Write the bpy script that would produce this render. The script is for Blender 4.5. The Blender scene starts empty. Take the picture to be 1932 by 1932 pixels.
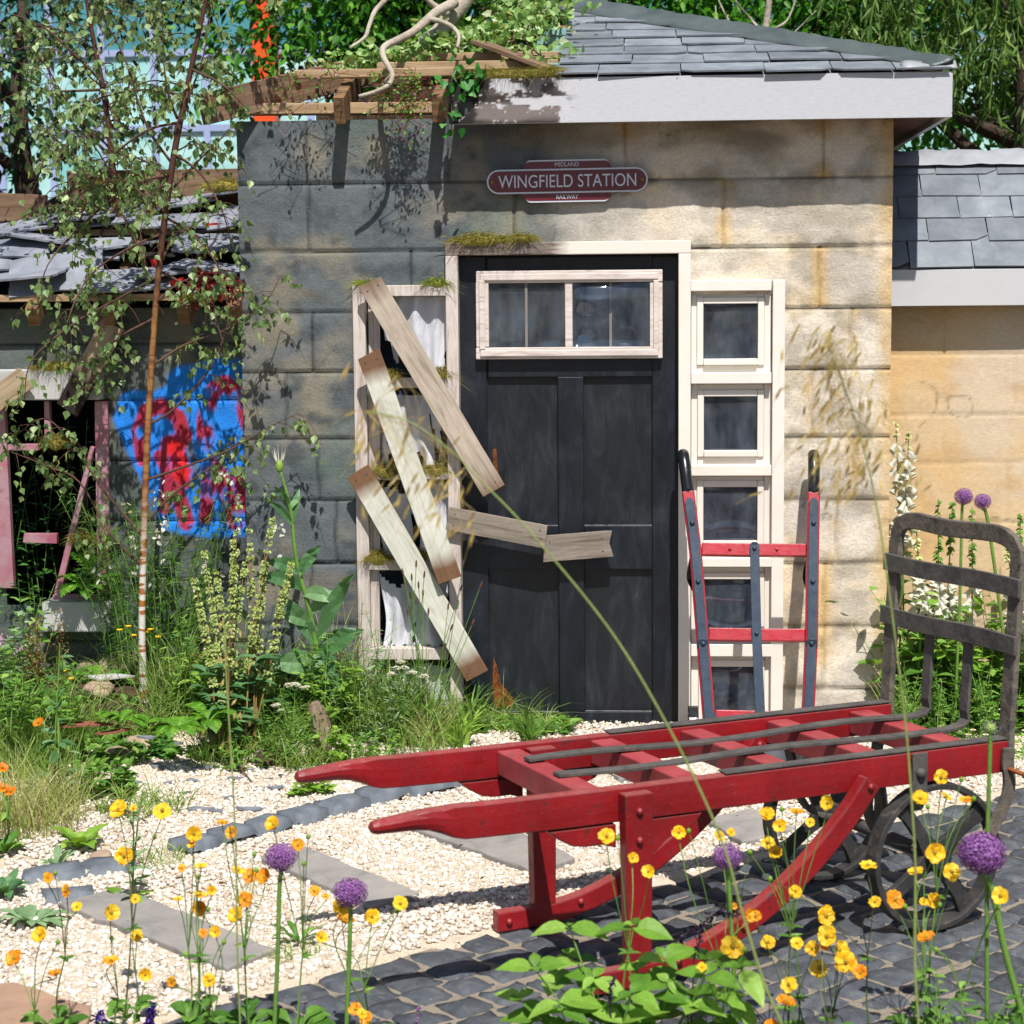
import bpy, math, random
import numpy as np
from mathutils import Vector, Matrix
random.seed(7)
rng = np.random.default_rng(7)
SC = bpy.context.scene
COL = SC.collection
rad = math.radians

# ------------------------------------------------------------------ camera
FPX, CPX = 3773.0, 966.0            # focal length and centre, in 1932 px photo units
CAM = np.array([0.58, -8.33, 1.83])
_y, _p, _r = rad(4.0), rad(6.3), rad(0.5)
FW = np.array([-math.sin(_y) * math.cos(_p), math.cos(_y) * math.cos(_p), -math.sin(_p)])
_rt = np.array([math.cos(_y), math.sin(_y), 0.0])
_up = np.cross(_rt, FW)
RT = _rt * math.cos(_r) - _up * math.sin(_r)
UP = _up * math.cos(_r) + _rt * math.sin(_r)
cam = bpy.data.cameras.new('camera')
camo = bpy.data.objects.new('camera', cam)
COL.objects.link(camo)
camo.matrix_world = Matrix(((RT[0], UP[0], -FW[0], CAM[0]), (RT[1], UP[1], -FW[1], CAM[1]),
                            (RT[2], UP[2], -FW[2], CAM[2]), (0, 0, 0, 1)))
cam.sensor_width = 36.0
cam.lens = FPX / 1932.0 * 36.0
cam.clip_start = 0.1
cam.clip_end = 600.0
cam.dof.use_dof = True
cam.dof.focus_distance = 7.4
cam.dof.aperture_fstop = 6.5
SC.camera = camo

# ------------------------------------------------------------------ light
SUN_DIR = Vector((-0.135, 0.60, -1.0)).normalized()      # the way the light travels
sun = bpy.data.lights.new('sun', 'SUN')
sun.energy = 5.0
sun.angle = rad(0.53)
sun.color = (1.0, 0.965, 0.91)
suno = bpy.data.objects.new('sun', sun)
COL.objects.link(suno)
suno.rotation_euler = SUN_DIR.to_track_quat('-Z', 'Y').to_euler()
suno.location = (2, -10, 12)
W = bpy.data.worlds.new('World')
SC.world = W
W.use_nodes = True
_nt = W.node_tree
_bg = _nt.nodes['Background']
_sky = _nt.nodes.new('ShaderNodeTexSky')
_sky.sky_type = 'NISHITA'
_sky.sun_disc = False
_sky.sun_elevation = math.asin(-SUN_DIR.z)
_sky.sun_rotation = math.atan2(-SUN_DIR.x, -SUN_DIR.y)
_nt.links.new(_sky.outputs[0], _bg.inputs[0])
_bg.inputs[1].default_value = 0.07
SC.view_settings.view_transform = 'Standard'
SC.view_settings.look = 'None'
SC.view_settings.exposure = 0.46
SC.view_settings.gamma = 1.0
SC.cycles.max_bounces = 6
SC.cycles.transparent_max_bounces = 8


# ------------------------------------------------------------------ photo px -> world
def ray(x, y):
    return FW + RT * ((x - CPX) / FPX) - UP * ((y - CPX) / FPX)

def on_plane(x, y, p, n):
    d = ray(x, y); p = np.asarray(p, float); n = np.asarray(n, float)
    return CAM + d * (((p - CAM) @ n) / (d @ n))

def Q(x, y, Y=0.0):
    return on_plane(x, y, (0, Y, 0), (0, 1, 0))

def G(x, y, z=0.0):
    return on_plane(x, y, (0, 0, z), (0, 0, 1))

# ------------------------------------------------------------------ mesh building
def A(*v):
    return np.array(v, float)

def nrm(v):
    v = np.asarray(v, float)
    return v / (np.linalg.norm(v, axis=-1, keepdims=True) + 1e-12)

class MB:
    def __init__(s):
        s.v = []; s.n = 0; s.f = {}; s.att = []
    def add(s, v, faces, mi=0, col=None):
        v = np.asarray(v, float).reshape(-1, 3)
        if isinstance(faces, np.ndarray):
            groups = {faces.shape[1]: faces}
        else:
            groups = {}
            for f in faces:
                groups.setdefault(len(f), []).append(f)
        for k, fs in groups.items():
            fs = np.asarray(fs, int) + s.n
            s.f.setdefault((k, mi), []).append(fs)
        s.v.append(v); s.n += len(v)
        if col is not None:
            s.att.append(np.broadcast_to(np.asarray(col, float), (len(v), 3)))
        elif s.att:
            s.att.append(np.ones((len(v), 3)))
        return s
    def box(s, c0, c1, mi=0):
        x0, y0, z0 = np.minimum(c0, c1); x1, y1, z1 = np.maximum(c0, c1)
        v = [(x0,y0,z0),(x1,y0,z0),(x1,y1,z0),(x0,y1,z0),(x0,y0,z1),(x1,y0,z1),(x1,y1,z1),(x0,y1,z1)]
        return s.add(v, BOXF, mi)
    def hexa(s, lo, hi, mi=0):          # two 4-corner rings
        return s.add(list(lo) + list(hi), BOXF, mi)
    def tube(s, pts, r, n=8, mi=0, caps=True):
        pts = np.asarray(pts, float); m = len(pts)
        r = np.broadcast_to(np.asarray(r, float), (m,))
        T = nrm(np.gradient(pts, axis=0))
        a = A(0, 0, 1) if abs(T[0][2]) < 0.9 else A(1, 0, 0)
        vs = []
        for i in range(m):
            b = nrm(np.cross(T[i], a)); c = np.cross(b, T[i]); a = c
            th = np.arange(n) * 2 * math.pi / n
            vs.append(pts[i] + r[i] * (np.cos(th)[:, None] * b + np.sin(th)[:, None] * c))
        f = [(i*n+j, i*n+(j+1) % n, (i+1)*n+(j+1) % n, (i+1)*n+j) for i in range(m-1) for j in range(n)]
        if caps:
            f += [tuple(range(n))[::-1], tuple((m-1)*n+j for j in range(n))]
        return s.add(np.concatenate(vs), f, mi)
    def sweep(s, pts, prof, side, closed=False, mi=0):   # prof: (k,2) outline; side: axis kept sideways
        pts = np.asarray(pts, float); m = len(pts); k = len(prof)
        if closed:
            T = nrm(np.roll(pts, -1, 0) - np.roll(pts, 1, 0))
        else:
            T = nrm(np.gradient(pts, axis=0))
        side = np.broadcast_to(np.asarray(side, float), (m, 3))
        B = nrm(side - T * np.sum(side * T, 1, keepdims=True)); N = np.cross(T, B)
        pr = np.asarray(prof, float)
        if pr.ndim == 2:
            pr = np.broadcast_to(pr, (m, k, 2))
        else:
            k = pr.shape[1]
        v = pts[:, None] + B[:, None] * pr[..., :1] + N[:, None] * pr[..., 1:]
        f = []
        for i in range(m if closed else m - 1):
            i2 = (i + 1) % m
            f += [(i*k+j, i*k+(j+1) % k, i2*k+(j+1) % k, i2*k+j) for j in range(k)]
        if not closed:
            f += [tuple(range(k))[::-1], tuple((m-1)*k+j for j in range(k))]
        return s.add(v.reshape(-1, 3), f, mi)
    def poly(s, p2, org, ex, ey, ez, depth, mi=0):      # 2-D outline extruded along ez
        p2 = np.asarray(p2, float); k = len(p2)
        org, ex, ey, ez = (np.asarray(q, float) for q in (org, ex, ey, ez))
        a = org + p2[:, :1] * ex + p2[:, 1:] * ey
        b = a + ez * depth
        f = [tuple(range(k))[::-1], tuple(range(k, 2*k))]
        f += [(i, (i+1) % k, k+(i+1) % k, k+i) for i in range(k)]
        return s.add(np.concatenate([a, b]), f, mi)
    def ball(s, c, r, mi=0, sq=(1, 1, 1)):
        return s.add(ICO_V * (np.asarray(sq) * r) + np.asarray(c), ICO_F, mi)
    def leaves(s, B, D, N, L, Wd, prof=(0.05, 0.75, 1.0, 0.6, 0.0), droop=0.15, fold=0.25, wave=0.0, mi=0):
        B = np.atleast_2d(B).astype(float); M = len(B)
        D = nrm(np.broadcast_to(np.asarray(D, float), (M, 3))); N = np.broadcast_to(np.asarray(N, float), (M, 3))
        S = nrm(np.cross(D, N)); N = np.cross(S, D)
        L = np.broadcast_to(np.asarray(L, float), (M,)); Wd = np.broadcast_to(np.asarray(Wd, float), (M,))
        dr = np.broadcast_to(np.asarray(droop, float), (M,))
        k = len(prof); t = np.linspace(0, 1, k)
        c = B[:, None] + D[:, None] * (L[:, None] * t)[..., None]
        c[..., 2] -= (dr * L)[:, None] * t ** 2
        hw = (Wd[:, None] * 0.5) * np.asarray(prof)[None]
        off = S[:, None] * hw[..., None]; up = N[:, None] * (hw * fold)[..., None]
        if wave:
            up = up + N[:, None] * (rng.normal(0, wave, (M, k))[..., None] * L[:, None, None])
        v = np.stack([c - off + up, c, c + off + up], 2).reshape(-1, 3)
        q = []
        for i in range(k - 1):
            for j in (0, 1):
                q.append((i*3+j, i*3+j+1, (i+1)*3+j+1, (i+1)*3+j))
        f = (np.array(q)[None] + (np.arange(M) * k * 3)[:, None, None]).reshape(-1, 4)
        return s.add(v, f, mi)
    def blades(s, B, D, L, Wd, droop=0.5, n=4, mi=0):
        B = np.atleast_2d(B).astype(float); M = len(B)
        D = nrm(np.broadcast_to(np.asarray(D, float), (M, 3)))
        L = np.broadcast_to(np.asarray(L, float), (M,)); Wd = np.broadcast_to(np.asarray(Wd, float), (M,))
        dr = np.broadcast_to(np.asarray(droop, float), (M,))
        th = rng.uniform(0, 2*math.pi, M)
        S = nrm(np.cross(D, np.stack([np.cos(th), np.sin(th), 0*th], 1)))
        t = np.linspace(0, 1, n + 1)
        out = D.copy(); out[:, 2] = 0; out = out / (np.linalg.norm(out, axis=1, keepdims=True) + 1e-3)
        c = B[:, None] + D[:, None] * (L[:, None] * t)[..., None] + out[:, None] * ((dr*L)[:, None] * t**2 * 0.6)[..., None]
        c[..., 2] -= (dr * L)[:, None] * t ** 2.2 * 0.7
        w = 0.5 * Wd[:, None] * np.array([0.7, 1, .85, .55, 0.04] if n == 4 else np.linspace(1, .05, n+1))[None]
        v = np.stack([c - S[:, None]*w[..., None], c + S[:, None]*w[..., None]], 2).reshape(-1, 3)
        q = np.array([(i*2, i*2+1, i*2+3, i*2+2) for i in range(n)])
        f = (q[None] + (np.arange(M) * (n+1) * 2)[:, None, None]).reshape(-1, 4)
        return s.add(v, f, mi)
    def build(s, name, mats, parent=None, smooth=False, bevel=0.0, base=None, seg=2, origin=None):
        if not isinstance(mats, (list, tuple)):
            mats = [mats]
        V = np.concatenate(s.v) if s.v else np.zeros((0, 3))
        if parent is not None:
            off = OFF[parent.name]; loc = A(0, 0, 0)
        elif origin is not None:
            off = loc = np.asarray(origin, float)
        else:
            lo, hi = V.min(0), V.max(0)
            loc = A((lo[0]+hi[0])/2, (lo[1]+hi[1])/2, lo[2]); off = loc
        me = bpy.data.meshes.new(name)
        V = V - off
        sizes, idx, mis = [], [], []
        for (k, mi), fl in s.f.items():
            F = np.concatenate(fl)
            sizes.append(np.full(len(F), k)); idx.append(F.reshape(-1)); mis.append(np.full(len(F), mi))
        sizes = np.concatenate(sizes); idx = np.concatenate(idx); mis = np.concatenate(mis)
        me.vertices.add(len(V)); me.vertices.foreach_set('co', V.astype(np.float32).reshape(-1))
        me.loops.add(len(idx)); me.loops.foreach_set('vertex_index', idx.astype(np.int32))
        me.polygons.add(len(sizes))
        st = np.concatenate([[0], np.cumsum(sizes)[:-1]])
        me.polygons.foreach_set('loop_start', st.astype(np.int32))
        me.polygons.foreach_set('loop_total', sizes.astype(np.int32))
        for m in mats:
            me.materials.append(m)
        me.polygons.foreach_set('material_index', mis.astype(np.int32))
        me.polygons.foreach_set('use_smooth', np.full(len(sizes), bool(smooth)))
        if s.att:
            at = me.color_attributes.new('Col', 'FLOAT_COLOR', 'POINT')
            cc = np.concatenate(s.att); cc = np.concatenate([cc, np.ones((len(cc), 1))], 1)
            at.data.foreach_set('color', cc.astype(np.float32).reshape(-1))
        me.update(calc_edges=True)
        me.validate()
        o = bpy.data.objects.new(name, me)
        COL.objects.link(o)
        if parent is not None:
            o.parent = parent
        o.location = loc
        OFF[o.name] = off if parent is None else OFF[parent.name]
        if bevel:
            b = o.modifiers.new('edge', 'BEVEL'); b.width = bevel; b.segments = seg
            b.limit_method = 'ANGLE'; b.angle_limit = rad(40)
        return o

OFF = {}
BOXF = [(0,3,2,1),(4,5,6,7),(0,1,5,4),(1,2,6,5),(2,3,7,6),(3,0,4,7)]

def _ico(sub):
    import bmesh
    bm = bmesh.new(); bmesh.ops.create_icosphere(bm, subdivisions=sub, radius=1.0)
    v = np.array([q.co[:] for q in bm.verts]); f = np.array([[q.index for q in p.verts] for p in bm.faces]); bm.free()
    return v, f
ICO_V, ICO_F = _ico(2)
ICO1_V, ICO1_F = _ico(1)
ICO3_V, ICO3_F = _ico(3)
def _rcube():
    import bmesh
    bm = bmesh.new(); bmesh.ops.create_cube(bm, size=2.0)
    bmesh.ops.subdivide_edges(bm, edges=bm.edges[:], cuts=1, use_grid_fill=True)
    v = np.array([q.co[:] for q in bm.verts]); f = np.array([[q.index for q in p.verts] for p in bm.faces]); bm.free()
    return v / np.linalg.norm(v, axis=1, keepdims=True) * (0.55 + 0.45 * np.linalg.norm(v, axis=1, keepdims=True)), f
RC_V, RC_F = _rcube()

def tag(o, label, cat, group=None, kind=None):
    if label: o['label'] = label
    if cat: o['category'] = cat
    if group: o['group'] = group
    if kind: o['kind'] = kind
    return o

def thing(name, label, cat, loc, group=None):
    o = bpy.data.objects.new(name, None); COL.objects.link(o)
    o.empty_display_size = 0.1
    o.location = tuple(float(q) for q in loc); OFF[o.name] = np.asarray(loc, float)
    return tag(o, label, cat, group)

def dup(o, loc, rotz=0.0, scale=1.0, label=None):
    r = o.copy(); COL.objects.link(r)
    r.location = tuple(float(q) for q in loc); r.rotation_euler = (0, 0, rotz); r.scale = (scale,)*3
    if label: r['label'] = label
    for ch in list(o.children):
        c = ch.copy(); COL.objects.link(c); c.parent = r
        for g in list(ch.children):
            d = g.copy(); COL.objects.link(d); d.parent = c
    return r

# value noise on numpy arrays
def vnoise(x, y, seed=0, z=None):
    r = np.random.default_rng(seed).random((256, 256))
    xi = np.floor(x).astype(int); yi = np.floor(y).astype(int)
    fx = x - xi; fy = y - yi; fx = fx*fx*(3-2*fx); fy = fy*fy*(3-2*fy)
    g = lambda i, j: r[i & 255, j & 255]
    return (g(xi, yi)*(1-fx)+g(xi+1, yi)*fx)*(1-fy) + (g(xi, yi+1)*(1-fx)+g(xi+1, yi+1)*fx)*fy
def fbm(x, y, seed=0, o=4):
    t = 0*x; a = 0.5; n = 0
    for i in range(o):
        t = t + a*vnoise(x*2**i+7.3*i, y*2**i+3.1*i, seed+i); n += a; a *= 0.5
    return t / n
def sstep(a, b, x):
    t = np.clip((x-a)/(b-a), 0, 1); return t*t*(3-2*t)
def catmull(pts, n=6):
    P = np.asarray(pts, float); P = np.concatenate([[2*P[0]-P[1]], P, [2*P[-1]-P[-2]]]); out = []
    for i in range(1, len(P)-2):
        for t in np.linspace(0, 1, n, endpoint=False):
            out.append(0.5*((2*P[i])+(-P[i-1]+P[i+1])*t+(2*P[i-1]-5*P[i]+4*P[i+1]-P[i+2])*t*t+(-P[i-1]+3*P[i]-3*P[i+1]+P[i+2])*t**3))
    out.append(P[-2]); return np.array(out)
# ------------------------------------------------------------------ materials
def hx(h):
    h = h.lstrip('#'); c = [int(h[i:i+2], 16)/255 for i in (0, 2, 4)]
    return tuple(x/12.92 if x <= 0.04045 else ((x+0.055)/1.055)**2.4 for x in c) + (1.0,)
def lin(c):
    if isinstance(c, str): return hx(c)
    return tuple(c) + (1.0,) if len(c) == 3 else tuple(c)

class NT:
    def __init__(s, name):
        s.m = bpy.data.materials.new(name); s.m.use_nodes = True
        s.t = s.m.node_tree; s.b = s.t.nodes['Principled BSDF']; s.out = s.t.nodes['Material Output']
        s.tc = None
    def n(s, typ, **kw):
        q = s.t.nodes.new('ShaderNode' + typ)
        for k, v in kw.items(): setattr(q, k, v)
        return q
    def l(s, a, b): s.t.links.new(a, b)
    def coord(s, out='Object', scale=(1, 1, 1)):
        if s.tc is None: s.tc = s.n('TexCoord')
        mp = s.n('Mapping'); mp.inputs['Scale'].default_value = scale
        s.l(s.tc.outputs[out], mp.inputs['Vector']); return mp.outputs[0]
    def noise(s, vec, scale, detail=5, rough=0.6, dist=0.0):
        q = s.n('TexNoise'); q.inputs['Scale'].default_value = scale; q.inputs['Detail'].default_value = detail
        q.inputs['Roughness'].default_value = rough; q.inputs['Distortion'].default_value = dist
        s.l(vec, q.inputs['Vector']); return q.outputs['Fac']
    def ramp(s, fac, stops, interp='LINEAR'):
        q = s.n('ValToRGB'); q.color_ramp.interpolation = interp
        e = q.color_ramp.elements
        while len(e) < len(stops): e.new(0.5)
        for i, (p, c) in enumerate(stops):
            e[i].position = p; e[i].color = lin(c) if not isinstance(c, (int, float)) else (c, c, c, 1)
        s.l(fac, q.inputs[0]); return q.outputs[0]
    def mix(s, fac, a, b, mode='MIX'):
        q = s.n('Mix', data_type='RGBA', blend_type=mode)
        for sock, val in ((q.inputs[0], fac), (q.inputs[6], a), (q.inputs[7], b)):
            if hasattr(val, 'links'): s.l(val, sock)
            elif isinstance(val, (int, float)): sock.default_value = val
            else: sock.default_value = lin(val)
        return q.outputs[2]
    def math(s, op, a, b=0.0):
        q = s.n('Math', operation=op)
        for sock, val in ((q.inputs[0], a), (q.inputs[1], b)):
            if hasattr(val, 'links'): s.l(val, sock)
            else: sock.default_value = val
        return q.outputs[0]
    def bump(s, h, strength=0.3, dist=0.01, prev=None):
        q = s.n('Bump'); q.inputs['Strength'].default_value = strength; q.inputs['Distance'].default_value = dist
        s.l(h, q.inputs['Height'])
        if prev is not None: s.l(prev, q.inputs['Normal'])
        s.l(q.outputs[0], s.b.inputs['Normal']); return q.outputs[0]
    def done(s, col=None, rough=0.8, spec=0.4, metal=0.0):
        if col is not None:
            if hasattr(col, 'links'): s.l(col, s.b.inputs['Base Color'])
            else: s.b.inputs['Base Color'].default_value = lin(col)
        if hasattr(rough, 'links'): s.l(rough, s.b.inputs['Roughness'])
        else: s.b.inputs['Roughness'].default_value = rough
        s.b.inputs['Specular IOR Level'].default_value = spec
        s.b.inputs['Metallic'].default_value = metal
        return s.m

def surf(name, cols, scale=8, rough=0.8, bump=0.3, bscale=60, bdist=0.004, stretch=(1, 1, 1), spec=0.35, metal=0.0,
         wear=None, wscale=14, wlo=0.60, whi=0.68, island=0.0, detail=6):
    t = NT(name); v = t.coord('Object', stretch)
    n1 = t.noise(v, scale, detail, 0.62, 0.4)
    k = len(cols)
    c = t.ramp(n1, [(0.3 + 0.4*i/max(1, k-1), q) for i, q in enumerate(cols)])
    if island:
        g = t.n('NewGeometry'); r = t.ramp(g.outputs['Random Per Island'], [(0, 1-island), (1, 1+island*0.4)])
        c = t.mix(1.0, c, r, 'MULTIPLY')
    oi = t.n('ObjectInfo')
    c = t.mix(0.5, c, t.ramp(oi.outputs['Random'], [(0, 0.78), (1, 1.0)]), 'MULTIPLY')
    rg = rough
    if wear is not None:
        n2 = t.noise(v, wscale, 8, 0.7, 0.6)
        m = t.ramp(n2, [(wlo, 0.0), (whi, 1.0)])
        c = t.mix(m, c, wear)
    n3 = t.noise(v, bscale, 6, 0.65)
    if bump: t.bump(n3, bump, bdist)
    if not hasattr(rg, 'links'):
        rg = t.ramp(n3, [(0.2, max(0, rough-0.08)), (0.8, min(1, rough+0.08))])
    return t.done(c, rg, spec, metal)

def leafmat(name, c1, c2, c3=None, trans=0.35, rough=0.45, spec=0.35, vein=0.0):
    t = NT(name); g = t.n('NewGeometry')
    st = [(0.0, c1), (0.7, c2)] + ([(1.0, c3)] if c3 else [])
    c = t.ramp(g.outputs['Random Per Island'], st)
    v = t.coord('Object'); n1 = t.noise(v, 25, 3); nf = t.noise(v, 160, 4, .7)
    c = t.mix(0.7, c, t.ramp(n1, [(0.3, 0.72), (0.7, 1.1)]), 'MULTIPLY'); c = t.mix(0.6, c, t.ramp(nf, [(0.35, 0.72), (0.65, 1.12)]), 'MULTIPLY'); t.bump(nf, .25, .002)
    t.done(c, rough, spec)
    tr = t.n('BsdfTranslucent'); t.l(t.mix(1.0, c, (1.25, 1.2, 0.55), 'MULTIPLY'), tr.inputs['Color'])
    mx = t.n('MixShader'); mx.inputs[0].default_value = trans
    t.l(t.b.outputs[0], mx.inputs[1]); t.l(tr.outputs[0], mx.inputs[2]); t.l(mx.outputs[0], t.out.inputs['Surface'])
    return t.m

def wood(name, cols, axis='x', scale=3.0, rough=0.8, bump=0.5, knots=False, endc=None, endlen=None, dark=None):
    """grain runs along the object's own axis; endc stains the last endlen metres at both ends"""
    st = {'x': (1, 14, 14), 'y': (14, 1, 14), 'z': (14, 14, 1)}[axis]
    t = NT(name); v = t.coord('Object', st)
    oi = t.n('ObjectInfo')
    ad = t.n('VectorMath', operation='ADD'); t.l(v, ad.inputs[0])
    cmb = t.n('CombineXYZ'); mm = t.math('MULTIPLY', oi.outputs['Random'], 40.0)
    for i in range(3): t.l(mm, cmb.inputs[i])
    t.l(cmb.outputs[0], ad.inputs[1]); v = ad.outputs[0]
    n1 = t.noise(v, scale, 7, 0.65, 1.2)
    k = len(cols)
    c = t.ramp(n1, [(0.28 + 0.44*i/max(1, k-1), q) for i, q in enumerate(cols)])
    v2 = t.coord('Object'); n2 = t.noise(v2, 6, 4, 0.6)
    c = t.mix(0.6, c, t.ramp(n2, [(0.3, 0.65), (0.75, 1.08)]), 'MULTIPLY')
    n4 = t.noise(v, scale*5, 5, 0.7)
    c = t.mix(t.ramp(n4, [(0.60, 0.0), (0.72, 0.5)]), c, dark or tuple(q*0.35 for q in lin(cols[0])[:3]))
    if endc:
        sx = t.n('SeparateXYZ'); t.l(v2, sx.inputs[0])
        a = t.math('ABSOLUTE', sx.outputs['XYZ'.index(axis.upper())])
        a = t.math('ADD', a, t.math('MULTIPLY', t.math('SUBTRACT', n2, 0.5), 0.06))
        q = t.n('MapRange'); q.inputs[1].default_value = endlen[0]; q.inputs[2].default_value = endlen[1]
        t.l(a, q.inputs[0]); c = t.mix(q.outputs[0], c, t.mix(0.5, endc, t.ramp(n1, [(0.3, 0.4), (0.7, 1.0)]), 'MULTIPLY'))
    t.bump(n4, bump, 0.002)
    return t.done(c, rough, 0.25)

def vcolmat(name, rough=0.85, bump=0.5, bscale=90, bdist=0.004, spec=0.25, grain=0.35, stretch=(1, 1, 1), gscale=60):
    t = NT(name); a = t.n('VertexColor'); a.layer_name = 'Col'
    v = t.coord('Object', stretch)
    n1 = t.noise(v, gscale, 7, 0.7); n2 = t.noise(v, bscale, 8, 0.72, 0.5)
    c = t.mix(1.0, a.outputs[0], t.ramp(n1, [(0.25, 1-grain), (0.75, 1+grain*0.45)]), 'MULTIPLY')
    t.bump(n2, bump, bdist)
    return t.done(c, rough, spec)

M = {}
M['gravel'] = surf('gravel_stone', ['#cdb9a2', '#dccbb6', '#eadfd0'], 30, 0.85, 0.2, 120, 0.002, island=0.30, spec=0.2)
M['grit'] = surf('gravel_bed', ['#b3a48f', '#cfc0ab', '#9a8a76'], 60, 0.95, 0.8, 150, 0.01)
M['soil'] = surf('soil', ['#3a2d22', '#54422f', '#2c2119', '#6b573f'], 14, 0.95, 0.9, 60, 0.02)
M['sett'] = surf('sett_stone', ['#383c42', '#4b4f55', '#5e6165'], 16, 0.66, 0.9, 38, 0.008, island=0.32, spec=0.4, wear='#8d8a84', wscale=45, wlo=0.60, whi=0.76)
M['mortar'] = surf('sand_joint', ['#766c5f', '#8b8172', '#695f53'], 40, 0.95, 0.7, 120, 0.006)
M['slab'] = surf('sandstone_slab', ['#77736f', '#8c8783', '#9b948c'], 7, 0.85, 0.7, 45, 0.005, stretch=(1, 1, 1), wear='#a3917f', wscale=3, wlo=0.62, whi=0.75)
M['slabbrown'] = surf('brown_slab', ['#86695a', '#9a7c67', '#a98b73'], 6, 0.85, 0.7, 60, 0.003)
M['kerb'] = surf('edging_stone', ['#4d535b', '#646a72', '#7b8086'], 8, 0.7, 0.5, 45, 0.006, wear='#8a8984', wscale=30, wlo=0.64, whi=0.75)
M['slate'] = surf('slate', ['#5f656c', '#70767d', '#82888d'], 7, 0.72, 0.6, 30, 0.005, stretch=(1, 1, 1), island=.28, spec=0.4, wear='#a9afb6', wscale=9, wlo=0.66, whi=0.8)
M['slatedk'] = surf('slate_dark', ['#646973', '#7b7f89', '#8f9199'], 6, 0.7, 0.5, 30, 0.004, spec=0.35)
M['lead'] = surf('roof_membrane', ['#3f4848', '#4d5655', '#59605f'], 5, 0.42, 0.35, 18, 0.01, spec=0.5)
M['leadlt'] = surf('ridge_lead', ['#808286', '#929498', '#a3a5a9'], 4, 0.5, 0.2, 20, 0.004, spec=0.5)
M['white'] = surf('white_paint', ['#b5b5b6', '#bfbfc0', '#babbbb'], 3, 0.55, 0.1, 90, 0.001, spec=0.4)
M['cream'] = surf('cream_paint', ['#d8d0c4', '#e0d9cf', '#dad2c8'], 3, 0.5, 0.12, 80, 0.001, spec=0.4)
M['grey'] = surf('grey_paint', ['#a9a8a6', '#b6b5b3', '#a09f9d'], 4, 0.75, 0.6, 40, 0.003)
M['pink'] = surf('pink_paint', ['#93465c', '#a16a77', '#a5838b', '#77344c'], 6, 0.6, 0.35, 60, 0.002, wear='#a99a98', wscale=8, wlo=0.62, whi=0.7)
M['frameold'] = wood('old_frame', ['#8d7d74', '#b8aaa2', '#cfc5be', '#a08d84'], 'z', 3, 0.75, 0.4)
M['frameoldx'] = wood('old_frame_x', ['#8d7d74', '#b8aaa2', '#cfc5be', '#a08d84'], 'x', 3, 0.75, 0.4)
M['timber'] = wood('roof_timber', ['#80684e', '#a68c6c', '#bda584'], 'x', 3, 0.8, 0.5)
M['timberdk'] = wood('dark_timber', ['#54402f', '#765f4b', '#907760'], 'x', 2.5, 0.8, 0.5)
M['timbery'] = wood('rafter_timber', ['#55402e', '#7a5d42', '#96785a'], 'y', 3, 0.85, 0.5)
M['turq'] = surf('turquoise_batten', ['#5f8f8c', '#7daba5', '#93b3a0'], 12, 0.7, 0.3, 60, 0.002)
M['plank'] = wood('weathered_plank', ['#807265', '#a39585', '#b8ab9c', '#8f8173'], 'x', 2.2, 0.85, 0.35, endc='#765a47', endlen=(0.40, 0.52))
M['plankg'] = wood('greenish_plank', ['#a09d8c', '#bfbdae', '#cfcec2', '#aeab98'], 'x', 2.0, 0.85, 0.3, endc='#74553f', endlen=(0.37, 0.44))
M['plankd'] = wood('dark_plank', ['#575047', '#7a7065', '#90857a', '#686056'], 'x', 2.4, 0.85, 0.4)
def redpaint(name, c0, c1, rough, chips):
    t = NT(name); v0 = t.coord('Object'); n = t.noise(v0, 5, 6, .65); n2 = t.noise(v0, 26, 8, .75, .5); n3 = t.noise(t.coord('Object', (1, 1, 2.5)), 70, 6, .7)
    c = t.mix(t.ramp(n, [(.3, 0.0), (.7, 1.0)]), c0, c1)
    c = t.mix(t.ramp(n2, [(chips, 0.0), (chips+.035, .85)]), c, '#3a1c1a')          # chips down to old paint
    c = t.mix(t.ramp(n3, [(.60, 0.0), (.78, .45)]), c, '#b06a66')                    # dull scuffs
    g = t.n('NewGeometry'); sx = t.n('SeparateXYZ'); t.l(g.outputs['Normal'], sx.inputs[0])
    d = t.math('MULTIPLY', t.ramp(sx.outputs[2], [(.6, 0.0), (1, 1.0)]), t.ramp(n2, [(.3, .10), (.7, .42)]))
    c = t.mix(d, c, '#a07a72')                                                      # dust lying on the upper faces
    bv = t.n('Bevel', samples=4); bv.inputs['Radius'].default_value = .013
    dt = t.n('VectorMath', operation='DOT_PRODUCT'); t.l(bv.outputs[0], dt.inputs[0]); t.l(g.outputs['Normal'], dt.inputs[1])
    e = t.math('MULTIPLY', t.ramp(dt.outputs['Value'], [(.82, 1.0), (.985, 0.0)]), t.ramp(n2, [(.36, 0.0), (.56, .9)]))
    c = t.mix(e, c, '#3d2a26')                                                      # bare wood along rubbed edges
    t.bump(n3, .3, .003)
    return t.done(c, t.ramp(n2, [(.3, rough-.08), (.7, rough+.18)]), .5)
M['red'] = surf('red_paint', ['#860e14', '#981319', '#a3181d'], 6, 0.40, 0.35, 30, 0.003, spec=0.5, wear='#5e2422', wscale=18, wlo=0.62, whi=0.70)
M['red'] = redpaint('red_paint', '#6f0a10', '#8f1218', .40, .60)
M['reddull'] = surf('dull_red_paint', ['#8a2f33', '#9a3d40', '#a64a4a'], 9, 0.6, 0.4, 50, 0.002, wear='#5a4642', wscale=14, wlo=0.58, whi=0.68)
M['redgloss'] = surf('gloss_red_paint', ['#b0182a', '#bf2236', '#c52c40'], 6, 0.28, 0.45, 22, 0.004, spec=0.5, wear='#d88a90', wscale=30, wlo=0.74, whi=0.8)
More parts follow.
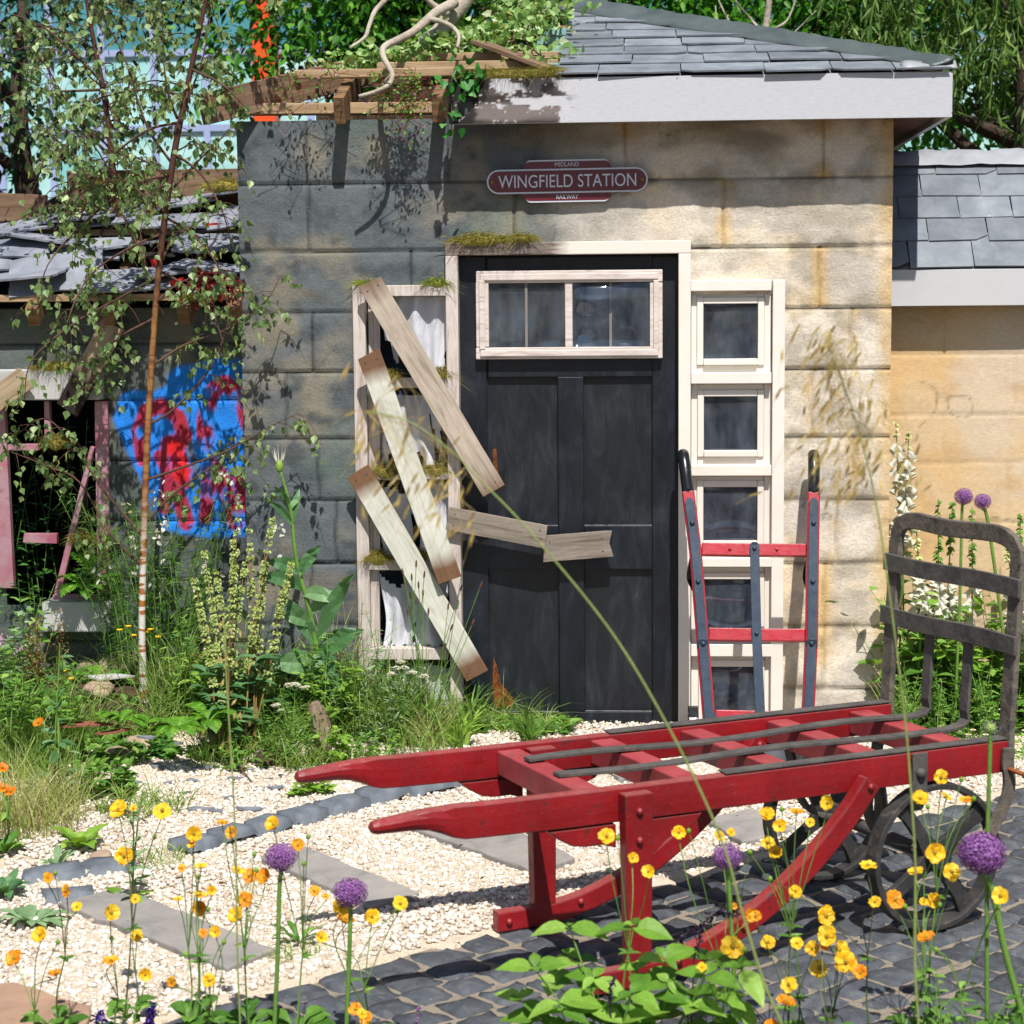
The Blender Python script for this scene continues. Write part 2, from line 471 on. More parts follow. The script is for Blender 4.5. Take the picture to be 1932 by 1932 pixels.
M['iron'] = surf('dark_iron', ['#3a3836', '#4d4a47', '#5c5751'], 14, 0.7, 0.8, 45, 0.005, spec=0.5, wear='#6a5644', wscale=18, wlo=0.6, whi=0.72)
M['ironrust'] = surf('rusty_iron', ['#423e3a', '#595249', '#6c6358', '#4b4641'], 12, 0.8, 0.9, 40, 0.006, wear='#373536', wscale=16, wlo=0.55, whi=0.66)
M['wheel'] = surf('black_wheel_iron', ['#222222', '#2f2e2d', '#3d3a37'], 14, 0.6, 0.6, 45, 0.004, spec=0.5, wear='#5e5248', wscale=16, wlo=0.58, whi=0.7)
M['rust'] = surf('rust', ['#6d3a1c', '#8a4d26', '#5c301a'], 20, 0.85, 0.6, 70, 0.003)
M['redgloss'] = redpaint('gloss_red_paint', '#8e1220', '#ab1c2c', .30, .64)
M['navy'] = surf('navy_iron_paint', ['#23303f', '#2a3848', '#324151'], 8, 0.35, 0.35, 40, 0.002, spec=0.5, wear='#6a7480', wscale=40, wlo=0.72, whi=0.8)
M['blackgl'] = surf('black_gloss', ['#0e0f11', '#15171a', '#1d1e21'], 8, 0.25, 0.4, 30, 0.003, spec=0.5, wear='#7d7672', wscale=22, wlo=0.70, whi=0.76)
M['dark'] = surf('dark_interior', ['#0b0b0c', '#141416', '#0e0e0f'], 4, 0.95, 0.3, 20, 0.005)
M['board'] = surf('blue_black_board', ['#29374a', '#354558', '#3e4d60'], 5, 0.8, 0.7, 45, 0.006)
M['cloth'] = surf('torn_cloth', ['#bdbfc8', '#cbccd2', '#c4c5cc'], 8, 0.9, 0.1, 200, 0.001)
M['maroon'] = surf('maroon_enamel', ['#561621', '#601a26', '#581723'], 3, 0.28, 0.03, 20, 0.001, spec=0.5)
M['signwhite'] = surf('white_enamel', ['#c3c8d6', '#ccd0dc', '#c6cad8'], 3, 0.3, 0.03, 20, 0.001, spec=0.5)
M['brass'] = surf('brass', ['#8a6a2c', '#a07f3c'], 6, 0.35, 0.1, 40, 0.001, metal=0.8)
M['soffit'] = surf('soffit_board', ['#5a3322', '#6d4029', '#4c2a1c'], 5, 0.85, 0.3, 50, 0.002)
M['redstrip'] = surf('red_strip', ['#b81414', '#c81a16'], 5, 0.5, 0.1, 40, 0.001)
M['teal'] = surf('teal_film', ['#1d7d86', '#3aa3a8', '#123f48'], 12, 0.5, 0.3, 40, 0.004)
M['rock'] = surf('rock', ['#7d6a58', '#9a8470', '#b29c86', '#6a5a4b'], 6, 0.9, 0.8, 22, 0.02)
M['tile'] = surf('clay_tile', ['#7a4636', '#8e5642', '#6b3f33'], 6, 0.85, 0.5, 40, 0.004)
M['stump'] = wood('driftwood', ['#5b4a3c', '#83705e', '#9b8874'], 'z', 2.5, 0.9, 0.7)
M['deadwood'] = surf('pale_bark', ['#8f8474', '#a99e8e', '#b9b0a2'], 9, 0.9, 0.9, 40, 0.012, stretch=(1, 1, 1), wear='#6d6152', wscale=12, wlo=0.58, whi=0.68)
M['twig'] = surf('twig_bark', ['#3c2c24', '#52392c', '#6a4a3a'], 9, 0.75, 0.4, 60, 0.003)
M['bark'] = surf('tree_bark', ['#3b3027', '#524437', '#2c241d'], 6, 0.9, 0.9, 20, 0.02)
# vegetation
M['birch'] = leafmat('birch_leaf', '#55703c', '#7a965a', '#aec088', 0.36, 0.42, 0.45)
M['catkin'] = leafmat('birch_catkin', '#8a9a45', '#a3b052', None, 0.2)
M['robinia'] = leafmat('robinia_leaf', '#2a5c16', '#4c9026', '#80b83a', 0.45)
M['shadeleaf'] = leafmat('shaded_tree_leaf', '#12301a', '#1c4424', '#346434', 0.25)  # shade on the rear trees is put into these dark greens
M['willow'] = leafmat('willow_leaf', '#3d6026', '#5f8236', '#93a95c', 0.35)
M['ivy'] = leafmat('ivy_leaf', '#5f8a3c', '#9aba6e', '#d0d8ac', 0.3)
M['ivydk'] = leafmat('ivy_leaf_dark', '#2b6a24', '#3f8a34', '#7fae66', 0.25)
M['grass'] = leafmat('grass_blade', '#5c7c32', '#8cac50', '#bcc484', 0.38)
M['grassdry'] = leafmat('dry_grass', '#93a356', '#b3b674', '#c4b488', 0.35)
M['leafgr'] = leafmat('herb_leaf', '#48752a', '#709c40', '#9cbe5e', 0.38)
M['leafdk'] = leafmat('dark_herb_leaf', '#2c5524', '#447834', '#62904a', 0.3)
M['leaflt'] = leafmat('pale_herb_leaf', '#6f9a34', '#8fb548', '#a9c860', 0.4)
M['broad'] = leafmat('broad_leaf', '#4f7d28', '#7ba63c', '#9cc058', 0.38)
M['fern'] = leafmat('fern_leaf', '#4f8a24', '#74a834', '#95bf4c', 0.4)
M['teasel'] = leafmat('teasel_leaf', '#3f6a3c', '#5d8656', '#7ea06e', 0.25)
M['silver'] = leafmat('silvery_leaf', '#6f8f62', '#8aa67a', '#9db48c', 0.25)
M['stem'] = leafmat('green_stem', '#4f7430', '#6f9440', '#86a654', 0.1)
M['stemdk'] = leafmat('dark_stem', '#3c4a22', '#55602e', '#6a5a34', 0.1)
M['stembr'] = leafmat('brown_stem', '#6f5230', '#86683c', '#98804c', 0.1)
M['dock'] = leafmat('dock_seed', '#7f9046', '#9aab5c', '#b4bd7c', 0.25)
M['moss'] = leafmat('moss', '#6d6a2a', '#968f45', '#b3a05c', 0.2, 0.9, 0.1)
M['mossgr'] = leafmat('green_moss', '#5f7526', '#8a9a3c', '#a59a50', 0.2, 0.9, 0.1)
M['straw'] = leafmat('oat_spikelet', '#b59c58', '#cdb878', '#9c7f48', 0.35)
M['strawgr'] = leafmat('oat_stem', '#7f9450', '#9aa862', '#b3ac70', 0.2)
M['yellow'] = leafmat('geum_petal', '#f3be1c', '#f7ca28', '#f8d440', 0.3, 0.5)
M['orange'] = leafmat('geum_petal_orange', '#ea8e1c', '#f0a824', '#f2b832', 0.3, 0.5)
M['deepor'] = leafmat('marigold_petal', '#e06a08', '#ee8410', '#f09018', 0.3, 0.5)
M['eye'] = leafmat('flower_eye', '#8a7a1a', '#a88a22', '#6b5a18', 0.1, 0.8)
M['allium'] = leafmat('allium_floret', '#7a4590', '#a066b0', '#c08ccb', 0.3)
M['alliumlt'] = leafmat('pale_allium', '#b0a0c0', '#cdbfd2', '#e0d5dc', 0.3)
M['purple'] = leafmat('purple_spike', '#1c1424', '#2e2238', '#45304c', 0.1)
M['violet'] = leafmat('violet_spike', '#2c1a6a', '#4a2a86', '#5a3a96', 0.2)
M['whitefl'] = leafmat('white_petal', '#cfcfc2', '#dcdcd2', '#e4e4da', 0.35)
M['creamfl'] = leafmat('cream_bud', '#b9c078', '#cdd29a', '#dcdcb4', 0.3)
M['redleaf'] = leafmat('red_stem_leaf', '#6a1f1c', '#8a2a24', '#a0503a', 0.25)
M['pinkfl'] = leafmat('pink_petal', '#b98ab0', '#cda2c2', '#d9b8cf', 0.3)
M['brownhd'] = leafmat('plantain_head', '#4a3526', '#63462f', '#7a5a3c', 0.1)
M['wallc'] = vcolmat('painted_stone', 0.85, 0.75, 75, 0.006, 0.22, 0.30, (1, 1, 1.25), 70)
M['wallc2'] = vcolmat('painted_stone_smooth', 0.85, 0.4, 80, 0.004, 0.25, 0.22, (1, 1, 2.0), 40)
M['graff'] = vcolmat('painted_wall', 0.75, 0.7, 80, 0.006, 0.3, 0.30, (1, 1, 1.6), 45)
M['burnt'] = vcolmat('fascia_paint', 0.7, 0.35, 60, 0.003, 0.3, 0.15, (1, 4, 6), 30)

def doorpaint(name, c0, c1, c2, c3):
    t = NT(name); v = t.coord('Object', (3, 1, 0.8)); v0 = t.coord('Object')
    n = t.noise(v, 5, 8, 0.7, 0.8); n2 = t.noise(v0, 3, 5, 0.6); n3 = t.noise(v0, 130, 2, 0.5); n4 = t.noise(t.coord('Object', (14, 1, 1)), 6, 8, 0.75)
    c = t.ramp(n, [(0.3, c0), (0.52, c1), (0.66, c2), (0.8, c3)])
    c = t.mix(t.ramp(n2, [(0.56, 0.0), (0.75, 0.20)]), c, '#4b4f58')
    c = t.mix(t.ramp(n4, [(0.62, 0.0), (0.76, 0.45)]), c, '#4a5468')
    c = t.mix(t.ramp(n3, [(0.76, 0.0), (0.80, 0.5)]), c, '#8c8c88')
    t.bump(n4, 0.25, 0.002)
    return t.done(c, t.ramp(n, [(0.3, 0.38), (0.7, 0.62)]), 0.45)
M['door'] = doorpaint('black_door_paint', '#070a11', '#0b111a', '#151d29', '#3c4656')
M['doorp'] = doorpaint('dusty_door_panel', '#0c0f13', '#14181d', '#20252b', '#474b50')

def glasspane(name, tint, refl=0.12, wav=0.25):
    t = NT(name); v = t.coord('Object', (1, 1, 1)); n = t.noise(v, 4, 2, 0.4, 0.8)
    bp = t.n('Bump'); bp.inputs['Strength'].default_value = wav; bp.inputs['Distance'].default_value = 0.05
    t.l(n, bp.inputs['Height'])
    gl = t.n('BsdfGlossy'); gl.inputs['Roughness'].default_value = 0.06; gl.inputs['Color'].default_value = (0.9, 0.93, 1, 1)
    t.l(bp.outputs[0], gl.inputs['Normal'])
    tr = t.n('BsdfTransparent'); tr.inputs['Color'].default_value = lin(tint)
    fr = t.n('Fresnel'); fr.inputs['IOR'].default_value = 1.5; t.l(bp.outputs[0], fr.inputs['Normal'])
    fac = t.math('ADD', t.math('MULTIPLY', fr.outputs[0], 0.9), refl)
    df = t.n('BsdfDiffuse'); df.inputs['Color'].default_value = (.42, .5, .62, 1); hz = t.n('MixShader'); t.l(t.ramp(t.noise(t.coord('Object', (3, 1, 1)), 5, 5), [(.35, .03), (.75, .16)]), hz.inputs[0]); t.l(tr.outputs[0], hz.inputs[1]); t.l(df.outputs[0], hz.inputs[2])
    mx = t.n('MixShader'); t.l(fac, mx.inputs[0]); t.l(hz.outputs[0], mx.inputs[1]); t.l(gl.outputs[0], mx.inputs[2])
    t.l(mx.outputs[0], t.out.inputs['Surface']); return t.m
M['pane'] = glasspane('window_film', (0.75, 0.79, 0.84), 0.03, 0.12)

def ruststain():
    t = NT('rust_stain'); n = t.noise(t.coord('Object', (1, 1, .5)), 22, 7, .75); n2 = t.noise(t.coord('Object'), 60, 4)
    t.done(t.ramp(n2, [(.3, '#5a2f1a'), (.7, '#96562c')]), .9, .1)
    tr = t.n('BsdfTransparent'); mx = t.n('MixShader'); t.l(t.ramp(n, [(.34, 0.0), (.48, .9)]), mx.inputs[0])
    t.l(tr.outputs[0], mx.inputs[1]); t.l(t.b.outputs[0], mx.inputs[2]); t.l(mx.outputs[0], t.out.inputs['Surface']); return t.m
M['ruststain'] = ruststain()

def birchbark():
    t = NT('birch_bark'); v = t.coord('Object', (1, 1, 1)); sx = t.n('SeparateXYZ'); t.l(v, sx.inputs[0])
    n = t.noise(t.coord('Object', (7, 7, 26)), 1.0, 4, 0.55, 0.6); n2 = t.noise(t.coord('Object', (10, 10, 60)), 2, 4)
    white = t.mix(t.ramp(n, [(0.50, 0.0), (0.55, 1.0)]), '#c9c4bc', '#9c6032')
    orange = t.mix(t.ramp(n, [(0.45, 0.0), (0.6, 1.0)]), '#94683a', '#6f4526')
    z = t.math('ADD', sx.outputs[2], t.math('MULTIPLY', n, 0.35))
    q = t.n('MapRange'); q.inputs[1].default_value = 0.75; q.inputs[2].default_value = 1.15; t.l(z, q.inputs[0])
    c = t.mix(q.outputs[0], white, orange)
    q2 = t.n('MapRange'); q2.inputs[1].default_value = 1.7; q2.inputs[2].default_value = 2.2; t.l(z, q2.inputs[0])
    c = t.mix(q2.outputs[0], c, '#4b2e24')
    c = t.mix(t.ramp(n2, [(0.62, 0.0), (0.66, 0.7)]), c, '#3a2a22')
    t.bump(n2, 0.3, 0.003); return t.done(c, 0.55, 0.35)
M['birchbark'] = birchbark()

def island_stone(name, cols):
    t = NT(name); g = t.n('NewGeometry'); k = len(cols)
    c = t.ramp(g.outputs['Random Per Island'], [(i/(k-1), q) for i, q in enumerate(cols)])
    n = t.noise(t.coord('Object'), 130, 4); c = t.mix(0.6, c, t.ramp(n, [(0.3, 0.75), (0.7, 1.08)]), 'MULTIPLY')
    t.bump(n, 0.3, 0.002); return t.done(c, 0.85, 0.2)
M['gravel'] = island_stone('gravel_stone', ['#a89a88', '#c8bcad', '#d6ccbf', '#ddd5ca', '#d0c5b7', '#bcab98', '#e2ddd5'])
# ------------------------------------------------------------------ ground
def edge_y(x):                       # back edge of the sett paving (a straight 45 degree line)
    return -2.86 + 0.96 * x
def mound(x, y):                     # planted rubble bed at the left, along the wall
    m = sstep(-0.2, -0.8, x) * sstep(-0.62, -0.15, y) * 0.15
    m = m + sstep(-1.1, -1.7, x) * sstep(-1.5, -0.6, y) * 0.05
    return m
mb = MB()
mb.add([(-90, -40, -0.05), (90, -40, -0.05), (90, 140, -0.05), (-90, 140, -0.05)], [(0, 1, 2, 3)])
tag(mb.build('ground', M['soil'], origin=(0, 0, -0.05)), None, None, kind='structure')
# gravel bed sheet (fine grit between the stones)
gx, gy = np.meshgrid(np.arange(-4.0, 5.01, 0.06), np.arange(-5.6, 1.2, 0.06), indexing='ij')
gz = mound(gx, gy) + 0.012*(fbm(gx*3, gy*3, 5)-0.5)
gz = np.where(gy < edge_y(gx) - 0.06, -0.06, gz)
nx, ny = gx.shape
idx = np.arange(nx*ny).reshape(nx, ny)
qf = np.stack([idx[:-1, :-1], idx[1:, :-1], idx[1:, 1:], idx[:-1, 1:]], -1).reshape(-1, 4)
cx, cy = gx[:-1, :-1].reshape(-1), gy[:-1, :-1].reshape(-1)
soilm = (mound(cx, cy) > 0.05) | (cy > 0.1)
mb = MB()
V_ = np.stack([gx, gy, gz], -1).reshape(-1, 3)
mb.add(V_, qf[~soilm], 0)
mb.f.setdefault((4, 1), []).append(qf[soilm])
tag(mb.build('gravel_bed', [M['grit'], M['soil']], smooth=True), None, None, kind='structure')

# slabs (old sleepers of stone let into the gravel)
def slab(label, pts, mat, th=0.05, up=0.022):
    P = [G(*p)[:2] for p in pts]
    # subdivide the outline and roughen it
    out = []
    for i in range(len(P)):
        a, b = P[i], P[(i+1) % len(P)]
        n = max(2, int(np.linalg.norm(b-a)/0.05))
        for k in range(n):
            q = a + (b-a)*k/n
            out.append(q + rng.normal(0, 0.0045, 2))
    mb = MB(); mb.poly(out, (0, 0, up-th), (1, 0, 0), (0, 1, 0), (0, 0, 1), th)
    return tag(mb.build('stone_slab', mat, bevel=0.006), label, 'stone slab', 'stone slabs laid like sleepers in the gravel')
slab_px = [[(492, 1628), (572, 1606), (795, 1695), (700, 1722)], [(752, 1562), (905, 1548), (1090, 1628), (1012, 1656)],
           [(112, 1715), (228, 1684), (518, 1802), (428, 1840)]]
slab('grey stone slab between the two purple allium heads on the gravel', slab_px[0], M['slab'])
slab('grey stone slab under the near red cart handle', slab_px[1], M['slab'])
slab('grey stone slab crossed by geum stems at the lower left', slab_px[2], M['slab'])
slab('brown stone slab in the bottom left corner', [(-90, 1872), (30, 1866), (170, 1912), (150, 1990), (-90, 1990)], M['slabbrown'])
slab('small grey stone slab under the middle of the red cart', [(1120, 1440), (1200, 1425), (1290, 1462), (1170, 1480)], M['slab'])
slab('grey stone slab behind the curved skid of the red cart', [(1330, 1555), (1420, 1535), (1500, 1572), (1400, 1600)], M['slab'])
SLABS = [np.array([G(*p)[:2] for p in s]) for s in slab_px]
def in_poly(x, y, P):
    c = np.zeros(x.shape, bool); n = len(P)
    for i in range(n):
        x1, y1 = P[i]; x2, y2 = P[(i+1) % n]
        k = ((y1 > y) != (y2 > y)) & (x < (x2-x1)*(y-y1)/(y2-y1+1e-12)+x1)
        c ^= k
    return c

# loose gravel
def gravel(n, x0, x1, y0, y1, s0, s1):
    x = rng.uniform(x0, x1, n); y = rng.uniform(y0, y1, n)
    px = 0.07*(fbm(x*2.5, y*2.5, 9)-0.5)
    keep = (y > edge_y(x) + 0.02 + px) & (mound(x, y) < 0.05) & (x > -1.3 - 0.25*(y+3))
    for S in SLABS: keep &= ~in_poly(x, y, S)
    keep &= ~((mound(x, y) > 0.02) & (rng.random(n) < 0.6))
    x, y = x[keep], y[keep]; k = len(x)
    s = rng.uniform(s0, s1, k) * rng.uniform(0.75, 1.25, k)
    sc = np.stack([s, s*rng.uniform(.55, 1, k), s*rng.uniform(.4, .75, k)], 1)
    a = rng.uniform(0, 6.28, k); b = rng.normal(0, 0.35, k)
    v = RC_V[None]*sc[:, None]*(1 + rng.normal(0, 0.13, (k, len(RC_V), 1)))
    ca, sa, cb, sb = np.cos(a)[:, None], np.sin(a)[:, None], np.cos(b)[:, None], np.sin(b)[:, None]
    X = v[..., 0]*cb + v[..., 2]*sb; Z = -v[..., 0]*sb + v[..., 2]*cb; Y = v[..., 1]
    v = np.stack([X*ca-Y*sa + x[:, None], X*sa+Y*ca + y[:, None], Z + (mound(x, y)+sc[:, 2]*rng.uniform(.2, 1.2, k))[:, None]], -1)
    f = (RC_F[None] + (np.arange(k)*len(RC_V))[:, None, None]).reshape(-1, 4)
    return v.reshape(-1, 3), f
mb = MB()
mb.add(*gravel(82000, -1.9, 2.8, -3.75, 0.15, 0.0046, 0.0094))
tag(mb.build('gravel', M['gravel'], smooth=True), 'cream coloured gravel spread between the paving and the hut', 'gravel', kind='stuff')

# setts: rows parallel to the 45 degree edge
ea = nrm(A(1, 0.96)); eb = A(-ea[1], ea[0])
org2 = A(0, edge_y(0))
mb = MB()
def sett(cx, cy, hl, hw, h, ang=None):
    n1 = 5
    # rounded-box top grid
    u = np.array([-1, -.93, -.45, .45, .93, 1]); uu, vv = np.meshgrid(u, u, indexing='ij')
    edge = np.maximum(np.abs(uu), np.abs(vv))
    z = np.where(edge > 0.95, -0.030, np.where(edge > 0.75, -0.003, 0.003)) + rng.normal(0, 0.0026, uu.shape)
    shr = np.where(edge > .95, 1.0, 0.96)
    tl = rng.normal(0, 0.018, 2)
    # pinch the corners so the stones look hand-cut
    cor = np.where((np.abs(uu) > .8) & (np.abs(vv) > .8), rng.uniform(.945, 1.0), 1.0)
    lx = uu*hl*shr*cor*(1+rng.normal(0, 0.03)*vv) + rng.normal(0, 0.0035, uu.shape)
    ly = vv*hw*shr*cor*(1+rng.normal(0, 0.035)*uu) + rng.normal(0, 0.0035, uu.shape)
    a = ea if ang is None else A(math.cos(ang), math.sin(ang)); b = A(-a[1], a[0])
    X = cx + lx*a[0] + ly*b[0]; Y = cy + lx*a[1] + ly*b[1]
    Z = h + z + tl[0]*lx + tl[1]*ly
    k = 6; I = np.arange(36).reshape(6, 6)
    f = np.stack([I[:-1, :-1], I[1:, :-1], I[1:, 1:], I[:-1, 1:]], -1).reshape(-1, 4)
    return np.stack([X, Y, Z], -1).reshape(-1, 3), f
row = 0; tpos = -0.062
while tpos > -3.2:
    w = rng.uniform(0.108, 0.128); s = -3.2 + rng.uniform(0, 0.2)
    while s < 3.6:
        L = rng.uniform(0.12, 0.175)
        c = org2 + ea*(s+L/2) + eb*(tpos - w/2 + 0.055 + rng.normal(0, 0.006))
        if -2.2 < c[0] < 4.2 and c[1] > -5.4:
            v, f = sett(c[0], c[1], L/2-0.0036, w/2-0.0036, 0.001 + rng.normal(0, 0.0032))
            mb.add(v, f)
        s += L
    tpos -= w; row += 1
tag(mb.build('sett_paving', M['sett'], smooth=True), None, None, kind='structure')
mb = MB()
p = [org2 + ea*(-4), org2 + ea*5, org2 + ea*5 - eb*4, org2 + ea*(-4) - eb*4]
nn = 90
uu, vv = np.meshgrid(np.linspace(-3.4, 4.2, nn*2), np.linspace(0.02, -3.3, nn), indexing='ij')
P2 = org2 + uu[..., None]*ea + vv[..., None]*eb
z = -0.009 + 0.010*(fbm(uu*9, vv*9, 31)-0.5)
I = np.arange(uu.size).reshape(uu.shape)
mb.add(np.stack([P2[..., 0], P2[..., 1], z], -1).reshape(-1, 3), np.stack([I[:-1, :-1], I[1:, :-1], I[1:, 1:], I[:-1, 1:]], -1).reshape(-1, 4)[:, ::-1])
tag(mb.build('joint_sand', M['mortar'], smooth=True), None, None, kind='structure')

# edging setts across the gravel
eline = catmull([G(*q)[:2] for q in ((335, 1612), (420, 1588), (520, 1562), (640, 1530), (720, 1508), (830, 1487), (930, 1470), (1075, 1446), (1230, 1420))], 30)
ed_ = np.concatenate([[0], np.cumsum(np.linalg.norm(np.diff(eline, axis=0), axis=1))]); s = 0.0
while s < ed_[-1]-.1:
    L = rng.uniform(.14, .22); c = [np.interp(s+L/2, ed_, eline[:, k]) for k in (0, 1)]; d = [np.interp(s+L, ed_, eline[:, k])-np.interp(s, ed_, eline[:, k]) for k in (0, 1)]
    mb = MB(); v, f = sett(c[0], c[1], L/2-.006, 0.062, 0.044+rng.normal(0, .004), math.atan2(d[1], d[0])); v[:, 2] = np.where(v[:, 2] < 0.012, -0.02, v[:, 2]); mb.add(v, f)
    tag(mb.build('edging_stone', M['kerb'], smooth=True), 'dark edging sett in the single curving row across the gravel', 'edging stone', 'dark setts in a row across the gravel'); s += L
for p, L, lab in (((100, 1655), .2, 'dark flat sett beside the pale rosette plant at the left'), ((205, 1640), .19, 'dark sett in gravel behind the grey-green mullein'), ((130, 1692), .16, 'dark pointed slate at the head of the lower left slab')):
    c = G(*p); mb = MB(); v, f = sett(c[0], c[1], L/2, 0.07, 0.026, 0.4); v[:, 2] = np.where(v[:, 2] < 0.02, -0.02, v[:, 2]); mb.add(v, f)
    tag(mb.build('edging_stone', M['kerb'], smooth=True), lab, 'edging stone')

# ------------------------------------------------------------------ painted stone walls
def stone_wall(x0, x1, z0, z1, courses, joints, colour, Y, holes=(), res=0.010, amp=0.008, seed=3, smoothw=1.0, gs=1.0):
    """courses: list of joint heights from the top; joints: per course list of x"""
    xs = np.arange(x0, x1 + 1e-6, res); zs = np.arange(z0, z1 + 1e-6, res)
    X, Z = np.meshgrid(xs, zs, indexing='ij')
    wob = 0.010*(fbm(X*4, Z*3+2, seed)-0.5)
    h = amp*.8*(fbm(X*11, Z*13, seed+1, 5)-0.5)*2 + amp*1.1*(fbm(X*2.4, Z*3.2, seed+2)-0.5)*2
    cs = [z1+0.3] + list(courses) + [z0-0.3]
    ci = np.zeros(X.shape, int)
    jd = np.full(X.shape, 9.0); under = np.full(X.shape, 9.0)
    for i, c in enumerate(courses):
        d = Z - (c + wob); jd = np.minimum(jd, np.abs(d)); under = np.where(d > 0, np.minimum(under, d), under)
        ci += (d < 0)
    jv = np.full(X.shape, 9.0)
    for i, js in enumerate(joints):
        for j in js:
            d = np.abs(X - (j + 0.006*(vnoise(Z*20, Z*0, seed+9)-0.5)))
            jv = np.where(ci == i, np.minimum(jv, d), jv)
    groove = 0.012*np.exp(-(jd/0.005)**2) + 0.010*np.exp(-(jv/0.005)**2)
    roll = 0.004*np.exp(-under/0.014) - 0.003*np.exp(-(np.clip(jd, 0, 1)/0.03)**2)
    face = h + roll*smoothw - groove*gs
    Yv = Y - face
    col = colour(X, Z, ci, jd, jv)
    I = np.arange(X.size).reshape(X.shape)
    F = np.stack([I[:-1, :-1], I[1:, :-1], I[1:, 1:], I[:-1, 1:]], -1).reshape(-1, 4)
    cx = (X[:-1, :-1] + res/2).reshape(-1); cz = (Z[:-1, :-1] + res/2).reshape(-1)
    k = np.ones(len(F), bool)
    for (a, b, c, d) in holes: k &= ~((cx > a) & (cx < b) & (cz > c) & (cz < d))
    mb = MB(); mb.add(np.stack([X, Yv, Z], -1).reshape(-1, 3), F[k], 0, col.reshape(-1, 3))
    return mb

def L3(h): return np.array(hx(h)[:3])
COURSES = [2.28, 2.003, 1.748, 1.500, 1.219, .957, .693, .426, .165]
JOINTS = [[-.845, -.25, .48, 1.285], [-.84, .02, .88], [-.415, .35, 1.27], [-.835, 1.4], [1.25, -.95], [-.82, 1.42], [-.75, 1.35], [-.86, 1.3], [-.9, 1.3], [-.8]]
def hutcol(X, Z, ci, jd, jv):
    a = fbm(X*5, Z*5, 41); b = fbm(X*11, Z*13, 47); c3 = fbm(X*3, Z*4, 53); st = fbm(X*2.2, Z*9, 59)
    t = sstep(-.05, .70, X + 0.55*(c3-0.5) + 0.12*(Z-2.2))
    g = L3('#5f6568')*(1-0) ; g = np.broadcast_to(g, X.shape + (3,)).copy()
    g = g + (L3('#7f7a6e')-g)*sstep(.50, .75, a)[..., None]
    g = g + (L3('#474e53')-g)*(0.85*sstep(.52, .78, b))[..., None]
    g = g + (L3('#5f6f66')-g)*(0.6*sstep(.50, .72, c3))[..., None]
    g = g + (L3('#857a66')-g)*(0.45*sstep(.62, .8, st))[..., None]
    w = np.broadcast_to(L3('#dacfbe'), X.shape + (3,)).copy()
    w = w + (L3('#d9c095')-w)*(0.5*sstep(.46, .74, a))[..., None]
    w = w + (L3('#c2b9ae')-w)*(0.9*sstep(.48, .66, c3))[..., None]
    w = w + (L3('#b3aa9d')-w)*(0.7*sstep(.54, .74, b))[..., None]
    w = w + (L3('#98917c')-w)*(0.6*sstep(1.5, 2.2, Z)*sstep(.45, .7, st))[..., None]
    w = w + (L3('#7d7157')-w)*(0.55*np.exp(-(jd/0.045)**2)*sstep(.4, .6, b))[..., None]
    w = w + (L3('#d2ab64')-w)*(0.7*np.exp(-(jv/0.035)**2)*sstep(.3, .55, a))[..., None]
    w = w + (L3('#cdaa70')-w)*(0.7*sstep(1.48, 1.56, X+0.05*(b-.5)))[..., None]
    # brown under the eaves: weathered paint, with the eave shade painted in
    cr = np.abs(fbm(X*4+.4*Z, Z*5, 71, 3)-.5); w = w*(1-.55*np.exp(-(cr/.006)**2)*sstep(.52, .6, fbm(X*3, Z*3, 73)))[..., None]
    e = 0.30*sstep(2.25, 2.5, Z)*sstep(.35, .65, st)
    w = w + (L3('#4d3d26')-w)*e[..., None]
    c = g + (w-g)*t[..., None]
    j = np.exp(-(jd/0.0055)**2) + np.exp(-(jv/0.006)**2)*(1-.45*t)
    return c*(1-0.62*np.clip(j, 0, 1))[..., None]
DX0, DX1, DZ1 = -.215, .70, 1.985
hut = thing('station_hut', 'small stone built station hut with half ruined slate roof and black door', 'hut', (0.2, 0, 0))
WX0, WX1, WZ1 = -1.135, 1.565, 2.545
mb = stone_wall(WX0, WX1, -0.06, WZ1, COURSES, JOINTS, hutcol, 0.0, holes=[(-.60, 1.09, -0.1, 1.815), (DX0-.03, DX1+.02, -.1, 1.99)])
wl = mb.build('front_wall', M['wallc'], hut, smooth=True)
M['side'] = surf('side_stone', ['#7b776c', '#94886f', '#6d6c66'], 4, 0.9, 0.6, 40, 0.01)
for c0, c1 in (((WX0+.002, .035, -.06), (WX0+.12, 2.7, WZ1-.01)), ((WX1-.12, .035, -.06), (WX1-.002, 2.7, WZ1-.01)), ((WX0+.12, 2.58, -.06), (WX1-.12, 2.7, WZ1))): MB().box(c0, c1).build('side_wall', M['side'], hut)
mb = MB(); mb.poly([(-1.0, -.04), (1.43, -.04), (1.43, 2.69), (.6, 2.93), (-.2, 2.93), (-1.0, 2.69)], (0, 1.2, 0), (1, 0, 0), (0, 0, 1), (0, 1, 0), .03)
mb.build('inner_screen', M['soil'], hut)

# ---- roof: low pyramid, right half slated, left half burnt to the timbers
EX0, EX1, EYF = Q(372, 205, -.2)[0], Q(1797, 170, -.2)[0], -.2
EZ0, EZ1 = 2.500, 2.677
RC = (EX0+EX1)/2; HALF = (EX1-EX0)/2; APZ = 3.15; APY = EYF + HALF
SL = (APZ-EZ1)/HALF
def roofz(y): return EZ1 + (y-EYF)*SL
